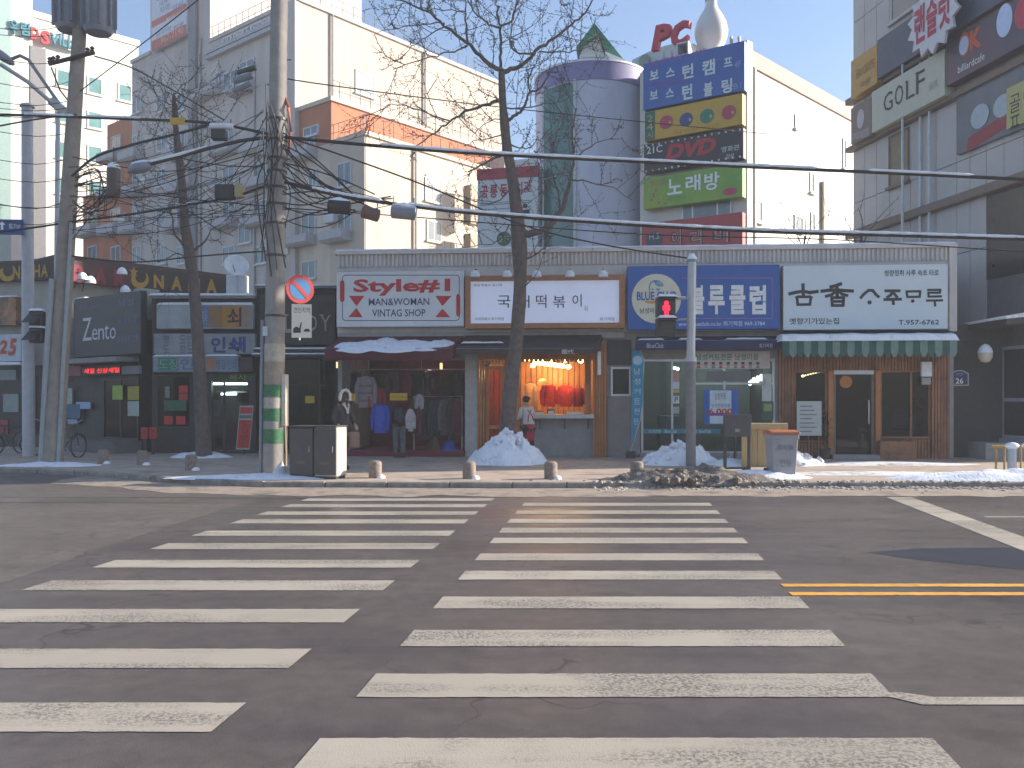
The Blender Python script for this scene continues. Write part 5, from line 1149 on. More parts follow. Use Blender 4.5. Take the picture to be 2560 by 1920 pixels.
pl_ = thing('address_plate', 'blue house shaped address plate reading 26 beside the bar', 'sign', AN, (AN.at(2398, 945)[0], -0.03, AN.at(2398, 945)[1]))
c6 = lambda x, y: (2360 + x * .3257, 720 + y * .3257)
poly(AN, [c6(50, 750), c6(50, 655), c6(90, 635), c6(120, 630), c6(150, 635), c6(190, 655), c6(190, 750)], -0.04, K((0.45, 0.48, 0.52)), pl_, 'rim', 0.03)
poly(AN, [c6(58, 743), c6(58, 660), c6(95, 641), c6(120, 637), c6(147, 641), c6(182, 660), c6(182, 743)], -0.046, K((0.02, 0.05, 0.13)), pl_, 'field')
a = c6(90, 692); b = c6(148, 735); text('26', MW, pl_, AN, AN.rect(a[0], b[0], a[1], b[1], -0.05), -0.05, bold=0.02); a = c6(95, 652); b = c6(145, 672); text('회기로', K((0.4, 0.45, 0.5)), pl_, AN, AN.rect(a[0], b[0], a[1], b[1], -0.05), -0.05)
eg = AN.at(2463, 882, -0.5); el = thing('egg_lamp', 'egg shaped white wall lamp capped with snow beside the canopy', 'lamp', AN, (eg[0], -0.5, eg[1]))
MB().lathe([(0.02, eg[1] - 0.26), (0.11, eg[1] - 0.23), (0.17, eg[1] - 0.13), (0.18, eg[1] - 0.04), (0.17, eg[1] + 0.03)], eg[0], -0.5, 18).build('globe', mat('globe_cream', (0.55, 0.50, 0.40), 0.4), el, AN, smooth=True)
MB().lathe([(0.185, eg[1] + 0.0), (0.16, eg[1] + 0.10), (0.10, eg[1] + 0.19), (0.03, eg[1] + 0.23)], eg[0], -0.5, 18).build('snow_cap', M_SNOW, el, AN, smooth=True)
MB().tube([(eg[0], -0.5, eg[1] + 0.22), (eg[0] - 0.05, -0.45, eg[1] + 0.31), (eg[0] - 0.35, -0.02, eg[1] + 0.30)], 0.016, 6).build('arm', M_DKMET, el, AN)
# ------------------------------------------------------------------ shops on the left
M_DKF = mat('dark_shopfront', (0.035, 0.034, 0.036), 0.6, var=0.25)
# bar building: sign fascia turns a corner
BR = Fr((150 - CX) / FPX * 28.5, 28.5, 50); BL = Fr((150 - CX) / FPX * 28.5, 28.5, -15.5)
bar = thing('bar_building', 'old two storey corner building carrying the black bar fascia', 'building', BR)
zT = BR.at(150, 640)[1]; zF = BR.at(150, 704)[1]; xe = BR.at(577, 700)[0]; xl = BL.at(-60, 700)[0]
bx('wall', mat('old_cream_wall', (0.36, 0.35, 0.31), 0.9, var=0.15, scale=1.5), bar, BR, 0, xe, 0.0, 5, 0, zT - 0.1); bx('wall', MATS['old_cream_wall'], bar, BL, xl, 0, 0.0, 5, 0, zT - 0.1)
bx('roof', mat('roof_brown', (0.07, 0.045, 0.04), 0.8), bar, BR, -0.1, xe + 0.1, -0.1, 5, zT - 0.1, zT + 0.05)
M_FBLK = mat('fascia_black', (0.025, 0.02, 0.02), 0.6, var=0.2); M_FRED = mat('fascia_maroon', (0.07, 0.025, 0.025), 0.6, var=0.2); M_GOLD = K((0.42, 0.24, 0.03)); M_DRED = K((0.25, 0.02, 0.04))
xm = BR.at(325, 700)[0]
fs = thing('bar_sign', 'black and maroon bar fascia with a gold moon and star reading BAR NANA', 'sign', BR, (xe / 2, -0.2, zF))
bx('panel', M_FRED, fs, BR, 0.0, xm, -0.25, -0.02, zF, zT - 0.12); bx('panel', M_FBLK, fs, BR, xm, xe, -0.25, -0.02, zF, zT - 0.12)
def tb(s_, m_, px, y=-0.27, fr=BR, par=fs, **k): text(s_, m_, par, fr, fr.rect(*px, y), y, **k)
for s_, a, b in (('B', 182, 212), ('A', 235, 268), ('R', 285, 315)): tb(s_, M_DRED, (a, b, 660 + (a - 182) * .13, 705 + (a - 182) * .10), bold=0.05)
for s_, a, b in (('N', 384, 410), ('A', 428, 455), ('N', 470, 500), ('A', 515, 543)): tb(s_, M_GOLD, (a, b, 686 + (a - 384) * .08, 720 + (a - 384) * .10), bold=0.05)
def moon(fr, par, cxp, cyp, r, y):
    o = [(cxp + r * math.cos(R(a)), cyp - r * math.sin(R(a))) for a in range(-215, 46, 13)]; n = len(o); i_ = [(cxp + 2 + r * 0.62 * math.cos(R(a)), cyp - r * 0.35 - r * 0.72 * math.sin(R(a))) for a in [40 - 250 * k / (n - 1) for k in range(n)]]
    pts_ = [fr.at(a, b, y) for a, b in o + i_]
    MB().add([(p_[0], y, p_[1]) for p_ in pts_], [(k, k + 1, 2 * n - 2 - k, 2 * n - 1 - k) for k in range(n - 1)]).build('moon', M_GOLD, par, fr)
moon(BR, fs, 350, 699, 22, -0.27)
tb('★', M_GOLD, (322, 347, 663, 690))
fs2 = thing('bar_sign', 'short black fascia with gold lettering and moon on the left corner face', 'sign', BL, (xl / 2, -0.2, zF))
zF2 = BL.at(60, 704)[1]
bx('panel', M_FBLK, fs2, BL, xl, 0.0, -0.25, -0.02, zF2, zT - 0.12)
moon(BL, fs2, 18, 684, 20, -0.27); tb('N', M_GOLD, (32, 50, 665, 698), -0.27, BL, fs2, bold=0.03); tb('A', M_GOLD, (52, 72, 664, 697), -0.27, BL, fs2, bold=0.03); tb('H', M_GOLD, (84, 100, 662, 694), -0.27, BL, fs2, bold=0.03); tb('A', M_GOLD, (102, 120, 661, 693), -0.27, BL, fs2, bold=0.03)
for i, (px, py) in enumerate(((206, 693), (305, 680), (226, 702), (313, 725))):
    x, z = BR.at(px, py, -0.6)
    lt = thing('sign_lamp', ('snow capped lamp before the letter B of the bar fascia', 'snow capped lamp left of the gold star', 'low lamp arm under the letter A of the bar fascia', 'small lamp below the gold moon')[i], 'lamp', BR, (x, -0.6, z), 'lamps along the bar fascia')
    MB().lathe([(0.17, z - 0.08), (0.16, z + 0.0), (0.09, z + 0.09), (0.03, z + 0.12)], x, -0.6, 14).build('shade', M_LAMPW, lt, BR, smooth=True)
    MB().lathe([(0.165, z + 0.005), (0.10, z + 0.12), (0.03, z + 0.16)], x, -0.6, 12).build('snow_cap', M_SNOW, lt, BR, smooth=True)
    MB().tube([(x, -0.6, z + 0.1), (x, -0.3, z + 0.2), (x, -0.02, z - 0.3)], 0.016, 5).build('arm', M_DKMET, lt, BR)
bx('side_sign', mat('orange_photo_sign', (0.28, 0.13, 0.05), 0.5, var=0.6, scale=2.5, col2=(0.05, 0.05, 0.04), thr=(0.45, 0.6)), bar, BL, BL.at(-40, 700)[0], BL.at(58, 700)[0], -0.3, -0.05, BL.at(30, 815)[1], BL.at(30, 745)[1])
snowcap('snow_layer', None, BL, BL.at(-40, 700)[0], BL.at(58, 700)[0], -0.32, -0.05, BL.at(30, 745)[1], 0.05, 3, bar)
t, q = signboard('white convenience shop sign with an orange-red 25 at the left edge', BL, (-60, 52, 838, 905), -0.9, 0.3, mat('sign_grey_white', (0.45, 0.5, 0.56), 0.5)); tb('2', K((0.5, 0.08, 0.04)), (-4, 18, 850, 885), -0.912, BL, t, bold=0.04, shear=0.2); tb('5', K((0.5, 0.08, 0.04)), (20, 42, 846, 890), -0.912, BL, t, bold=0.04, shear=0.2)
bx('ledge_snow', M_SNOW, t, BL, q[0], q[1], -0.95, -0.6, q[2] - 0.10, q[2] - 0.02)
bx('store_window', M_DKF, bar, BL, xl, -0.1, -0.06, -0.0, SW, BL.at(30, 915)[1])
for i, (px0, px1, py0, py1, col) in enumerate(((0, 40, 925, 950, (0.25, 0.3, 0.3)), (8, 46, 985, 1030, (0.25, 0.3, 0.3)), (60, 90, 940, 1080, (0.03, 0.07, 0.05)), (-10, 20, 1050, 1085, (0.3, 0.05, 0.05)))):
    r4 = BL.rect(px0, px1, py0, py1, -0.1); bx('window_poster', K(col), bar, BL, r4[0], r4[1], -0.10 - 0.004 * i, -0.07, r4[2], r4[3])
# clothing shop on the slanted front
Z = Fr((187 - CX) / FPX * 28.0, 28.0, -36.8); xz = Z.at(347, 800)[0]
zen = thing('slanted_shopfront', 'dark clothing shopfront set at a slant beside the key shop', 'building', Z)
bx('wall', M_DKF, zen, Z, -0.1, xz, 0.02, 3, 0, Z.at(347, 735)[1]); bx('pale_pier', mat('pale_green_pier', (0.36, 0.40, 0.33), 0.8), zen, Z, xz - 0.1, xz + 0.25, -0.1, 0.5, Z.at(347, 800)[1], Z.at(347, 722)[1])
t, q = signboard('dark navy sign reading Zento on the slanted shopfront', Z, (187, 352, 748, 894), -0.2, 0.2, mat('sign_ink', (0.022, 0.024, 0.036), 0.5, var=0.15))
def tz(s_, m_, px, y=-0.212, **k): text(s_, m_, t, Z, Z.rect(*px, y), y, **k)
cz = lambda x, y: (x * .434, 480 + y * .434)
for s_, x0_, x1_, y0_, y1_ in (('Z', 475, 528, 728, 858), ('e', 530, 562, 788, 855), ('n', 566, 600, 786, 852), ('t', 602, 628, 765, 850), ('o', 632, 668, 782, 848)):
    a = cz(x0_, y0_); b = cz(x1_, y1_); tz(s_, K((0.55, 0.56, 0.6)), (a[0], b[0], a[1], b[1]))
for s_, x0_, x1_, y0_, y1_ in (('street mood', 455, 560, 655, 685), ('남성', 685, 770, 620, 662), ('남성의류', 680, 790, 725, 765), ('남성의류 전문', 675, 800, 828, 868)):
    a = cz(x0_, y0_); b = cz(x1_, y1_); tz(s_, K((0.2, 0.2, 0.34)), (a[0], b[0], a[1], b[1]))
snowcap('snow_layer', None, Z, q[0], q[0] + 0.6, -0.22, 0, q[3], 0.05, 4, t)
bx('canopy', mat('grey_canopy', (0.22, 0.23, 0.23), 0.6), zen, Z, -0.1, xz, -0.7, 0.0, q[2] - 0.22, q[2] - 0.08)
t, q = panel_thing('led_sign', 'red running letter display above the slanted shop door', 'sign', Z, (204, 300, 917, 938), -0.3, 0.1, M_DKF)
text('세일 신상세일', emitter('red_led', (1, 0.03, 0.03), 0.9), t, Z, Z.rect(210, 298, 922, 934, -0.31), -0.31)
for i, (px, col, lab) in enumerate((((167, 202, 916, 940), (0.28, 0.08, 0.1), 'pink'), ((304, 348, 916, 936), (0.16, 0.18, 0.2), 'grey'))):
    panel_thing('small_sign', lab + ' small sign beside the red running letters', 'sign', Z, px, -0.28, 0.08, K(col))
glazed('door', Z, (Z.at(262, 1000)[0], Z.at(350, 1000)[0], SW + 0.35, Z.at(300, 945)[1]), -0.06, 0.06, M_DKMET, M_GLASSD, zen, vert=(0.5,))
bx('steps', mat('grey_steps', (0.15, 0.14, 0.14), 0.8), zen, Z, 0.2, xz + 0.2, -0.9, -0.02, SW - 0.02, SW + 0.35)
for px, col, lab in (((281, 306, 964, 999), (0.30, 0.42, 0.05), 'yellow-green paper notice, left one on the dark shop door'), ((319, 347, 966, 1000), (0.36, 0.30, 0.03), 'yellow paper notice, right one on the dark shop door'), ((319, 347, 1003, 1040), (0.36, 0.42, 0.40), 'pale paper notice below the yellow one on the shop door'), ((167, 180, 970, 1010), (0.35, 0.38, 0.33), 'narrow pale poster at the left of the slanted shop'), ((190, 226, 1005, 1022), (0.32, 0.40, 0.60), 'pale blue sign plate at the left of the slanted shop'), ((168, 200, 1010, 1045), (0.03, 0.12, 0.22), 'dark blue poster at the left of the slanted shop'), ((170, 192, 1048, 1060), (0.25, 0.35, 0.5), 'small blue sticker low on the slanted shop')):
    panel_thing('paper_notice', lab, 'notice', Z, px, -0.11, 0.01, K(col))
# key cutting and printing shop
N = Fr((640 - CX) / FPX * 25.4, 25.4, 0)
nx = lambda px, yo=0.0: N.at(px, 1000, yo)[0]; nz = lambda py, yo=0.0: N.at(640, py, yo)[1]
key = thing('key_shop', 'small key cutting and printing shop with blue and orange Korean sign boards', 'building', N, (nx(510), 0, 0))
x0_, x1_ = nx(380), nx(640)
bx('upper_wall', M_DKF, key, N, x0_, x1_, 0.02, 0.3, nz(935), nz(742)); bx('roof', M_GREYW, key, N, x0_, x1_, -0.2, 4, nz(747), nz(741))
snowcap('snow_layer', None, N, x0_, x1_, -0.25, 0.4, nz(741), 0.09, 3, key, 0.15)
bx('side_wall', M_DKF, key, N, x0_, x0_ + 0.1, 0.0, 4, 0, nz(747)); bx('back_wall', M_DKWALL, key, N, x0_, x1_, 1.6, 1.7, 0, nz(742)); bx('pier', M_DKF, key, N, nx(478), nx(524), 0.0, 0.3, 0, nz(935)); bx('pier', M_DKF, key, N, x1_ - 0.15, x1_, 0.0, 0.3, 0, nz(935))
bx('stall_riser', M_DKF, key, N, x0_ + 0.1, nx(478), 0.0, 0.2, SW, nz(1070))
glazed('window', N, (x0_ + 0.1, nx(478), nz(1070), nz(937)), 0.0, 0.05, M_DKMET, M_GLASSD, key)
glazed('window', N, (nx(524), x1_ - 0.15, SW, nz(937)), 0.0, 0.05, M_DKMET, M_GLASS, key, vert=(0.35,))
def tn(par, s_, m_, x0, x1, y0, y1, yo, **k): a = cz(x0, y0); b = cz(x1, y1); text(s_, m_, par, N, N.rect(a[0], b[0], a[1], b[1], yo), yo, **k)
t, q = signboard('faded grey sign with orange panel and lettering for keys', N, (391, 632, 762, 822), -0.25, 0.25, mat('sign_faded', (0.34, 0.38, 0.40), 0.6, var=0.2, scale=3))
for a, b, col in ((500, 521, (0.12, 0.2, 0.36)), (521, 556, (0.24, 0.17, 0.10)), (556, 605, (0.42, 0.20, 0.04)), (605, 630, (0.30, 0.22, 0.16))): r4 = N.rect(a, b, 765, 819, -0.25); bx('colour_field', K(col), t, N, r4[0], r4[1], -0.256, -0.251, r4[2], r4[3])
tn(t, '열', K((0.35, 0.16, 0.03)), 1215, 1285, 672, 770, -0.262, bold=0.02); tn(t, '쇠', MK, 1310, 1390, 665, 775, -0.262, bold=0.02); tn(t, '복사', K((0.4, 0.45, 0.55)), 1160, 1195, 680, 765, -0.262)
snowcap('snow_layer', None, N, q[0], q[1], -0.27, 0.0, q[3], 0.08, 8, t, 0.15)
t, q = signboard('grey blue sign reading print in large navy Korean letters', N, (384, 637, 834, 885), -0.25, 0.25, mat('sign_greyblue', (0.26, 0.28, 0.30), 0.6, var=0.2, scale=3))
tn(t, '인', K((0.02, 0.05, 0.22)), 1215, 1300, 835, 925, -0.262, bold=0.03); tn(t, '쇄', K((0.02, 0.05, 0.22)), 1315, 1415, 832, 925, -0.262, bold=0.03)
for a, s_ in ((940, '명'), (1035, '도'), (1078, '인')): tn(t, s_ , K((0.1, 0.12, 0.2)), a, a + 34, 825, 872, -0.262); tn(t, '함도장'[a % 3], K((0.1, 0.12, 0.2)), a, a + 34, 880, 928, -0.262)
for i, (px, fld, txts, lab) in enumerate((((382, 491, 891, 930), [((396, 446), (0.02, 0.20, 0.13))], [('도장', 915, 1030, (0.25, 0.35, 0.3)), ('인', 1040, 1115, (0.05, 0.1, 0.3))], 'pale sign with green field for stamps'), ((512, 595, 890, 930), [((516, 538), (0.36, 0.17, 0.10))], [('명함', 1245, 1300, (0.1, 0.15, 0.3)), ('인쇄', 1310, 1362, (0.1, 0.15, 0.3))], 'blue grey sign with small orange field'))):
    t, q = signboard(lab + ' on the lowest row of the key shop', N, px, -0.28, 0.25, mat('sign_lowrow', (0.22, 0.27, 0.33), 0.6, var=0.15)); snowcap('snow_layer', None, N, q[0], q[1], -0.31, 0.0, q[3], 0.06, 9 + i, t, 0.15)
    for (a, b), col in fld: r4 = N.rect(a, b, px[2] + 4, px[3] - 4, -0.28); bx('colour_field', K(col), t, N, r4[0], r4[1], -0.286, -0.281, r4[2], r4[3])
    for s_, a, b, col in txts: tn(t, s_, K(col), a, b, 960, 1022, -0.292)
bx('dark_sign', K((0.07, 0.05, 0.05)), key, N, nx(597), nx(636), -0.2, 0.0, nz(930), nz(894)); bx('green_lintel', mat('green_film', (0.03, 0.07, 0.04), 0.6), key, N, nx(524), x1_ - 0.02, -0.06, 0.0, nz(952), nz(934))
tn(key, '복사', K((0.25, 0.28, 0.05)), 1320, 1420, 1050, 1085, -0.07)
def fluo(lab, px, yo):
    r4 = N.rect(*px, yo); t = thing('tube_lamp', lab, 'lamp', N, (r4[0], yo, r4[2]))
    MB().tube([(r4[0], yo, (r4[2] + r4[3]) / 2), (r4[1], yo, (r4[2] + r4[3]) / 2)], 0.03, 8).build('tube', M_FLUO, t, N); MB().box(r4[0], r4[1], yo - 0.04, yo + 0.04, (r4[2] + r4[3]) / 2 + 0.035, (r4[2] + r4[3]) / 2 + 0.08).build('housing', M_ALU, t, N)
fluo('upper fluorescent tube lit inside the print shop', (528, 618, 957, 962), 0.5); fluo('lower fluorescent tube lit inside the print shop', (544, 616, 983, 987), 0.9)
point('tube_lamp_light', N.w(nx(575, 0.7), 0.7, 2.0), (0.85, 1, 0.9), 5)
for px, yo, col, lab in (((447, 469, 964, 982), -0.02, (0.50, 0.04, 0.03), 'upper red paper at the right side of the key shop window'), ((447, 469, 984, 1000), -0.02, (0.42, 0.04, 0.04), 'lower red paper at the right side of the key shop window'), ((410, 466, 1000, 1027), -0.02, (0.03, 0.11, 0.06), 'dark green panel in the key shop window'), ((412, 424, 966, 995), -0.02, (0.2, 0.22, 0.18), 'narrow pale paper in the key shop window'),
                         ((410, 432, 1040, 1061), -0.02, (0.50, 0.04, 0.03), 'left of the two red square papers low in the key shop window'), ((440, 463, 1040, 1061), -0.02, (0.50, 0.04, 0.03), 'right of the two red square papers low in the key shop window'), ((592, 632, 982, 1005), 0.3, (0.30, 0.04, 0.05), 'red board inside the print shop window'), ((530, 552, 980, 1000), 0.3, (0.22, 0.05, 0.07), 'maroon paper inside the print shop window'), ((534, 548, 998, 1040), 0.3, (0.25, 0.32, 0.36), 'tall pale paper inside the print shop window'), ((545, 567, 1052, 1096), 0.2, (0.03, 0.17, 0.11), 'green box in the print shop window'), ((569, 590, 1056, 1096), 0.2, (0.15, 0.03, 0.07), 'dark pink box in the print shop window')):
    panel_thing('paper_sheet' if 'box' not in lab else 'display_box', lab, 'notice' if 'box' not in lab else 'box', N, px, yo, 0.012 if 'box' not in lab else 0.25, K(col))
for i, px in enumerate((354, 375)):
    a, z0 = N.at(px, 1097, -0.6); b, z1 = N.at(px + 17, 1068, -0.6)
    t = thing('red_sign_box', ('left', 'right')[i] + ' of the two red sign boxes standing on the shop step', 'sign', N, (a, -0.6, z0), 'red sign boxes on the step')
    MB().box(a, b, -0.66, -0.56, z0, z1).build('box', K((0.45, 0.04, 0.03)), t, N, 0.01); text('열', K((0.25, 0.02, 0.02)), t, N, (a + 0.04, b - 0.04, z0 + 0.06, z1 - 0.06), -0.664); MB().box(a + 0.05, b - 0.05, -0.63, -0.59, SW, z0).build('stand', M_DKMET, t, N)
# leaning orange board
ob = thing('leaning_board', 'tall orange-red board with lettering leaning by the print shop', 'sign', N, (nx(612, -0.6), -0.6, SW))
vs = [N.at(a, b, -0.6) for a, b in ((590, 1124), (624, 1124), (634, 1014), (600, 1014))]
MB().prism(vs, -0.62, -0.58).build('board', mat('grey_white_board', (0.4, 0.4, 0.4), 0.6), ob, N)
for pts_, m_ in (([(600, 1034), (630, 1034), (632, 1018), (601, 1018)], K((0.50, 0.05, 0.04))), ([(598, 1046), (629, 1046), (630, 1038), (599, 1038)], K((0.05, 0.15, 0.12))), ([(592, 1120), (622, 1120), (629, 1050), (598, 1050)], K((0.50, 0.05, 0.04)))): poly(N, pts_, -0.626, m_, ob, 'field')
for i, s_ in enumerate('도장열쇠'): text(s_, K((0.28, 0.02, 0.02)), ob, N, N.rect(603 - i * 1.5, 624 - i * 1.5, 1053 + 17 * i, 1067 + 17 * i, -0.632), -0.632)
bx('leg', M_DKMET, ob, N, nx(606, -0.55), nx(610, -0.55), -0.57, -0.45, SW, nz(1060, -0.5))
# dark boutique
lad = thing('boutique', 'dark boutique front between the concrete pole and the burgundy awning', 'building', N, (nx(740), 0, 0))
x0_, x1_ = nx(641), nx(843) + 0.05
zl1 = nz(722); zl0 = nz(872)
bx('upper_wall', M_DKF, lad, N, x0_, x1_, 0.0, 0.3, nz(895), zl1); bx('roof', M_GREYW, lad, N, x0_, x1_, -0.2, 4, zl1, zl1 + 0.06); snowcap('snow_layer', None, N, x0_, x1_, -0.25, 0.3, zl1 + 0.06, 0.06, 5, lad, 0.15)
bx('back_wall', mat('boutique_green', (0.03, 0.05, 0.035), 0.85, var=0.4, scale=2), lad, N, x0_, x1_, 1.5, 1.6, 0, zl1); bx('side_wall', M_DKF, lad, N, x1_ - 0.1, x1_, 0, 3, 0, zl1); bx('floor', M_DKWALL, lad, N, x0_, x1_, -0.05, 1.5, SW - 0.02, SW + 0.06); bx('ceiling', M_DKWALL, lad, N, x0_, x1_, 0.3, 1.5, nz(895), nz(890))
for py in (874, 888):
    bx('ledge', M_DKMET, lad, N, x0_, x1_ + 0.1, -0.5 if py > 880 else -0.3, 0.0, nz(py + 6), nz(py)); snowcap('snow_layer', None, N, x0_, x1_ + (0.1 if py < 880 else -0.1), -0.52 if py > 880 else -0.32, -0.1, nz(py), 0.05, py, lad, 0.2)
t, q = signboard('black boutique sign reading LADY behind the no parking sign', N, (648, 838, 735, 862), -0.16, 0.16, mat('sign_charcoal', (0.03, 0.028, 0.027), 0.5, var=0.2), 0.03, M_DKF)
for s_, a, b in (('L', 712, 731), ('A', 735, 760), ('D', 768, 793), ('Y', 800, 827)):
    text(s_, K((0.34, 0.30, 0.27)), t, N, N.rect(a, b, 787, 828, -0.172), -0.172)
    r4 = N.rect(a, b, 787, 828, -0.17)
    if s_ != 'D': bx('serif', K((0.34, 0.30, 0.27)), t, N, r4[0] - 0.02, r4[0] + 0.11, -0.1725, -0.168, r4[3] - 0.02, r4[3] + 0.012)
glazed('window', N, (x0_ + 0.1, nx(800), SW, nz(896)), 0.02, 0.05, M_DKMET, M_GLASSD, lad, vert=(0.4,))
gl = N.at(759, 957, 0.5); neon = thing('green_oval_sign', 'small oval green sign inside the dark boutique', 'sign', N, (gl[0], 0.5, gl[1]))
MB().disc(gl[0], gl[1], 0.2, 0.48, 0.52, 24, 0.11).build('plate', K((0.04, 0.22, 0.07)), neon, N); text('SALE', MW, neon, N, (gl[0] - 0.13, gl[0] + 0.13, gl[1] - 0.04, gl[1] + 0.04), 0.474); MB().tube([(gl[0], 0.5, gl[1] + 0.1), (gl[0], 0.5, nz(893))], 0.006, 4).build('cord', M_DKMET, neon, N)
# ------------------------------------------------------------------ street furniture
M_CONC = mat('pole_concrete', (0.29, 0.27, 0.25), 0.85, var=0.16, scale=5, bump=0.25, bscale=30, col2=(0.22, 0.20, 0.19), thr=(0.52, 0.7))
M_STEELW = mat('galvanised_steel', (0.42, 0.44, 0.46), 0.5, metal=0.35, var=0.1, scale=4)
M_BLKP = mat('black_plastic', (0.02, 0.02, 0.022), 0.5, var=0.2)
M_BOX = mat('grey_painted_steel', (0.20, 0.22, 0.26), 0.5, var=0.1)
def ring(pa, pb, r, fr=W0): return MB().tube([pa, pb], r, 16)
# central concrete pole
D1 = 18.2
def cp(py, off=0): return P(682 + (1185 - py) / 1146 * 16 + off, py, D1)
base = G(682, D1)
pole = thing('utility_pole', 'tall concrete utility pole with green tape bands beside the no parking sign', 'pole', loc=base)
N_ = 14; pts_ = [base] + [cp(1150 - (1150 + 260) * i / N_) for i in range(N_ + 1)]
MB().tube(pts_, [0.215] + [0.21 - 0.045 * i / N_ for i in range(N_ + 1)], 20).build('shaft', M_CONC, pole, smooth=True)
M_GTAPE = mat('green_tape', (0.03, 0.15, 0.06), 0.7, var=0.3, scale=12, col2=(0.2, 0.2, 0.17), thr=(0.58, 0.7)); M_SHEET = mat('wrap_sheet', (0.40, 0.36, 0.30), 0.7, var=0.2, scale=9)
for a, b, m in ((962, 992, M_GTAPE), (1022, 1052, M_GTAPE), (1072, 1108, M_GTAPE), (995, 1020, M_SHEET), (860, 905, M_SHEET), (906, 960, mat('wrap_sheet_brown', (0.28, 0.23, 0.18), 0.7, var=0.2, scale=9))): ring(cp(b), cp(a), 0.2135 + (0.003 if m is M_GTAPE else 0)).build('wrap', m, pole, smooth=True)
for py in (300, 352, 398, 430, 470, 512, 560, 640, 790): ring(cp(py + 3), cp(py - 3), 0.207).build('clamp', M_DKMET, pole)
MB().tube([G(651, D1 - 0.1), P(653, 1000, D1 - 0.1), P(656, 800, D1 - 0.1)], 0.035, 8).build('conduit', M_BOX, pole, smooth=True); MB().tube([G(716, D1 + 0.1), P(717, 1010, D1 + 0.1)], 0.02, 6).build('conduit', M_SHEET, pole)
MB().tube([P(707, 230, D1), P(722, 270, D1 - 0.1), P(727, 330, D1), P(722, 370, D1), P(712, 410, D1 + 0.1)], 0.03, 7).build('orange_cable_cover', mat('orange_cover', (0.45, 0.10, 0.04), 0.6), pole, smooth=True)
bx('notice_box', mat('beige_box', (0.55, 0.50, 0.42), 0.6), pole, W0, P(707, 0, D1).x, P(718, 0, D1).x, D1 - 0.12, D1 + 0.12, P(0, 1065, D1).z, P(0, 936, D1).z, 0.008)
for i in range(7): MB().tube([cp(150 + i * 62, -22 if i % 2 else 22), cp(150 + i * 62, -32 if i % 2 else 32)], 0.012, 5).build('step_bolt', M_DKMET, pole)
bx('white_label', K((0.5, 0.55, 0.6)), pole, W0, P(664, 0, D1).x, P(676, 0, D1).x, D1 - 0.222, D1 - 0.212, P(0, 842, D1).z, P(0, 818, D1).z)
# no parking sign on brackets
NP = Fr(*P(750, 0, 17.9)[:2], 32)
ns = thing('no_parking_sign', 'round red and blue no parking sign fixed to the concrete pole', 'road sign', NP, (0, 0, P(0, 723, 17.9).z))
zc_ = P(0, 723, 17.9).z
MB().disc(0, zc_, 0.29, -0.012, 0.012, 36).build('red_disc', K((0.50, 0.05, 0.04)), ns, NP); MB().disc(0, zc_, 0.215, -0.017, -0.013, 36).build('blue_field', K((0.05, 0.20, 0.42)), ns, NP)
MB().prism([(-0.19, zc_ + 0.135), (-0.135, zc_ + 0.19), (0.19, zc_ - 0.135), (0.135, zc_ - 0.19)][::-1], -0.022, -0.018).build('red_bar', K((0.50, 0.05, 0.04)), ns, NP)
MB().tube([(0, 0.04, zc_ + 0.3), (0, 0.04, P(0, 850, 17.9).z)], 0.022, 8).build('mounting_tube', M_STEELW, ns, NP)
for py in (705, 830): MB().tube([P(750, py, 17.94), P(706, py, D1)], 0.014, 6).build('bracket', M_STEELW, ns)
PL = Fr(*P(754, 0, 17.85)[:2], 12)
r4 = PL.rect(729, 779, 760, 844); sp = thing('supplementary_plate', 'white plate with black tow truck picture below the no parking sign', 'road sign', PL, (0, 0, r4[2]))
MB().box(r4[0], r4[1], -0.01, 0.01, r4[2], r4[3]).build('plate', mat('plate_cream', (0.68, 0.64, 0.54), 0.5, var=0.05), sp, PL)
text('견인지역', MK, sp, PL, PL.rect(734, 774, 768, 782, -0.012), -0.012)
poly(PL, [(733, 832), (733, 822), (740, 816), (748, 820), (752, 806), (755, 806), (752, 822), (752, 832)], -0.014, MK, sp, 'truck_mark'); poly(PL, [(758, 829), (763, 822), (772, 822), (776, 829)], -0.014, MK, sp, 'car_mark')
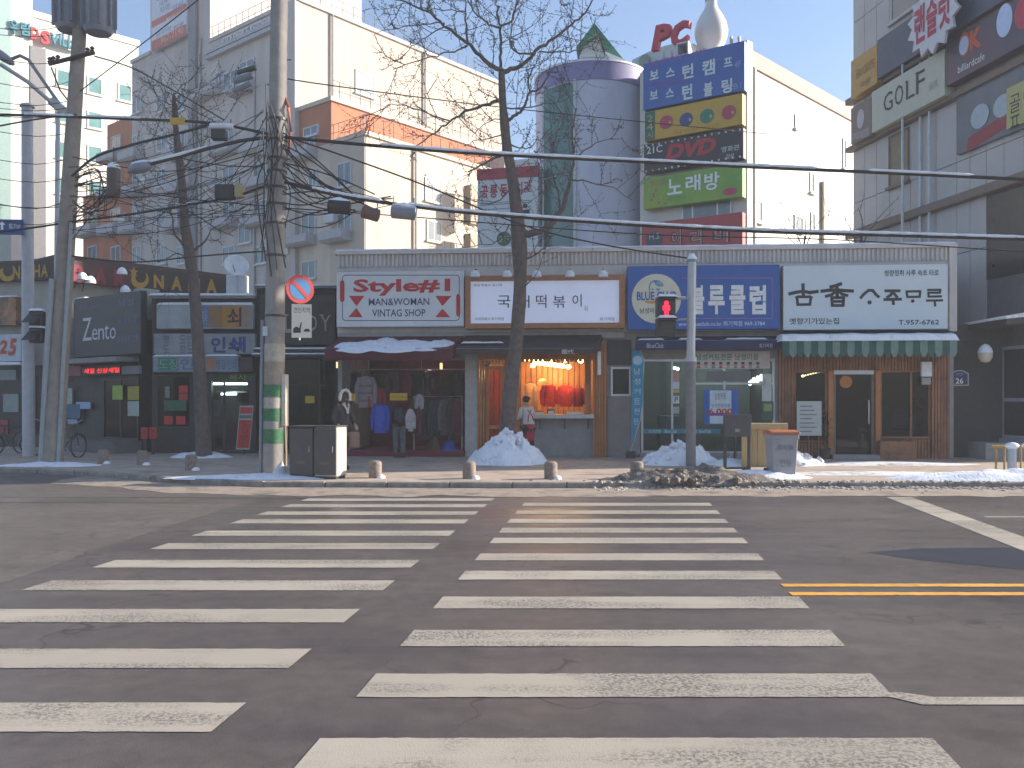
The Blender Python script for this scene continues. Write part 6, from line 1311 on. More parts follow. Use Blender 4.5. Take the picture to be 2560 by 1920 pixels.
# two steel cabinets beside the pole
CB = Fr(*G(722, 17.2)[:2], -17)
for i, (pa, pb) in enumerate(((724, 783), (785, 842))):
    x0_, x1_, _, z1_ = CB.rect(pa, pb, 1064, 1192)
    t = thing('utility_cabinet', ('left dark utility cabinet next to the concrete pole', 'right dark utility cabinet with its sunlit end')[i], 'cabinet', CB, ((x0_ + x1_) / 2, 0.2, SW), 'utility cabinets at the kerb')
    M_CAB = mat('cabinet_brown', (0.075, 0.062, 0.058), 0.5, var=0.2, scale=3); M_CABL = mat('cabinet_beige', (0.50, 0.46, 0.40), 0.6, var=0.1, scale=4)
    MB().box(x0_, x1_ - 0.004, 0.0, 0.42, SW + 0.05, z1_ - 0.03).build('body', M_CABL if i else M_CAB, t, CB, 0.02)  # right body is paler: its sunlit end is put into the colour
    MB().box(x0_ + 0.008, x1_ - 0.010, -0.018, -0.001, SW + 0.08, z1_ - 0.05).build('door', M_CAB, t, CB, 0.006)
    MB().box(x0_ - 0.01, x1_ + 0.004, -0.03, 0.44, z1_ - 0.03, z1_).build('lid', M_CAB, t, CB, 0.01); MB().box(x0_ + 0.02, x1_ - 0.03, 0.02, 0.40, SW - 0.02, SW + 0.05).build('plinth', M_DKMET, t, CB)
    xc_ = (x0_ + x1_) / 2; zm = SW + (z1_ - SW) * 0.56
    MB().disc(xc_, zm, 0.055, -0.024, -0.019, 20).build('emblem', K((0.07, 0.075, 0.11)), t, CB); MB().disc(xc_, SW + (z1_ - SW) * 0.3, 0.10, -0.024, -0.019, 20, 0.03).build('sticker', K((0.10, 0.12, 0.06)), t, CB)
    MB().tube([(x1_ - 0.07, -0.04, zm - 0.06), (x1_ - 0.07, -0.04, zm + 0.06)], 0.008, 5).build('handle', M_ALU, t, CB)
bag = mound('white rubbish bag lying between pole and cabinet', *G(700, 17.6)[:2], 0.16, 0.16, 0.26, mat('bag_white', (0.6, 0.6, 0.62), 0.5, bump=0.5, bscale=20), SW, 0.5, 31, 'rubbish_bag', 0.8, cat='bag', n=24, rings=8)
mop = thing('snow_shovel', 'snow shovel handle leaning against the concrete pole', 'shovel', loc=G(712, 17.7))
MB().tube([G(716, 17.65, SW + 0.1), P(712, 1010, 17.9)], 0.016, 6).build('handle', mat('shovel_wood', (0.4, 0.28, 0.15), 0.6), mop); MB().box(-0.13, 0.13, -0.01, 0.01, 0, 0.22).build('blade', M_STEELW, mop, M=Matrix.Translation(G(716, 17.6)) @ Matrix.Rotation(0.3, 4, 'X'))
# granite bollards
bol = MB().lathe([(0.125, -0.05), (0.128, 0.27), (0.115, 0.315), (0.08, 0.335), (0.0, 0.34)], n=22).mesh('shaft', smooth=True); bol.materials.append(mat('bollard_granite', (0.22, 0.175, 0.145), 0.85, var=0.3, scale=14, bump=0.3, bscale=80))
labs = ['leftmost stone bollard near the leaning pole', 'second stone bollard from the left', 'third stone bollard from the left before the key shop', 'stone bollard right of the utility cabinets', 'stone bollard below the orange wooden door', 'stone bollard below the snack shop counter', 'stone bollard beside the dirty ice heap']
for i, (px, d) in enumerate(((258, 21.2), (356, 20.8), (478, 19.2), (938, 17.3), (1173, 17.1), (1377, 17.05), (1592, 17.1))):
    g_ = G(px, d); t = thing('stone_bollard', labs[i], 'bollard', loc=g_, group='stone bollards along the kerb')
    link('shaft', bol, t, Matrix.Translation(g_) @ Matrix.Rotation(i * 1.3, 4, 'Z'))
    a_ = random.random() * 6
    sn = MB().ball((0.12, -0.06, 0.0), 0.09, 0.11, 0.07, 10, 6).build('snow_clump', M_SNOW, t, smooth=True, M=Matrix.Translation(g_))
# pedestrian signal
D2 = 20.3; b_ = G(1727, D2)
ps = thing('signal_post', 'grey steel post carrying the pedestrian signal, capped with snow', 'post', loc=b_)
pz = lambda px, py: P(px, py, D2)
MB().tube([b_, pz(1727, 900)], 0.115, 16).build('lower_sleeve', mat('post_dark_grey', (0.16, 0.16, 0.17), 0.6, var=0.15), ps, smooth=True); MB().tube([pz(1727, 900), pz(1730, 655)], 0.10, 16).build('shaft', M_STEELW, ps, smooth=True); MB().tube([pz(1727, 904), pz(1727, 894)], 0.135, 16).build('collar', M_STEELW, ps)
MB().tube([pz(1730, 655), pz(1730, 649)], 0.125, 16).build('cap', M_BOX, ps); c3 = pz(1730, 649); MB().lathe([(0.13, c3.z), (0.10, c3.z + 0.06), (0.05, c3.z + 0.12), (0.01, c3.z + 0.15)], c3.x, c3.y, 14).build('snow_cap', M_SNOW, ps, smooth=True)
SG = Fr(*pz(1667, 0)[:2], 4)
sg = thing('pedestrian_signal', 'black pedestrian signal showing the red standing figure', 'traffic light', SG, (0, 0, pz(0, 840).z))
r4 = SG.rect(1645, 1690, 741, 842, -0.15); zm = SG.at(1667, 793, -0.15)[1]
MB().box(r4[0], r4[1], -0.13, 0.14, r4[2], zm - 0.006).build('lower_housing', M_BLKP, sg, SG, 0.02); MB().box(r4[0], r4[1], -0.13, 0.14, zm + 0.006, r4[3]).build('upper_housing', M_BLKP, sg, SG, 0.02)
for za, zb_, nm in ((zm + 0.05, r4[3] - 0.03, 'upper_lens'), (r4[2] + 0.05, zm - 0.05, 'lower_lens')): MB().box(r4[0] + 0.04, r4[1] - 0.04, -0.136, -0.131, za, zb_).build(nm, mat('dark_lens', (0.012, 0.008, 0.008), 0.25), sg, SG)
for za in (zm - 0.01, r4[3]):
    MB().prismx([(-0.13, za), (-0.30, za - 0.05), (-0.30, za - 0.065), (-0.13, za - 0.02)], r4[0], r4[1]).build('visor', M_BLKP, sg, SG)
    snowcap('snow_cap', None, SG, r4[0], r4[1], -0.26, 0.10, za - 0.01, 0.07, za, sg, 0.2)
M_RLED = emitter('red_signal_led', (1.0, 0.01, 0.05), 1.0)
cf = lambda x, y: SG.at(1540 + x * .3857, 600 + y * .3857, -0.14)
hd = cf(327, 408); MB().disc(hd[0], hd[1], 0.052, -0.143, -0.138, 18).build('figure_head', M_RLED, sg, SG)
for pts4, nm in (([(312, 422), (342, 422), (345, 450), (340, 455), (314, 455), (308, 450)], 'figure_body'), ([(304, 424), (310, 424), (310, 458), (304, 455)], 'figure_arm'), ([(344, 424), (350, 424), (350, 455), (344, 458)], 'figure_arm'), ([(314, 458), (325, 458), (325, 490), (313, 490)], 'figure_leg'), ([(329, 458), (340, 458), (341, 490), (329, 490)], 'figure_leg')):
    v = [cf(*p_) for p_ in pts4]; ar_ = sum(v[i][0] * v[(i + 1) % len(v)][1] - v[(i + 1) % len(v)][0] * v[i][1] for i in range(len(v)))
    MB().prism(v if ar_ > 0 else v[::-1], -0.143, -0.138).build(nm, M_RLED, sg, SG)
for py in (748, 800): MB().tube([SG.w(r4[1] - 0.02, 0.0, SG.at(1690, py)[1]), pz(1726, py - 2)], 0.022, 8).build('arm', M_STEELW, sg)
snowcap('snow_cap', None, W0, pz(1692, 0).x, pz(1716, 0).x, D2 - 0.04, D2 + 0.04, pz(0, 744).z, 0.03, 2, sg)
# notice stand
NS = Fr(*G(1842, 18.7)[:2], 6)
t = thing('notice_stand', 'dark metal notice stand with a board between two posts', 'notice stand', NS, (0, 0, SW))
r4 = NS.rect(1809, 1876, 1036, 1186)
for xx in (r4[0] + 0.03, r4[1] - 0.03): MB().box(xx - 0.03, xx + 0.03, -0.03, 0.03, SW, r4[3] - 0.02).build('post', M_DKMET, t, NS, 0.006); MB().box(xx - 0.05, xx + 0.05, -0.28, 0.28, SW, SW + 0.05).build('foot', M_DKMET, t, NS, 0.01)
MB().box(r4[0] - 0.0, r4[1] + 0.0, -0.05, -0.032, NS.at(1840, 1092)[1], r4[3]).build('board', mat('dark_board', (0.05, 0.05, 0.055), 0.5, var=0.2), t, NS, 0.006); MB().box(r4[0] + 0.06, r4[1] - 0.06, -0.02, 0.02, SW + 0.06, SW + 0.10).build('bottom_rail', M_DKMET, t, NS)
poly(NS, [(1838, 1080), (1850, 1080), (1850, 1072), (1838, 1072)], -0.056, K((0.25, 0.2, 0.18)), t, 'sticker')
# waste bin
D3 = 17.4; g_ = G(1953, D3); k3 = D3 / FPX
t = thing('waste_bin', 'grey plastic wheeled waste bin with an orange lid on the kerb', 'bin', loc=g_)
M_BIN = mat('bin_grey', (0.27, 0.28, 0.30), 0.55, var=0.08, scale=6)
zt_ = P(0, 1085, D3).z; w1, w0 = 34 * k3, 27 * k3
vs = []
for z, w in ((SW + 0.02, w0), (zt_ - 0.10, w1 * 0.94), (zt_ - 0.09, w1), (zt_, w1)): vs += [(-w, -w, z), (w, -w, z), (w, w, z), (-w, w, z)]
MB().add([(v[0] + g_.x, v[1] + g_.y, v[2]) for v in vs], [(0, 3, 2, 1), (12, 13, 14, 15)] + [(4 * i + j, 4 * i + (j + 1) % 4, 4 * i + 4 + (j + 1) % 4, 4 * i + 4 + j) for i in range(3) for j in range(4)]).build('body', M_BIN, t, bev=0.015)
MB().prismx([(-w1 - 0.03, zt_), (w1, zt_), (w1, zt_ + 0.05), (0, zt_ + 0.085), (-w1 - 0.03, zt_ + 0.05)], -w1 - 0.015, w1 + 0.015).build('lid', mat('bin_lid_orange', (0.42, 0.12, 0.05), 0.5, var=0.1), t, bev=0.012, M=Matrix.Translation((g_.x, g_.y, 0)))
for sx in (-1, 1): MB().tube([(g_.x + sx * (w0 + 0.02), g_.y + w0 - 0.05, SW + 0.09), (g_.x + sx * (w0 + 0.07), g_.y + w0 - 0.05, SW + 0.09)], 0.09, 14).build('wheel', M_BLKP, t)
BF = Fr(g_.x, g_.y, 0)
for s_, r_ in (('음식물', (-0.16, 0.16, zt_ - 0.30, zt_ - 0.20)), ('전용', (-0.10, 0.12, zt_ - 0.62, zt_ - 0.48))):
    yy_ = -w1 * 0.94 - 0.004 + 0.0; text(s_, K((0.13, 0.14, 0.18)), t, BF, r_, yy_)
MB().tube([(g_.x - w1, g_.y + w1 + 0.04, zt_ - 0.03), (g_.x + w1, g_.y + w1 + 0.04, zt_ - 0.03)], 0.018, 6).build('handle', M_BIN, t)
# straw mat roll on a wooden crate
t = thing('plywood_crate', 'yellowish plywood board crate behind the notice stand', 'crate', loc=G(1905, 20.2))
CR = Fr(*G(1905, 20.2)[:2], -5); M_PLY = mat('plywood', (0.42, 0.30, 0.14), 0.7, var=0.15, scale=6, streak=6)
x0_, x1_, z0_, z1_ = CR.rect(1880, 1962, 1064, 1150)
n_ = 6; st_ = (x1_ - x0_) / n_
for i in range(n_): MB().box(x0_ + st_ * i + 0.004, x0_ + st_ * (i + 1) - 0.004, random.uniform(-0.008, 0.0), 0.02, SW, z1_ - 0.06).build('plank', M_PLY, t, CR)
MB().box(x0_, x1_ + 0.02, 0.021, 0.4, SW, z1_ - 0.07).build('box', M_PLY, t, CR, 0.01); MB().tube([(x0_ - 0.02, -0.02, z1_ - 0.02), (x1_ + 0.05, -0.02, z1_ - 0.02)], 0.085, 14).build('rolled_mat', M_PLY, t, CR, smooth=True)
x0_, x1_, z0_, z1_ = CR.rect(1853, 1878, 1086, 1150); t = tag(MB().box(x0_, x1_, -0.05, -0.02, SW, z1_).build('plywood_offcut', M_PLY, None, CR, 0.008), 'narrow plywood offcut standing left of the crate', 'board')
# bicycles
def bicycle(label, loc, rz, col, s=1.0, basket=True):
    fr_ = Fr(loc[0], loc[1], rz); z0 = loc[2]
    t = thing('bicycle', label, 'bicycle', fr_, (0, 0, z0)); m = K(col, 0.4); r = 0.31 * s
    def tor(cx_, nm):
        w = MB().tube([(cx_ + r * math.cos(a_), 0, z0 + r + r * math.sin(a_)) for a_ in [2 * math.pi * k / 24 for k in range(25)]], 0.022, 6, False).build(nm, M_BLKP, t, fr_, smooth=True)
        sp_ = MB()
        for k in range(10): a_ = math.pi * k / 10; sp_.tube([(cx_ - (r - 0.02) * math.cos(a_), 0, z0 + r - (r - 0.02) * math.sin(a_)), (cx_ + (r - 0.02) * math.cos(a_), 0, z0 + r + (r - 0.02) * math.sin(a_))], 0.003, 3)
        o = sp_.build('spokes', M_ALU, w, fr_); o['kind'] = 'stuff'
    tor(-0.5 * s, 'wheel'); tor(0.5 * s, 'wheel')
    bb, st, hd, ax0, ax1 = (-0.08 * s, z0 + 0.27 * s), (-0.2 * s, z0 + 0.75 * s), (0.36 * s, z0 + 0.8 * s), (-0.5 * s, z0 + r), (0.5 * s, z0 + r)
    mb = MB()
    for a_, b in ((bb, st), (bb, (hd[0] + 0.03, hd[1] - 0.12)), (st, hd), (bb, ax0), (ax0, (st[0] + 0.02, st[1] - 0.08)), (ax1, (hd[0] - 0.01, hd[1] + 0.1))): mb.tube([(a_[0], 0, a_[1]), (b[0], 0, b[1])], 0.018, 7)
    mb.build('frame', m, t, fr_); MB().tube([(hd[0] - 0.06, -0.26, hd[1] + 0.2), (hd[0] - 0.01, -0.1, hd[1] + 0.14), (hd[0] - 0.01, 0.1, hd[1] + 0.14), (hd[0] - 0.06, 0.26, hd[1] + 0.2)], 0.013, 6).build('handlebar', M_ALU, t, fr_)
    MB().prism([(st[0] - 0.14, st[1] + 0.04), (st[0] + 0.13, st[1] + 0.05), (st[0] + 0.12, st[1] + 0.09), (st[0] - 0.14, st[1] + 0.11)], -0.05, 0.05).build('saddle', M_BLKP, t, fr_, 0.015)
    MB().tube([(bb[0], -0.07, bb[1]), (bb[0] + 0.08, -0.09, bb[1] - 0.14)], 0.01, 5).build('pedal_crank', M_ALU, t, fr_)
    MB().tube([(bb[0], 0.05, bb[1]), (bb[0] - 0.1, 0.2, z0)], 0.01, 5).build('kickstand', M_ALU, t, fr_)
    if basket: MB().prismx([(-0.13, hd[1] - 0.1), (0.13, hd[1] - 0.1), (0.16, hd[1] + 0.12), (-0.16, hd[1] + 0.12)], hd[0] + 0.08, hd[0] + 0.32).build('basket', M_DKMET, t, fr_)
bicycle('bicycle parked behind the notice stand before the barber window', (*G(1838, 21.6)[:2], SW), 75, (0.08, 0.10, 0.11))
bicycle('dark bicycle parked at the left edge below the 25 sign', (*G(30, 24.2)[:2], SW), 25, (0.05, 0.06, 0.06)); bicycle('bicycle with a red basket side at the far left behind the poles', (*G(85, 25.2)[:2], SW), -20, (0.25, 0.03, 0.04)); bicycle('bicycle leaning behind the leaning utility pole', (*G(165, 23.0)[:2], SW), 80, (0.05, 0.05, 0.06), basket=False)
# barrier rail and bollards at the right edge
t = thing('barrier_rail', 'low yellowish tube barrier on the pavement at the right edge', 'barrier', loc=G(2520, 18.6))
M_YB = mat('barrier_yellow', (0.42, 0.27, 0.08), 0.6, var=0.3, scale=8); z_ = P(0, 1116, 18.6).z
MB().tube([P(2478, 1117, 18.6), P(2640, 1115, 18.6)], 0.035, 8).build('rail', M_YB, t)
for px, dd in ((2490, 18.6), (2511, 18.7), (2552, 18.7), (2600, 18.6)): MB().tube([G(px, dd), (G(px, dd).x, dd, z_)], 0.022, 7).build('leg', M_YB, t)
for i, px in enumerate((2530, 2572)):
    g_ = G(px, 18.2); t = thing('steel_bollard', ('steel bollard with a snow cap before the yellow barrier', 'steel bollard at the very right edge')[i], 'bollard', loc=g_)
    zt_ = P(0, 1122, 18.2).z; MB().lathe([(0.085, SW - 0.03), (0.085, zt_), (0.06, zt_ + 0.04)], g_.x, g_.y, 16).build('shaft', M_STEELW, t, smooth=True); MB().ball((g_.x, g_.y, zt_ + 0.06), 0.14, 0.12, 0.075, 12, 8).build('snow_cap', M_SNOW, t, smooth=True)
# leaning utility pole with transformers
D4 = 21.4
lp = lambda py, off=0: P(198 + (87 - py) * 0.063 + off, py, D4)
up = thing('utility_pole', 'leaning concrete utility pole with two transformer drums at the top left', 'pole', loc=(lp(1150).x, D4, SW))
MB().tube([(lp(1150).x, D4, SW)] + [lp(1140 - 130 * i) for i in range(11)], [0.25] + [0.245 - 0.011 * i for i in range(11)], 18).build('shaft', mat('pole_concrete_brown', (0.27, 0.235, 0.20), 0.85, var=0.2, scale=4, bump=0.2, bscale=30), up, smooth=True)
for px, py0, py1, r_ in ((176, -60, 78, 0.33), (246, -60, 84, 0.33)):
    a_ = P(px, py1, D4 - 0.15 + (0.2 if px < 200 else 0)); b2 = P(px, py0, a_.y)
    dr = MB().lathe([(r_ * 0.85, a_.z), (r_, a_.z + 0.07), (r_, b2.z), (r_ * 0.8, b2.z + 0.1)], a_.x, a_.y, 24).build('transformer_drum', M_BOX, up, smooth=True)
    for k in range(10): an_ = 2 * math.pi * k / 10 + 0.2; MB().box(r_, r_ + 0.09, -0.012, 0.012, a_.z + 0.12, b2.z).build('cooling_fin', M_BOX, dr, M=Matrix.Translation((a_.x, a_.y, 0)) @ Matrix.Rotation(an_, 4, 'Z'))
MB().tube([P(122, 160, D4 - 0.2), P(236, 131, D4 - 0.2)], 0.05, 6).build('cross_arm', M_DKMET, up)
for u in (0.02, 0.1, 0.2, 0.85, 0.95):
    q_ = P(122, 160, D4 - 0.2).lerp(P(236, 131, D4 - 0.2), u); MB().lathe([(0.03, q_.z), (0.06, q_.z + 0.05), (0.03, q_.z + 0.08), (0.06, q_.z + 0.12), (0.02, q_.z + 0.16)], q_.x, q_.y, 10).build('insulator', mat('insulator_brown', (0.08, 0.06, 0.055), 0.3), up, smooth=True)
MB().tube([P(128, 168, D4 - 0.2), P(150, 225, D4 - 0.1), lp(272)], 0.02, 5).build('stay', M_DKMET, up)
for i, off in ((0, -20), (1, 22)): MB().tube([(lp(1150, off).x, D4 - 0.15, SW), lp(900, off) - Vector((0, 0.2, 0)), lp(700 if i == 0 else 560, off * 0.95) - Vector((0, 0.2, 0))], 0.07 if i == 0 else 0.045, 8).build('cable_pipe', mat('pipe_grey', (0.30, 0.33, 0.34), 0.6, var=0.12), up, smooth=True)
# street lamps at the left edge
D5 = 23.5
t = thing('street_lamp', 'slim double arm street lamp behind the leaning utility pole', 'street lamp', loc=G(143, D5))
MB().tube([G(140, D5), P(142, 600, D5), P(145, 280, D5)], [0.07, 0.06, 0.055], 10).build('post', M_STEELW, t, smooth=True); MB().tube([P(160, 278, D5), P(128, 252, D5)], 0.12, 10).build('bracket', M_STEELW, t)
MB().tube([P(145, 270, D5), P(70, 205, D5 - 0.4), P(0, 160, D5 - 0.8)], 0.055, 8).build('arm', M_STEELW, t, smooth=True); MB().tube([P(150, 262, D5), P(110, 205, D5), P(72, 150, D5), P(50, 139, D5), P(28, 148, D5)], 0.045, 8).build('arm', mat('dark_grey_arm', (0.2, 0.22, 0.24), 0.5), t, smooth=True)
hd_ = P(2, 138, D5); MB().ball((0, 0, 0), 0.45, 0.18, 0.12, 14, 8).build('lamp_head', M_BOX, t, smooth=True, M=Matrix.Translation(hd_) @ Matrix.Rotation(R(35), 4, 'Y'))
D6 = 24.0
t = thing('signal_mast', 'thick pale steel mast with a blue direction sign at the left edge', 'post', loc=G(70, D6))
MB().tube([G(72, D6), P(69, 600, D6), P(68, 268, D6)], [0.16, 0.15, 0.14], 16).build('shaft', mat('mast_pale', (0.42, 0.43, 0.46), 0.5, var=0.1), t, smooth=True); c3 = P(68, 268, D6); MB().lathe([(0.19, c3.z), (0.17, c3.z + 0.06), (0.03, c3.z + 0.12)], c3.x, c3.y, 14).build('cap', M_STEELW, t)
DS = Fr(*P(20, 0, D6 - 0.3)[:2], 4); r4 = DS.rect(-40, 58, 548, 586)
bs = thing('direction_sign', 'blue direction sign with white arrow at the left edge', 'road sign', DS, (0, 0, r4[2])); MB().box(r4[0], r4[1], -0.02, 0.02, r4[2], r4[3]).build('panel', K((0.02, 0.07, 0.25)), bs, DS); text('회기로', MW, bs, DS, DS.rect(22, 52, 558, 574, -0.03), -0.03); poly(DS, [(2, 574), (2, 562), (-3, 562), (5, 552), (13, 562), (8, 562), (8, 574)], -0.03, MW, bs, 'arrow'); MB().tube([DS.w(r4[0] * 0.2, 0.05, (r4[2] + r4[3]) / 2), P(68, 566, D6)], 0.03, 6).build('bracket', M_STEELW, bs)
vs_ = thing('vehicle_signal', 'dark vehicle signal head with snow on its visors by the pale mast', 'traffic light', loc=P(98, 850, D6))
for i, (a_, b2) in enumerate(((778, 815), (820, 858))):
    p0, p1 = P(78, b2, D6 - 0.4), P(110, a_, D6 - 0.4); MB().box(p0.x, p1.x, p0.y - 0.15, p0.y + 0.12, p0.z, p1.z).build('housing', M_BLKP, vs_, bev=0.03); MB().prismx([(-0.5, 0.05), (-0.15, 0.30), (0.1, 0.32), (0.1, 0.28), (-0.15, 0.26)], 0, p1.x - p0.x).build('visor', M_BLKP, vs_, M=Matrix.Translation((p0.x, p0.y, p0.z))); snowcap('snow_cap', None, W0, p0.x, p1.x, p0.y - 0.15, p0.y + 0.12, p1.z, 0.07, i, vs_)
MB().tube([P(92, 815, D6 - 0.4), P(70, 812, D6)], 0.03, 6).build('bracket', M_STEELW, vs_)
# satellite dish on the key shop roof
dd = P(590, 668, 26.4); t = thing('satellite_dish', 'white satellite dish on the roof above the key shop', 'dish', loc=(dd.x, dd.y, 3.6))
prof = [(0.0, 0.0), (0.12, 0.015), (0.22, 0.05), (0.30, 0.10), (0.31, 0.11), (0.29, 0.115), (0.2, 0.065), (0.0, 0.015)]
MB().lathe([(r_ + 0.001, z) for r_, z in prof], n=28).build('reflector', M_LAMPW, t, smooth=True, M=Matrix.Translation(dd) @ Matrix.Rotation(R(65), 4, 'X') @ Matrix.Rotation(R(20), 4, 'Y') @ Matrix.Scale(1.15, 4))
MB().tube([(dd.x, dd.y + 0.1, N.at(640, 742)[1]), (dd.x, dd.y + 0.1, dd.z)], 0.03, 6).build('mast', M_STEELW, t); MB().tube([dd - Vector((0, 0, 0.25)), dd + Vector((0.05, -0.45, 0.0))], 0.012, 5).build('feed_arm', M_DKMET, t)
aa = P(590, 708, 26.6); MB().box(aa.x - 0.30, aa.x + 0.3, aa.y, aa.y + 0.3, N.at(640, 742)[1], aa.z + 0.25).build('base_box', M_LAMPW, t, bev=0.02)
# ------------------------------------------------------------------ bare trees
def smooth(pts, sub=4):
    pts = [Vector(p) for p in pts]; out = []
    for i in range(len(pts) - 1):
        p0 = pts[max(i - 1, 0)]; p1 = pts[i]; p2 = pts[i + 1]; p3 = pts[min(i + 2, len(pts) - 1)]
        for k in range(sub):
            t = k / sub
            out.append(0.5 * ((2 * p1) + (p2 - p0) * t + (2 * p0 - 5 * p1 + 4 * p2 - p3) * t * t + (3 * p1 - p0 - 3 * p2 + p3) * t ** 3))
    out.append(pts[-1]); return out
M_BARK = mat('ginkgo_bark', (0.115, 0.092, 0.082), 0.9, var=0.3, scale=8, bump=0.8, bscale=22, col2=(0.14, 0.115, 0.10), thr=(0.5, 0.7))
M_TWIG = mat('twig', (0.10, 0.08, 0.075), 0.85, var=0.25, scale=6)
def sprout(mb, p, d, L_, r, rnd, up, lvl, spur=True):
    """one bent twig with short spur shoots; branches once more when lvl>0"""
    n = 5; pts_ = [p.copy()]; dd = d.normalized(); q = p.copy()
    for i in range(n):
        dd = (dd + Vector((rnd.gauss(0, .075), rnd.gauss(0, .075), rnd.gauss(0, .06) + up * 0.10))).normalized()
        q = q + dd * L_ / n; pts_.append(q.copy())
        if lvl > 0 and i >= 1:
            for _ in range(rnd.choice((1, 1, 2))):
                side = Vector((rnd.gauss(0, 1), rnd.gauss(0, 1), rnd.gauss(0.15, .8))).normalized()
                sprout(mb, q, (dd * 0.6 + side * 0.8), L_ * rnd.uniform(0.35, 0.7), r * 0.55, rnd, up * rnd.choice((1, 1, -1.2)), lvl - 1, spur)
        if spur:
            for _ in range(2):
                s = Vector((rnd.gauss(0, 1), rnd.gauss(0, 1), rnd.gauss(0, 1))).normalized(); b = pts_[-2].lerp(q, rnd.random())
                mb.tube([b, b + s * rnd.uniform(0.02, 0.05)], [max(r * 0.8, 0.006), max(r * 0.9, 0.008)], 3, False)
    mb.tube(pts_, [r * (1 - 0.72 * i / n) for i in range(n + 1)], 3 if r < 0.012 else 4, False)
def bare_tree(name, label, d, trunk, limbs, seed, twl=1.1, every=0.42, lvl=1, rt=0.011, m=M_BARK, snow=()):
    """trunk = [(px,py,r)...]; limbs = (pixel polyline, r0, r1, depth drift)"""
    rnd = random.Random(seed)
    t = thing(name, label, 'tree', loc=G(trunk[0][0], d, 0.0))
    tp = [P(a, b, d) for a, b, r in trunk]; tp[0].z = min(tp[0].z, SW)
    sm = smooth(tp, 4); rr = []
    for i in range(len(trunk) - 1): rr += [trunk[i][2] + (trunk[i + 1][2] - trunk[i][2]) * k / 4 for k in range(4)]
    rr.append(trunk[-1][2])
    mb = MB().tube(sm, rr, 18)
    mb.v = [tuple(Vector(v) + Vector((fbm(v[0] * 5, v[1] * 5, v[2] * 2), fbm(v[1] * 5 + 9, v[0] * 5, v[2] * 2), 0)) * 0.045) for v in mb.v]
    mb.build('trunk', m, t, smooth=True)
    lm = MB(); tw = MB()
    def twigs(pts_, r0, r1, dens=1.0, up=1.0):
        acc = 0.0; tot = sum((b - a).length for a, b in zip(pts_[:-1], pts_[1:])); run = 0
        for a, b in zip(pts_[:-1], pts_[1:]):
            sl_ = (b - a).length; acc += sl_; run += sl_
            while acc > every / dens:
                acc -= every / dens
                f = run / max(tot, 1e-3); q = a.lerp(b, rnd.random()); dr = (b - a).normalized()
                side = Vector((rnd.gauss(0, 1), rnd.gauss(0, 1), rnd.gauss(0.35, 0.9))).normalized(); side = (side - dr * side.dot(dr)).normalized()
                sprout(tw, q, dr * rnd.uniform(0.2, 0.9) + side, twl * rnd.uniform(0.45, 1.15) * (1.1 - 0.4 * f), rt * rnd.uniform(0.8, 1.25), rnd, up, lvl)
    for pl_, r0, r1, dr in limbs:
        r0 *= 0.78; r1 *= 0.8
        n = len(pl_); pts_ = [P(a, b, d + dr * (i / (n - 1)) ** 1.2) for i, (a, b) in enumerate(pl_)]
        sm2 = smooth(pts_, 4); k = len(sm2)
        sm2 = [v + Vector((rnd.gauss(0, .012), rnd.gauss(0, .02), rnd.gauss(0, .012))) for v in sm2]
        lm.tube(sm2, [r0 + (r1 - r0) * (i / (k - 1)) ** 0.8 for i in range(k)], 9)
        twigs(sm2, r0, r1)
    twigs(sm[len(sm) // 2:], 0.1, 0.1, 0.9)
    lm.build('limbs', m, t, smooth=True); o = tw.build('twigs', M_TWIG, t); o['kind'] = 'stuff'
    for pl_, h in snow:
        pts_ = smooth([P(a, b, d - 0.02) for a, b in pl_], 4); MB().tube(pts_, [0.01] + [h] * (len(pts_) - 2) + [0.01], 7).build('snow_line', M_SNOW, t, smooth=True)
    return t
k = lambda x, y: (980 + x * .2532, y * .2532)
D7 = 21.8
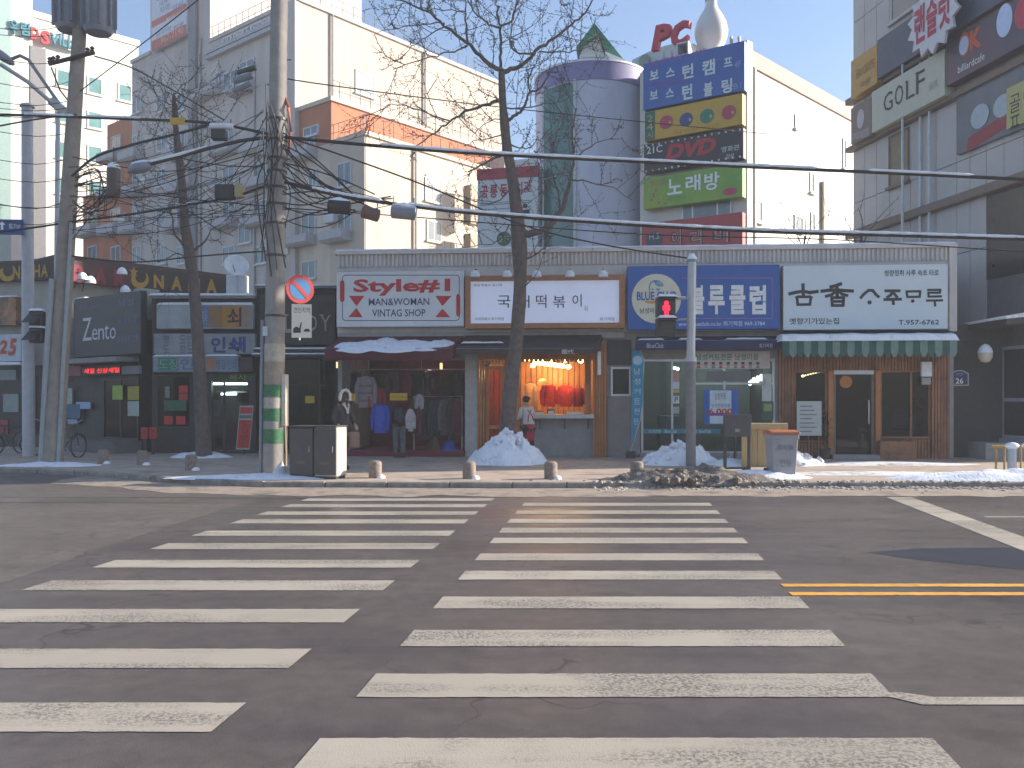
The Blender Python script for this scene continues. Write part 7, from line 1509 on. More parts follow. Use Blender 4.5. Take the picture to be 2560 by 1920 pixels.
limbs = [([k(1085, 690), k(1000, 660), k(870, 545), k(740, 425), k(540, 265), k(480, 215), k(250, 70), k(40, 0)], 0.085, 0.02, -0.6),
         ([k(1095, 715), k(1200, 680), k(1310, 620), k(1430, 500), k(1600, 380), k(1775, 240), k(1900, 130), k(1990, -20)], 0.085, 0.022, 0.5),
         ([k(1072, 660), k(1072, 450), k(1066, 260), k(1040, 150), k(1035, 50)], 0.05, 0.03, 0.2), ([k(1060, 265), k(980, 250), k(900, 190), k(800, 100), k(740, -10)], 0.04, 0.02, -0.7), ([k(1070, 262), k(1180, 200), k(1215, 90), k(1235, -30)], 0.04, 0.02, 0.8),
         ([k(740, 410), k(735, 250), k(725, 100), k(725, -30)], 0.04, 0.018, 0.5), ([k(735, 450), k(690, 485), k(520, 525), k(350, 570), k(0, 680)], 0.035, 0.012, -0.9), ([k(480, 220), k(250, 250), k(0, 290), (930, 88)], 0.022, 0.008, -1.0), ([k(530, 260), k(330, 370), k(200, 460), (1000, 150)], 0.022, 0.008, 0.6), ([k(730, 110), k(540, 100), k(330, 80), k(100, 30)], 0.02, 0.008, 0.3),
         ([k(1400, 520), k(1270, 525), k(1190, 480), k(1165, 400), k(1185, 280), k(1190, 150), k(1260, 0)], 0.035, 0.014, -0.8), ([k(1450, 505), k(1600, 515), k(1800, 505), k(1980, 440), (1500, 80)], 0.03, 0.008, 0.9), ([k(1770, 250), k(1770, 150), k(1750, 0)], 0.02, 0.01, 0.5),
         ([k(1110, 1195), k(1180, 1165), k(1270, 1100), k(1330, 1000), k(1355, 920), k(1480, 860), k(1540, 730), k(1560, 640)], 0.065, 0.014, -0.5), ([k(1355, 920), k(1350, 760), k(1320, 650)], 0.032, 0.012, -0.3), ([k(1120, 1060), k(1260, 1070), k(1500, 1030), k(1700, 990), (1440, 235)], 0.03, 0.008, 1.0),
         ([k(1050, 990), k(960, 1020), k(830, 1060), k(690, 1120), k(560, 1200), k(420, 1320), k(260, 1430), k(150, 1480)], 0.06, 0.014, -0.7), ([k(560, 1195), k(400, 1140), k(150, 1050), k(-40, 1035), (950, 290)], 0.025, 0.008, -1.2),
         ([(1262, 385), (1235, 395), (1205, 412), (1170, 430)], 0.055, 0.02, -0.3), ([(1262, 330), (1230, 345), (1195, 350), (1160, 365)], 0.025, 0.008, 0.6), ([(1275, 360), (1300, 372), (1330, 366), (1345, 340)], 0.03, 0.01, 0.5),
         ([(1300, 582), (1330, 585), (1358, 574), (1387, 552), (1408, 515), (1420, 470), (1430, 420), (1434, 380), (1430, 330), (1440, 270)], 0.13, 0.02, -0.5), ([(1431, 400), (1470, 370), (1510, 350), (1560, 345)], 0.03, 0.008, 0.6), ([(1424, 450), (1470, 455), (1530, 470), (1580, 500)], 0.03, 0.008, -0.6), ([(1400, 530), (1395, 480), (1380, 430), (1375, 380), (1400, 320)], 0.03, 0.01, 0.5),
         ([(1290, 640), (1320, 645), (1345, 632), (1362, 618), (1375, 590)], 0.035, 0.012, -0.6), ([(1300, 720), (1315, 712), (1328, 700), (1338, 696)], 0.03, 0.012, -0.5), ([(1275, 560), (1240, 605), (1200, 612), (1150, 620)], 0.025, 0.008, -0.5), ([(1280, 470), (1250, 500), (1215, 510), (1180, 500)], 0.025, 0.008, 0.7), ([(1260, 300), (1230, 300), (1200, 320), (1180, 340)], 0.02, 0.008, 0.4)]
bare_tree('ginkgo_tree', 'large bare street tree in front of the snack shop sign', D7, [(1262, 1165, 0.29), (1266, 1110, 0.225), (1274, 1000, 0.187), (1290, 860, 0.168), (1300, 720, 0.155), (1298, 610, 0.19), (1291, 530, 0.16), (1280, 440, 0.132), (1268, 370, 0.122), (1260, 305, 0.108), (1256, 240, 0.092), (1254, 180, 0.082)], limbs, 3, 1.5, 0.32, 1, 0.0105, snow=([((1310, 570), (1335, 577), (1358, 566)), 0.035],))
kk = lambda x, y: (180 + x * .2893, 250 + y * .2893)
limbs2 = [([kk(1000, 1330), kk(960, 1250), kk(880, 1140), kk(860, 1000), kk(830, 930)], 0.05, 0.015, -0.5), ([kk(1010, 1320), kk(1090, 1270), kk(1170, 1200), kk(1200, 1120)], 0.055, 0.02, 0.4), ([kk(950, 700), kk(960, 600), kk(1040, 500), kk(1110, 420), kk(1180, 300)], 0.04, 0.012, 0.5), ([kk(940, 600), kk(900, 500), kk(910, 300), kk(900, 100), kk(880, -60)], 0.05, 0.025, -0.3),
          ([kk(980, 960), kk(1100, 1010), kk(1250, 1110), kk(1390, 1180)], 0.035, 0.012, -0.6), ([kk(960, 930), kk(820, 950), kk(700, 1060), kk(560, 1110)], 0.03, 0.01, 0.6), ([kk(930, 820), kk(800, 800), kk(650, 830), kk(520, 900)], 0.025, 0.008, -0.4), ([kk(990, 1360), kk(900, 1330), kk(760, 1390), kk(560, 1380)], 0.025, 0.008, 0.3), ([kk(950, 780), kk(1060, 740), kk(1180, 700), kk(1300, 660)], 0.025, 0.008, 0.5), ([kk(890, 60), kk(760, 0), kk(640, 60)], 0.025, 0.008, 0.3), ([kk(900, 100), kk(1010, -40), kk(1120, -110)], 0.025, 0.008, -0.4), ([kk(890, 0), kk(1040, 80), kk(1200, 170), kk(1330, 260)], 0.03, 0.01, 0.2), ([kk(885, -30), kk(800, -100), kk(760, -200)], 0.02, 0.008, 0.3), ([kk(885, -40), kk(960, -130), kk(1050, -200)], 0.02, 0.008, 0.3)]
bare_tree('ginkgo_tree', 'leaning bare tree in front of the key shop signs', 23.4, [(512, 1150, 0.23), (506, 1080, 0.18), (497, 900, 0.155), (487, 740, 0.142), (475, 640, 0.145), (462, 560, 0.125), (456, 480, 0.108), (450, 420, 0.105), (442, 350, 0.08), (436, 290, 0.06), (434, 240, 0.045)], limbs2, 5, 1.6, 0.32, 1, 0.0105)
for i, (px, dd, top_) in enumerate(((2008, 30.5, 520), (2150, 28.5, 520))):
    bare_tree('young_tree', ('thin bare tree before the sunlit white wall', 'thin bare tree at the foot of the grey tower')[i], dd, [(px, 1080, 0.06), (px + 3, 800, 0.05), (px + 2, 640, 0.04), (px + 4, 590, 0.03)], [([(px + 3, 640), (px - 25, 570), (px - 60, 505)], 0.025, 0.008, 0.3), ([(px + 3, 620), (px + 35, 560), (px + 75, top_ - 5)], 0.025, 0.008, -0.3), ([(px + 4, 600), (px + 5, 550), (px - 6, top_)], 0.025, 0.008, 0.2), ([(px + 3, 630), (px - 40, 590), (px - 95, 520)], 0.02, 0.008, -0.4)], 20 + i, 1.3, 0.5, 0, 0.010)
# ------------------------------------------------------------------ cables
M_CAB_ = mat('cable_black', (0.018, 0.018, 0.02), 0.6, var=0.2, scale=3)
def cable(label, pts_, r, snow=(), name='overhead_cable', sub=10, group=None):
    """pts_ = [(px,py,d)...]; snow = list of (start,end) fractions with snow lying on top"""
    p3 = smooth([P(*q) for q in pts_], sub)
    t = thing(name, label, 'cable', loc=p3[0], group=group)
    MB().tube(p3, r, 7).build('strand', M_CAB_, t, smooth=True)
    n = len(p3)
    for i, (a, b) in enumerate(snow):
        seg = p3[int(a * (n - 1)):int(b * (n - 1)) + 1]
        if len(seg) < 2: continue
        den = []
        for u, v in zip(seg[:-1], seg[1:]): den += [u.lerp(v, w / 4) for w in range(4)]
        den.append(seg[-1]); m_ = len(den)
        MB().tube([v + Vector((0, -r * 0.3, r * 1.0)) for v in den], [r * (0.15 if j in (0, m_ - 1) else 0.92 + 0.6 * fbm(j * 0.35, i * 3.0)) for j in range(m_)], 6).build('snow_strip', M_SNOW, t, smooth=True)
    return t
cable('upper thick snow-lined cable running from the concrete pole to the right edge', [(712, 343, 18.0), (950, 365, 17.9), (1200, 384, 17.8), (1560, 402, 17.7), (1920, 419, 17.5), (2240, 433, 17.4), (2700, 455, 17.2)], 0.035, ((0.18, 0.74), (0.80, 0.90)))
cable('lower thick snow-lined cable running from the concrete pole to the right edge', [(712, 455, 18.0), (800, 478, 17.95), (900, 497, 17.9), (1050, 518, 17.85), (1200, 534, 17.8), (1560, 560, 17.6), (1920, 579, 17.5), (2240, 588, 17.4), (2700, 602, 17.2)], 0.037, ((0.10, 0.30), (0.36, 0.98)))
cable('thin cable dropping from the concrete pole to the signal post', [(712, 340, 18.1), (860, 390, 18.5), (1061, 463, 19.0), (1300, 560, 19.5), (1500, 610, 19.9), (1724, 646, 20.3)], 0.018)
cable('thin high wire from the concrete pole towards the roof with PC letters', [(704, 195, 18.2), (860, 218, 20), (1200, 262, 24), (1560, 300, 28), (1920, 335, 31)], 0.014)
cable('thin wire along the upper right in front of the white side wall', [(712, 520, 18.1), (1000, 540, 18), (1600, 585, 18), (2100, 600, 17.8), (2700, 640, 17.4)], 0.012)
cable('snow-lined cable between leaning pole and concrete pole', [(-80, 285, 21.2), (60, 288, 21), (200, 293, 20.6), (340, 298, 20), (470, 303, 19.4), (560, 312, 18.9), (672, 335, 18.2)], 0.032, ((0.18, 0.32), (0.36, 0.52)))
cable('cable sloping from the far left up to the concrete pole', [(-80, 330, 21.4), (80, 300, 21.2), (190, 286, 21)], 0.02)
cable('long low cable from the leaning pole to the concrete pole', [(-60, 588, 21.6), (90, 568, 21.4), (190, 553, 21.2), (330, 535, 20.4), (480, 510, 19.4), (590, 490, 18.7), (668, 462, 18.2)], 0.026, ((0.62, 0.75),))
cable('black cable fanning from the leaning pole up to the splice tube', [(180, 440, 21.2), (240, 392, 20.9), (330, 362, 20.4), (440, 335, 19.7), (520, 312, 19)], 0.03)
cable('wire rising from the leaning pole to the upper right', [(200, 228, 21.3), (290, 160, 21), (400, 75, 20), (520, -20, 19)], 0.013)
cable('wire from the leaning pole cross arm down to the bare tree crown', [(236, 140, 21.2), (330, 170, 20.8), (440, 230, 20), (560, 300, 18.8)], 0.016)
cable('low cable from the leaning tree to the concrete pole', [(180, 640, 21.2), (330, 655, 21), (480, 642, 20), (600, 632, 19), (668, 628, 18.2)], 0.018)
rnd = random.Random(11); mb = MB()
for i in range(26):
    a = (rnd.uniform(170, 195), rnd.uniform(380, 580), 21.2); b = (rnd.uniform(655, 672), rnd.uniform(270, 560), 18.1); s = rnd.uniform(5, 60)
    if i > 17: a = (rnd.uniform(380, 560), rnd.uniform(300, 520), 19.2)
    mb.tube(smooth([P(a[0] + (b[0] - a[0]) * t, a[1] + (b[1] - a[1]) * t + s * math.sin(math.pi * t) * (1 + 0.2 * rnd.random()), a[2] + (b[2] - a[2]) * t) for t in (0, .2, .4, .6, .8, 1)], 4), rnd.choice((0.006, 0.008, 0.012)), 4, False)
for i in range(22):
    a = (rnd.uniform(695, 712), rnd.uniform(300, 560), 18.1); b = (rnd.uniform(800, 1000), rnd.uniform(485, 530), 17.9); s = rnd.uniform(-25, 50)
    mb.tube(smooth([P(a[0] + (b[0] - a[0]) * t, a[1] + (b[1] - a[1]) * t + s * math.sin(math.pi * t), a[2] + (b[2] - a[2]) * t) for t in (0, .25, .5, .75, 1)], 4), rnd.choice((0.008, 0.011, 0.014)), 4, False)
for i in range(12):
    y0 = rnd.uniform(420, 480); mb.tube(smooth([P(188, y0, 21.1), P(230 + rnd.uniform(-20, 50), y0 - rnd.uniform(0, 30), 20.9), P(250 + rnd.uniform(-25, 40), 490 + rnd.uniform(-30, 30), 20.8), P(215 + rnd.uniform(-20, 50), 530 + rnd.uniform(-30, 20), 20.8), P(182, rnd.uniform(500, 600), 21.1)], 5), rnd.choice((0.01, 0.014)), 4, False)
for i in range(9):
    px = rnd.uniform(655, 705); mb.tube(smooth([P(px, rnd.uniform(200, 330), 17.97), P(px + rnd.uniform(-35, 30), 380, 17.9), P(px + rnd.uniform(-30, 25), 470, 17.9), P(px + rnd.uniform(-12, 14), rnd.uniform(560, 700), 17.96)], 5), rnd.choice((0.01, 0.015)), 4, False)
for i in range(14):
    py = rnd.uniform(60, 640); mb.tube(smooth([P(-60, py, 21.8), P(90, py + rnd.uniform(5, 25), 21.6), P(200, py + rnd.uniform(-12, 12), 21.4)], 4), 0.009, 4, False)
tg_ = mb.build('cable_tangle', M_CAB_, None); tag(tg_, 'tangle of thin black cables around both utility poles', 'cables', kind='stuff')
# closures, boxes and the lamp arm on the cables
def closure(label, pa, pb, r, m, snow=True, name='splice_closure'):
    a, b = P(*pa), P(*pb); t = thing(name, label, 'cable box', loc=a.lerp(b, 0.5)); d_ = (b - a)
    MB().tube([a, a + d_ * 0.04, b - d_ * 0.04, b], [r * 0.75, r, r, r * 0.75], 12).build('casing', m, t, smooth=True)
    if snow: MB().tube([a + Vector((0, 0, r * 0.8)) + d_ * 0.05, a + d_ * 0.5 + Vector((0, 0, r * 0.95)), b + Vector((0, 0, r * 0.8)) - d_ * 0.05], [r * 0.3, r * 0.55, r * 0.3], 8).build('snow_cap', M_SNOW, t, smooth=True)
    for f in (0.1, 0.9): q = a + d_ * f; MB().tube([q, q + Vector((0, 0, r * 2.2))], 0.012, 4).build('hanger', M_DKMET, t)
    return t
closure('dark splice closure with snow on the lower cable nearest the pole', (820, 516, 17.9), (876, 520, 17.9), 0.14, M_BLKP); closure('grey splice closure with snow further right on the lower cable', (978, 528, 17.85), (1042, 534, 17.85), 0.14, M_BOX)
closure('brown cable box between the two splice closures', (905, 528, 17.9), (948, 540, 17.9), 0.13, mat('brown_box', (0.13, 0.08, 0.06), 0.6), False)
closure('white tubular splice closure left of the concrete pole', (525, 315, 18.6), (583, 317, 18.6), 0.07, M_LAMPW, False); closure('upper dark fuse capsule left of the concrete pole', (592, 184, 18.5), (640, 168, 18.5), 0.06, mat('fuse_green', (0.04, 0.06, 0.055), 0.4)); closure('middle dark fuse capsule left of the concrete pole', (584, 203, 18.5), (632, 188, 18.5), 0.07, M_BOX); closure('lower dark fuse capsule left of the concrete pole', (582, 228, 18.5), (628, 208, 18.5), 0.06, M_BOX)
for lab, px0, px1, py0, py1, m in (('black equipment box hanging among the cables', 540, 587, 463, 499, M_BLKP), ('yellowish meter box beside the black equipment box', 589, 609, 461, 495, mat('meter_yellow', (0.40, 0.33, 0.16), 0.6)), ('yellow tag plate hanging on the snow-lined cable', 425, 462, 294, 312, mat('tag_yellow', (0.55, 0.32, 0.03), 0.5)), ('dark round junction box below the white splice closure', 530, 566, 326, 350, M_BLKP)):
    p0, p1 = P(px0, py1, 18.6), P(px1, py0, 18.6); t = thing('cable_box', lab, 'cable box', loc=p0); MB().box(p0.x, p1.x, p0.y - (0.1 if 'tag' not in lab else 0.01), p0.y + (0.1 if 'tag' not in lab else 0.01), p0.z, p1.z).build('casing', m, t, bev=0.015); MB().tube([((p0.x + p1.x) / 2, p0.y, p1.z), ((p0.x + p1.x) / 2, p0.y, p1.z + 0.15)], 0.01, 4).build('hanger', M_DKMET, t)
t = thing('arm_lamp', 'dark street lamp on a snow covered arm left of the concrete pole', 'street lamp', loc=P(440, 390, 18.6))
MB().tube([cp(340), P(600, 352, 18.2), P(518, 372, 18.3), P(370, 412, 18.5)], 0.04, 8).build('arm', M_DKMET, t, smooth=True); h_ = P(350, 420, 18.5); MB().ball((0, 0, 0), 0.26, 0.15, 0.11, 16, 10).build('lamp_head', M_BOX, t, smooth=True, M=Matrix.Translation(h_) @ Matrix.Rotation(R(-12), 4, 'Y'))
MB().tube([P(516, 366, 18.29), P(450, 386, 18.38), P(376, 404, 18.48)], [0.02, 0.045, 0.03], 8).build('snow_cap', M_SNOW, t, smooth=True); MB().ball((0, 0, 0), 0.22, 0.1, 0.05, 12, 8).build('snow_cap', M_SNOW, t, smooth=True, M=Matrix.Translation(h_ + Vector((0, 0, 0.1))) @ Matrix.Rotation(R(-12), 4, 'Y'))
g2 = P(284, 422, 20.6); t = thing('cable_drum_lamp', 'brown cylinder with a white snow dome beside the cable coils', 'lamp', loc=g2); MB().lathe([(0.13, g2.z - 0.65), (0.15, g2.z - 0.6), (0.15, g2.z), (0.10, g2.z + 0.02)], g2.x, g2.y, 16).build('cylinder', mat('brown_cyl', (0.09, 0.065, 0.055), 0.6), t, smooth=True); MB().ball((g2.x, g2.y, g2.z + 0.02), 0.15, 0.15, 0.13, 14, 8).build('snow_cap', M_SNOW, t, smooth=True); MB().tube([g2, (g2.x, g2.y, g2.z + 0.5)], 0.012, 4).build('hanger', M_DKMET, t)
# ------------------------------------------------------------------ people
def skin(name, chains, m, parent, M, sub=2, root=0):
    """chains: list of [(x,y,z,r)...]; equal points are welded; grown with a Skin modifier into one continuous surface"""
    vs, es, rs, key_ = [], [], [], {}
    def vid(p):
        k_ = tuple(round(c_, 4) for c_ in p[:3])
        if k_ not in key_: key_[k_] = len(vs); vs.append(p[:3]); rs.append(p[3])
        return key_[k_]
    for ch in chains:
        ids = [vid(p) for p in ch]; es += list(zip(ids[:-1], ids[1:]))
    me = bpy.data.meshes.new(name); me.from_pydata(vs, es, []); o = bpy.data.objects.new(name, me); COL.objects.link(o)
    md = o.modifiers.new('skin', 'SKIN'); md.use_smooth_shade = True
    sd = o.modifiers.new('sub', 'SUBSURF'); sd.levels = sub; sd.render_levels = sub
    for i, d in enumerate(me.skin_vertices[0].data):
        r_ = rs[i]; d.radius = r_ if isinstance(r_, tuple) else (r_, r_); d.use_root = (i == root)
    dg = bpy.context.evaluated_depsgraph_get(); ev = bpy.data.meshes.new_from_object(o.evaluated_get(dg))
    bpy.data.objects.remove(o); bpy.data.meshes.remove(me)
    ev.name = name; ev.materials.clear(); ev.materials.append(m)
    for p in ev.polygons: p.use_smooth = True
    return reg(bpy.data.objects.new(name, ev), M, parent)
M_SKIN = mat('skin', (0.42, 0.24, 0.17), 0.6, var=0.06); M_HAIR = mat('black_hair', (0.012, 0.010, 0.010), 0.55, var=0.3)
def hand(s, wx, wy, wz, d):
    """palm and five unequal bent fingers; d = direction of the hand"""
    d = Vector(d).normalized(); sd = d.cross(Vector((0, 0, 1))); sd = sd.normalized() if sd.length > .1 else Vector((1, 0, 0)); w = Vector((wx, wy, wz)); pal = w + d * 0.07; ch = [[(*w, 0.026), (*pal, 0.034)]]
    for i, L_ in enumerate((0.065, 0.08, 0.085, 0.07)):
        b = pal + sd * (i - 1.5) * 0.018; dn = Vector((0, 0, -0.012)); ch.append([(*pal, 0.034), (*(b + d * L_ * 0.5), 0.009), (*(b + d * L_ + dn), 0.008)])
    ch.append([(*(w + d * 0.02), 0.027), (*(w + d * 0.05 + sd * s * 0.04), 0.010), (*(w + d * 0.085 + sd * s * 0.05), 0.009)])
    ch[0].insert(1, (*(w + d * 0.02), 0.027)); return ch
def face(par, M, zc, yf, hair_m=M_HAIR, r=0.1):
    """eyes, nose, mouth and ears on a head that looks towards -y"""
    for sx in (-1, 1): MB().ball((sx * 0.034, yf + 0.012, zc + 0.0), 0.012, 0.008, 0.007, 8, 6).build('eye', M_HAIR, par, M=M, smooth=True); MB().ball((sx * 0.083, yf + 0.085, zc - 0.01), 0.012, 0.02, 0.03, 8, 6).build('ear', M_SKIN, par, M=M, smooth=True)
    MB().ball((0, yf - 0.004, zc - 0.03), 0.013, 0.018, 0.022, 8, 6).build('nose', M_SKIN, par, M=M, smooth=True); MB().ball((0, yf + 0.010, zc - 0.062), 0.024, 0.008, 0.006, 8, 6).build('mouth', mat('lips', (0.30, 0.10, 0.09), 0.5), par, M=M, smooth=True)
def person(label, loc, rz, h=1.66, arms=None, lean=0.0, coat=None, legs=None, coat_long=0.0, step=0.0, hair='short', sleeves=True, shoes=(0.02, 0.02, 0.02), torso_w=0.15):
    """a standing figure facing -y before rotation; arms = ((elbow),(wrist)) per side in metres for a 1.66 m body"""
    s = h / 1.66; M = Matrix.Translation(loc) @ Matrix.Rotation(R(rz), 4, 'Z') @ Matrix.Scale(s, 4)
    t = thing('person', label, 'person', loc=loc)
    tilt = lambda z: -math.sin(lean) * max(0, z - 0.9)
    hp, ch_, nk, hd_ = 0.90, 1.22, 1.40, 1.55
    arms = arms or (((-0.25, 0.02, 1.12), (-0.24, -0.06, 0.88)), ((0.25, 0.02, 1.12), (0.24, -0.06, 0.88)))
    T = lambda p: (p[0], p[1] + tilt(p[2]), p[2])
    body = [[(0, 0, hp, (0.145, 0.10)), (0, T((0, 0, 1.08))[1], 1.08, (0.125, 0.095)), (0, T((0, 0, ch_))[1], ch_, (0.15, 0.105)), (0, T((0, 0, 1.35))[1], 1.35, (0.10, 0.075)), (0, T((0, 0, nk))[1], nk, 0.05), (0, T((0, 0, 1.46))[1], 1.46, 0.055), (0, T((0, 0, hd_))[1] - 0.01, hd_, (0.078, 0.095)), (0, T((0, 0, 1.62))[1], 1.62, (0.066, 0.08))]]
    lg = []
    for sx, fy in ((-1, -step), (1, step)):
        leg = [(0, 0, hp, (0.145, 0.10)), (sx * 0.09, 0, 0.80, 0.088), (sx * 0.095, fy * 0.5 - 0.02, 0.48, 0.06), (sx * 0.095, fy * 0.9 + 0.01, 0.28, 0.05), (sx * 0.095, fy, 0.08, 0.036)]
        body.append(leg + [(sx * 0.10, fy - 0.13, 0.03, 0.03)]); lg.append(leg)
    am = []
    for (e, w), sx in zip(arms, (-1, 1)):
        sh = (sx * 0.17, tilt(1.33), 1.33, 0.05); a_ = [(0, tilt(1.35), 1.35, (0.10, 0.075)), sh, (*e, 0.042), (*w, 0.030)]
        dv = Vector(w) - Vector(e); hc = hand(-sx, *w, dv); body.append(a_[:]); am.append(a_)
        body += hc
    skin('body', body, M_SKIN, t, M)
    if coat is not None:
        cz = hp - coat_long
        cc = [[(0, -0.0, cz, (0.19, 0.14)), (0, 0, 0.95, (0.185, 0.135)), (0, tilt(1.1), 1.10, (0.165, 0.125)), (0, tilt(ch_), ch_, (0.185, 0.135)), (0, tilt(1.34), 1.34, (0.135, 0.10)), (0, tilt(1.42), 1.42, (0.075, 0.07))]]
        if sleeves:
            for a_ in am:
                e, w = Vector(a_[2][:3]), Vector(a_[3][:3]); cc.append([(0, tilt(1.34), 1.34, (0.135, 0.10)), (*a_[1][:3], 0.072), (*e, 0.062), (*(w.lerp(e, 0.08)), 0.050)])
        skin('coat', cc, coat, t, M)
    if legs is not None: skin('trousers', [[(q[0], q[1], q[2], (0.16, 0.118) if i == 0 else q[3] + 0.022) for i, q in enumerate(l_)] for l_ in lg], legs, t, M)
    for sx, fy in ((-1, -step), (1, step)): MB().ball((sx * 0.10, fy - 0.06, 0.045), 0.052, 0.135, 0.05, 12, 8).build('shoe', K(shoes), t, M=M, smooth=True)
    hy = tilt(1.57)
    face(t, M, 1.56, hy - 0.105)
    if hair: MB().ball((0, hy + 0.018, 1.60), 0.096, 0.112, 0.098, 16, 10).build('hair', M_HAIR, t, M=M, smooth=True)
    if hair == 'bun': MB().ball((0, hy + 0.13, 1.62), 0.05, n=10, m=8).build('hair_bun', M_HAIR, t, M=M, smooth=True)
    return t, M, hy
# woman in a red apron at the snack counter, seen from behind and to the side
wl = L.w(lx(1322, 1000, -0.75), -0.75, SW)
t, M, hy = person('person in white top and long red apron working at the snack counter', wl, 215, 1.60, arms=(((-0.24, -0.10, 1.12), (-0.12, -0.33, 1.03)), ((0.24, -0.10, 1.12), (0.14, -0.34, 1.03))), lean=0.22, coat=mat('white_knit', (0.55, 0.52, 0.50), 0.9, var=0.1), legs=mat('dark_trousers', (0.03, 0.028, 0.03), 0.8), hair='bun')
skin('apron', [[(0, -0.02, 0.42, (0.20, 0.13)), (0, -0.02, 0.62, (0.20, 0.145)), (0, -0.01, 0.86, (0.185, 0.15)), (0, -0.01, 0.99, (0.17, 0.135))]], mat('red_apron', (0.42, 0.02, 0.05), 0.8, var=0.12), t, M, 2)
for sx in (-1, 1): MB().tube([(sx * 0.10, 0.10, 1.0), (sx * 0.06, 0.07, 1.15), (-sx * 0.05, 0.03, 1.30), (-sx * 0.09, -0.08, 1.36), (-sx * 0.06, -0.20, 1.24)], 0.014, 6).build('apron_strap', MATS['red_apron'], t, M=M)
# hooded person walking behind the cabinets
g_ = G(858, 19.6)
t, M, hy = person('person in a dark parka with a pale fur hood passing the clothes shop', g_, 48, 1.66, arms=(((-0.27, 0.02, 1.10), (-0.22, -0.14, 0.96)), ((0.27, 0.02, 1.10), (0.22, -0.14, 0.96))), coat=mat('dark_parka', (0.035, 0.033, 0.04), 0.85, var=0.25, scale=10), coat_long=0.22, legs=mat('taupe_trousers', (0.14, 0.11, 0.10), 0.85, var=0.2), step=0.16)
hood = []
for k_ in range(19): a = R(-115 + 230 * k_ / 18 + 90); hood.append((0.135 * math.cos(a), hy - 0.06 - 0.02 * math.sin(a), 1.575 + 0.165 * math.sin(a)))
fur = MB().tube(hood, [0.035 + 0.006 * math.sin(i * 2.3) for i in range(19)], 9); fur.v = [tuple(Vector(v) + Vector((fbm(v[0] * 40, v[1] * 40, v[2] * 40), fbm(v[1] * 40, v[2] * 40), fbm(v[2] * 40, v[0] * 40))) * 0.03) for v in fur.v]
fur.build('fur_trim', mat('pale_fur', (0.55, 0.52, 0.47), 0.95, var=0.2, scale=40), t, M=M, smooth=True)
MB().ball((0, hy + 0.05, 1.57), 0.135, 0.14, 0.16, 16, 10).build('hood', MATS['dark_parka'], t, M=M, smooth=True)
MB().tube([(-0.07, hy - 0.10, 1.43), (-0.03, hy - 0.15, 1.34), (0.0, -0.16, 1.22)], 0.02, 7).build('fur_trim', MATS['pale_fur'], t, M=M, smooth=True); MB().tube([(0.07, hy - 0.10, 1.43), (0.03, hy - 0.15, 1.34), (0.0, -0.16, 1.22)], 0.02, 7).build('fur_trim', MATS['pale_fur'], t, M=M, smooth=True)
bg_ = MB().box(-0.12, 0.12, -0.05, 0.05, 0.45, 0.82).build('shoulder_bag', mat('tan_bag', (0.20, 0.14, 0.11), 0.8), None, bev=0.03, M=Matrix.Translation((g_.x + 0.24, g_.y + 0.02, SW)) @ Matrix.Rotation(0.5, 4, 'Z')); tag(bg_, 'brown shoulder bag carried by the person in the parka', 'bag')
# ------------------------------------------------------------------ goods in the shops
def garment(label, fr, x, y, ztop, col, w=0.46, h=0.72, d=0.16, group=None, name='hanging_garment', stripes=None, rz=0, cat='clothing', hanger=True):
    """jacket or sweater on a hanger: shoulders, body and two sleeves"""
    M = fr.M @ Matrix.Translation((x, y, ztop)) @ Matrix.Rotation(R(rz), 4, 'Z'); t = thing(name, label, cat, fr, (x, y, ztop - h), group)
    m = col if not isinstance(col, tuple) else mat('cloth_%d_%d_%d' % tuple(int(c_ * 200) for c_ in col), col, 0.9, var=0.28, scale=9, bump=0.5, bscale=14)
    prof = [(0.0, 0.20, 0.30), (-0.04, 0.44, 0.55), (-0.10, 0.50, 0.8), (-0.45, 0.46, 0.95), (-0.75, 0.48, 1.0), (-1.0, 0.50, 1.0)]
    vs = []; n = 14
    for z, hw, hd in prof:
        for k_ in range(n):
            a = 2 * math.pi * k_ / n; wob = 1 + 0.10 * math.sin(3 * a + z * 5 + x * 9); vs.append((hw * w * math.cos(a) * wob, hd * d * 0.5 * math.sin(a) * wob, z * h))
    f = [(i * n + k_, i * n + (k_ + 1) % n, (i + 1) * n + (k_ + 1) % n, (i + 1) * n + k_) for i in range(5) for k_ in range(n)] + [tuple(range(n)), tuple(range(6 * n - 1, 5 * n - 1, -1))]
    MB().add(vs, f).build('body', m, t, smooth=True, M=M)
    for sx in (-1, 1): MB().tube([(sx * w * 0.40, 0, -h * 0.06), (sx * w * 0.58, 0.0, -h * 0.35), (sx * w * 0.60, -0.02, -h * 0.68), (sx * w * 0.58, -0.03, -h * 0.88)], [0.07 * w / 0.46, 0.072, 0.06, 0.055], 8).build('sleeve', m, t, smooth=True, M=M)
    if stripes: 
        for z in stripes: MB().add([(0.49 * w * 1.06 * math.cos(2 * math.pi * k_ / 16), d * 0.53 * math.sin(2 * math.pi * k_ / 16), z * h + dz) for dz in (-0.025, 0.025) for k_ in range(16)], [(k_, (k_ + 1) % 16, 16 + (k_ + 1) % 16, 16 + k_) for k_ in range(16)]).build('stripe', K((0.12, 0.10, 0.12)), t, M=M)
    if hanger: MB().tube([(-w * 0.35, 0, -0.02), (0, 0, 0.05), (w * 0.35, 0, -0.02)], 0.008, 5).tube([(0, 0, 0.05), (0, 0, 0.12), (0.03, 0, 0.15)], 0.005, 4).build('hanger', M_DKMET, t, M=M)
    return t
ORD = ('first', 'second', 'third', 'fourth', 'fifth', 'sixth', 'seventh', 'eighth', 'ninth', 'tenth')
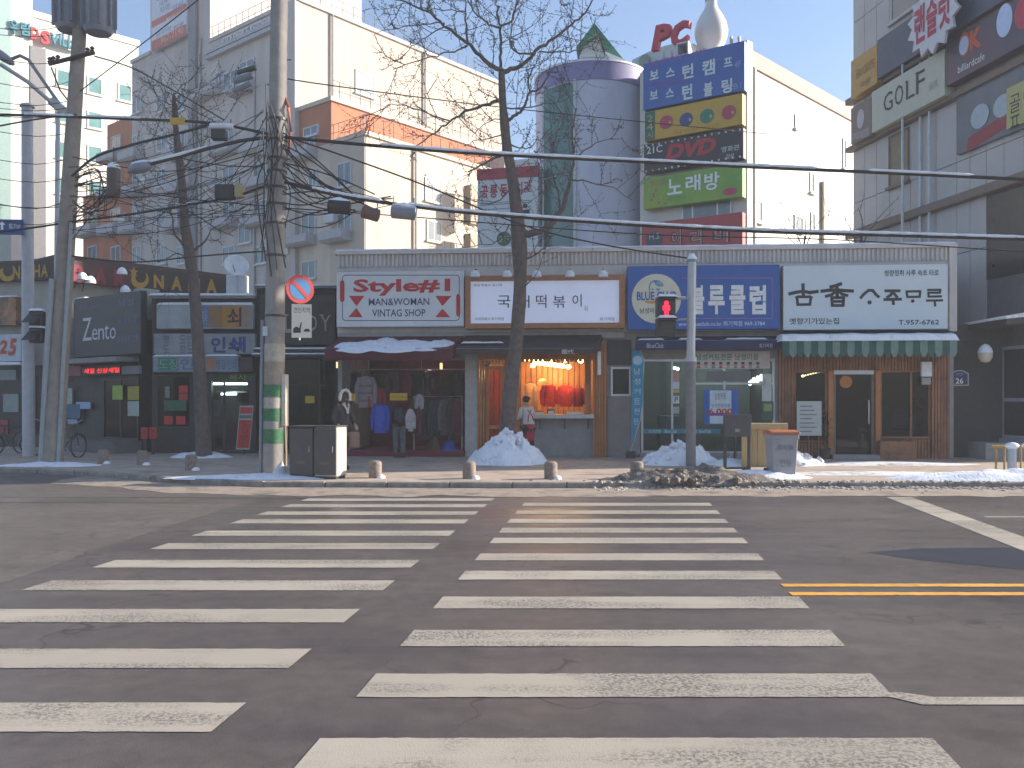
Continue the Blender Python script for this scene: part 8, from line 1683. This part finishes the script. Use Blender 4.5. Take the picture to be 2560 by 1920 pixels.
CLC = [(0.04, 0.035, 0.045), (0.08, 0.02, 0.03), (0.03, 0.04, 0.03), (0.10, 0.07, 0.06), (0.02, 0.03, 0.07), (0.06, 0.05, 0.03), (0.12, 0.10, 0.10), (0.16, 0.03, 0.05), (0.03, 0.03, 0.03)]
ry = random.Random(4)
rk = thing('clothes_rail', 'upper clothes rail across the vintage clothes shop', 'clothes rail', L, (lx(1000), 0.6, 2.45)); MB().tube([(0.35, 0.6, 2.47), (lx(1158), 0.6, 2.47)], 0.018, 8).build('rail', M_ALU, rk, L); [MB().tube([(x_, 0.6, 2.47), (x_, 0.6, SILL + 0.12)], 0.01, 5).build('hanger_rod', M_ALU, rk, L) for x_ in (0.7, 2.2, 3.6)]
i = 0
for px in (868, 888, 958, 985, 1010, 1040, 1068, 1092, 1118, 1142): garment(ORD[i] + ' garment from the left on the upper rail of the vintage shop', L, lx(px, 1000, 0.6), 0.6, 2.40, CLC[i * 4 % 9], 0.40, ry.uniform(0.6, 0.8), 0.14, 'garments on the upper rail of the vintage shop', rz=ry.uniform(-60, 60)); i += 1
rk = thing('clothes_rack', 'lower clothes rack full of dark coats at the right of the vintage shop', 'clothes rack', L, (lx(1090), 0.2, SW)); MB().tube([(lx(1035, 1000, .1), 0.1, GZ + 0.12), (lx(1035, 1000, .1), 0.1, 1.72), (lx(1155, 1000, .1), 0.1, 1.72), (lx(1155, 1000, .1), 0.1, GZ + 0.12)], 0.018, 7).build('frame', M_ALU, rk, L)
for k_ in range(8): garment(ORD[k_] + ' coat from the left on the lower rack of the vintage shop', L, lx(1042 + 15 * k_, 1000, .1), 0.1, 1.66, CLC[(k_ * 2 + 5) % 9], 0.40, ry.uniform(0.85, 1.15), 0.13, 'coats on the lower rack of the vintage shop', rz=ry.uniform(35, 75))
garment('grey and dusty pink striped sweater hanging at the vintage shop front', L, lx(915, 1000, -0.1), -0.1, lz(915, 940, -0.1), (0.24, 0.20, 0.22), 0.42, 0.85, 0.16, stripes=(-0.32, -0.55, -0.78))
garment('bright blue padded jacket hanging at the vintage shop front', L, lx(952, 1000, -0.25), -0.25, lz(952, 1010, -0.25), mat('blue_jacket', (0.015, 0.055, 0.40), 0.55, var=0.2, scale=8), 0.44, 0.78, 0.22, rz=-25)
garment('red scarf-trimmed jacket behind the blue jacket', L, lx(942, 1000, 0.0), 0.0, lz(945, 970, 0), (0.28, 0.03, 0.04), 0.36, 0.6, 0.16, rz=30); garment('pale sweater edge hanging in the middle of the vintage shop', L, lx(1048, 1000, -0.1), -0.1, lz(1048, 985, -0.1), (0.32, 0.32, 0.34), 0.12, 0.45, 0.10)
garment('white cloth hanging beside the dark grey trousers', L, lx(1026, 1000, -0.4), -0.4, lz(1024, 1022, -0.4), (0.45, 0.42, 0.42), 0.14, 0.6, 0.12, rz=20)
# dark mannequin legs in grey trousers
mq = thing('trouser_mannequin', 'mannequin in dark top and grey trousers before the vintage shop', 'mannequin', L, (lx(998, 1000, -0.5), -0.5, SW)); M = L.M @ Matrix.Translation((lx(998, 1000, -0.5), -0.5, SW + 0.04)) @ Matrix.Scale(0.95, 4)
skin('trousers', [[(0, 0, 0.92, (0.16, 0.12)), (-0.09, 0, 0.78, 0.11), (-0.10, 0, 0.45, 0.085), (-0.10, 0.02, 0.05, 0.075)], [(0, 0, 0.92, (0.16, 0.12)), (0.09, 0, 0.78, 0.11), (0.10, 0, 0.45, 0.085), (0.10, 0.02, 0.05, 0.075)]], mat('grey_trousers', (0.10, 0.105, 0.12), 0.85, var=0.2), mq, M); skin('torso', [[(0, 0, 0.90, (0.15, 0.11)), (0, 0, 1.12, (0.14, 0.10)), (0, 0, 1.28, (0.17, 0.11)), (0, 0, 1.38, 0.07)]], mat('dark_top', (0.035, 0.035, 0.05), 0.85), mq, M); MB().lathe([(0.16, SW), (0.16, SW + 0.03), (0.02, SW + 0.04)], lx(998, 1000, -0.5), -0.5, 20).build('stand', M_DKMET, mq, L)
for px, py, w_, lab in ((975, 991, 43, 'wide yellow price card above the blue jacket'), (877, 992, 11, 'small yellow price card beside the person in the parka')):
    p_, q = panel_thing('price_card', lab, 'price card', L, (px, px + w_, py - 8, py + 10), -0.45, 0.01, mat('card_yellow', (0.55, 0.36, 0.02), 0.6)); text('세일 5000', K((0.3, 0.16, 0.01)), p_, L, (q[0] + 0.03, q[1] - 0.03, q[2] + 0.05, q[3] - 0.05), -0.454); MB().tube([((q[0] + q[1]) / 2, -0.44, q[3]), ((q[0] + q[1]) / 2, -0.44, 2.62)], 0.005, 4).build('string', M_DKMET, p_, L)
p_, q = panel_thing('price_card', 'yellow price card in the dark boutique', 'price card', N, (763, 786, 990, 1008), -0.3, 0.01, MATS['card_yellow']); MB().tube([((q[0] + q[1]) / 2, -0.29, q[3]), ((q[0] + q[1]) / 2, -0.29, N.at(640, 894)[1])], 0.005, 4).build('string', M_DKMET, p_, N)
mound('blue cloth bundle on the red platform of the vintage shop', *L.w(lx(1124, 1000, 0.15), 0.05, 0)[:2], 0.22, 0.18, 0.30, mat('blue_bundle', (0.02, 0.05, 0.28), 0.6, var=0.3, bump=0.5, bscale=14), SW + 0.16, 0.5, 41, 'cloth_bundle', 0.8, cat='bundle', n=28, rings=8)
mound('brown bag on the red platform of the vintage shop', *L.w(lx(1085, 1000, 0.2), 0.15, 0)[:2], 0.20, 0.16, 0.42, mat('brown_bundle', (0.10, 0.05, 0.035), 0.7, var=0.3), SW + 0.16, 0.4, 42, 'bag', 0.7, cat='bag', n=28, rings=8)
for k_, (px, py) in enumerate(((844, 912), (1103, 915))):
    x_, z_ = L.at(px, py, 0.3); b = thing('spot_lamp', ('left', 'right')[k_] + ' small warm lamp under the vintage shop ceiling', 'lamp', L, (x_, 0.3, z_)); MB().box(x_ - 0.035, x_ + 0.035, 0.27, 0.33, z_ - 0.09, z_ + 0.08).build('lamp_body', emitter('spot_glow', (1, 0.62, 0.3), 0.6), b, L); MB().tube([(x_, 0.3, z_ + 0.08), (x_, 0.3, SILL + 0.12)], 0.008, 4).build('stem', M_DKMET, b, L)
point('vintage_lamp_light', L.w(2.3, 0.9, 2.3), (1, 0.75, 0.6), 6)
for k_, (px, col) in enumerate(((672, (0.05, 0.06, 0.04)), (690, (0.03, 0.03, 0.04)), (712, (0.06, 0.05, 0.03)), (735, (0.02, 0.05, 0.03)), (770, (0.16, 0.09, 0.07)), (800, (0.04, 0.03, 0.03)))): garment(('dark olive', 'black', 'brown', 'dark green', 'dusty pink', 'dark brown')[k_] + ' coat in the boutique behind the cabinets', N, nx(px, 0.6), 0.6, 1.95 if k_ != 4 else 1.35, col, 0.42, 0.95, 0.16, 'coats in the dark boutique', rz=ry.uniform(-40, 40))
rk = thing('clothes_rail', 'clothes rail inside the dark boutique', 'clothes rail', N, (nx(740), 0.6, 2.0)); MB().tube([(nx(660, .6), 0.6, 2.06), (nx(815, .6), 0.6, 2.06)], 0.016, 7).build('rail', M_ALU, rk, N); [MB().tube([(x_, 0.6, 2.06), (x_, 0.6, N.at(640, 893)[1])], 0.01, 5).build('hanger_rod', M_ALU, rk, N) for x_ in (nx(665, .6), nx(810, .6))]
for k_, (px, py, w_, h_, col, lab) in enumerate(((1372, 962, 0.36, 0.62, (0.40, 0.022, 0.02), 'left red uniform jacket hanging inside the snack kitchen'), (1414, 962, 0.34, 0.62, (0.42, 0.025, 0.02), 'middle red uniform jacket hanging inside the snack kitchen'), (1445, 968, 0.30, 0.55, (0.22, 0.012, 0.015), 'dark red apron hanging at the right of the snack kitchen'), (1326, 958, 0.34, 0.75, (0.42, 0.24, 0.13), 'tan jacket hanging at the left of the snack kitchen'))):
    g2_ = garment(lab, L, lx(px, 1000, 1.3), 1.3, lz(px, py, 1.3), col, w_, h_, 0.2, rz=(20, -15, 30, -30)[k_]); z_ = lz(px, py, 1.3); MB().tube([(lx(px, 1000, 1.3), 1.3, z_ + 0.14), (lx(px, 1000, 1.3), 1.3, SILL + 0.1)], 0.006, 4).build('hook_cord', M_DKMET, g2_, L)
MB().ball((lx(1358, 1000, 1.1), 1.1, lz(1358, 955, 1.1)), 0.14, 0.12, 0.10, 14, 8).build('cap_crown', mat('tan_cap', (0.42, 0.28, 0.14), 0.8), tag_ := thing('tan_hat', 'tan hat hanging beside the red jackets in the snack kitchen', 'hat', L, (lx(1358, 1000, 1.1), 1.1, lz(1358, 955, 1.1))), L, smooth=True)
MB().disc(lx(1358, 1000, 1.1), lz(1358, 958, 1.1), 0.17, 0.96, 1.02, 20, 0.06).build('brim', MATS['tan_cap'], tag_, L); MB().tube([(lx(1358, 1000, 1.1), 1.1, lz(1358, 955, 1.1)), (lx(1358, 1000, 1.1), 1.1, SILL + 0.1)], 0.005, 4).build('cord', M_DKMET, tag_, L)
# snack counter goods
for k_, (px, col, w_, h_) in enumerate(((1345, (0.30, 0.05, 0.03), 0.3, 0.10), (1378, (0.10, 0.09, 0.09), 0.16, 0.16), (1438, (0.50, 0.30, 0.08), 0.45, 0.10))):
    x_ = lx(px, 1000, 0.15); z_ = lz(1400, 1036) + 0.001; tr = thing('food_tray', ('red sauce tray', 'small dark pot', 'wide tray of golden fried snacks')[k_] + ' on the snack counter', 'tray', L, (x_, 0.15, z_))
    MB().box(x_ - w_ / 2, x_ + w_ / 2, 0.0, 0.3, z_, z_ + h_ * 0.6).build('tray', M_ALU, tr, L, 0.01); fd = MB()
    for q_ in range(14): fd.ball((x_ + ry.uniform(-.42, .42) * w_, 0.15 + ry.uniform(-.11, .11), z_ + h_ * 0.6), 0.04, 0.035, h_ * 0.4, 8, 5)
    o = fd.build('food', K(col), tr, L, smooth=True); o['kind'] = 'stuff'
# ------------------------------------------------------------------ haze volume, added to stand in for a veil of window glare
hm = bpy.data.materials.new('haze_air'); hm.use_nodes = True; hn = hm.node_tree; hn.nodes.clear()
ho = hn.nodes.new('ShaderNodeOutputMaterial'); pv = hn.nodes.new('ShaderNodeVolumePrincipled'); pv.inputs['Color'].default_value = (0.93, 0.95, 1.0, 1); pv.inputs['Density'].default_value = 0.0018; pv.inputs['Anisotropy'].default_value = 0.0
hn.links.new(pv.outputs[0], ho.inputs['Volume'])
hz_ = MB().box(-225, 225, -125, 305, -1.1, 46).build('haze', hm); tag(hz_, 'thin winter haze over the street', 'haze', kind='stuff')
S.cycles.volume_bounces = 0
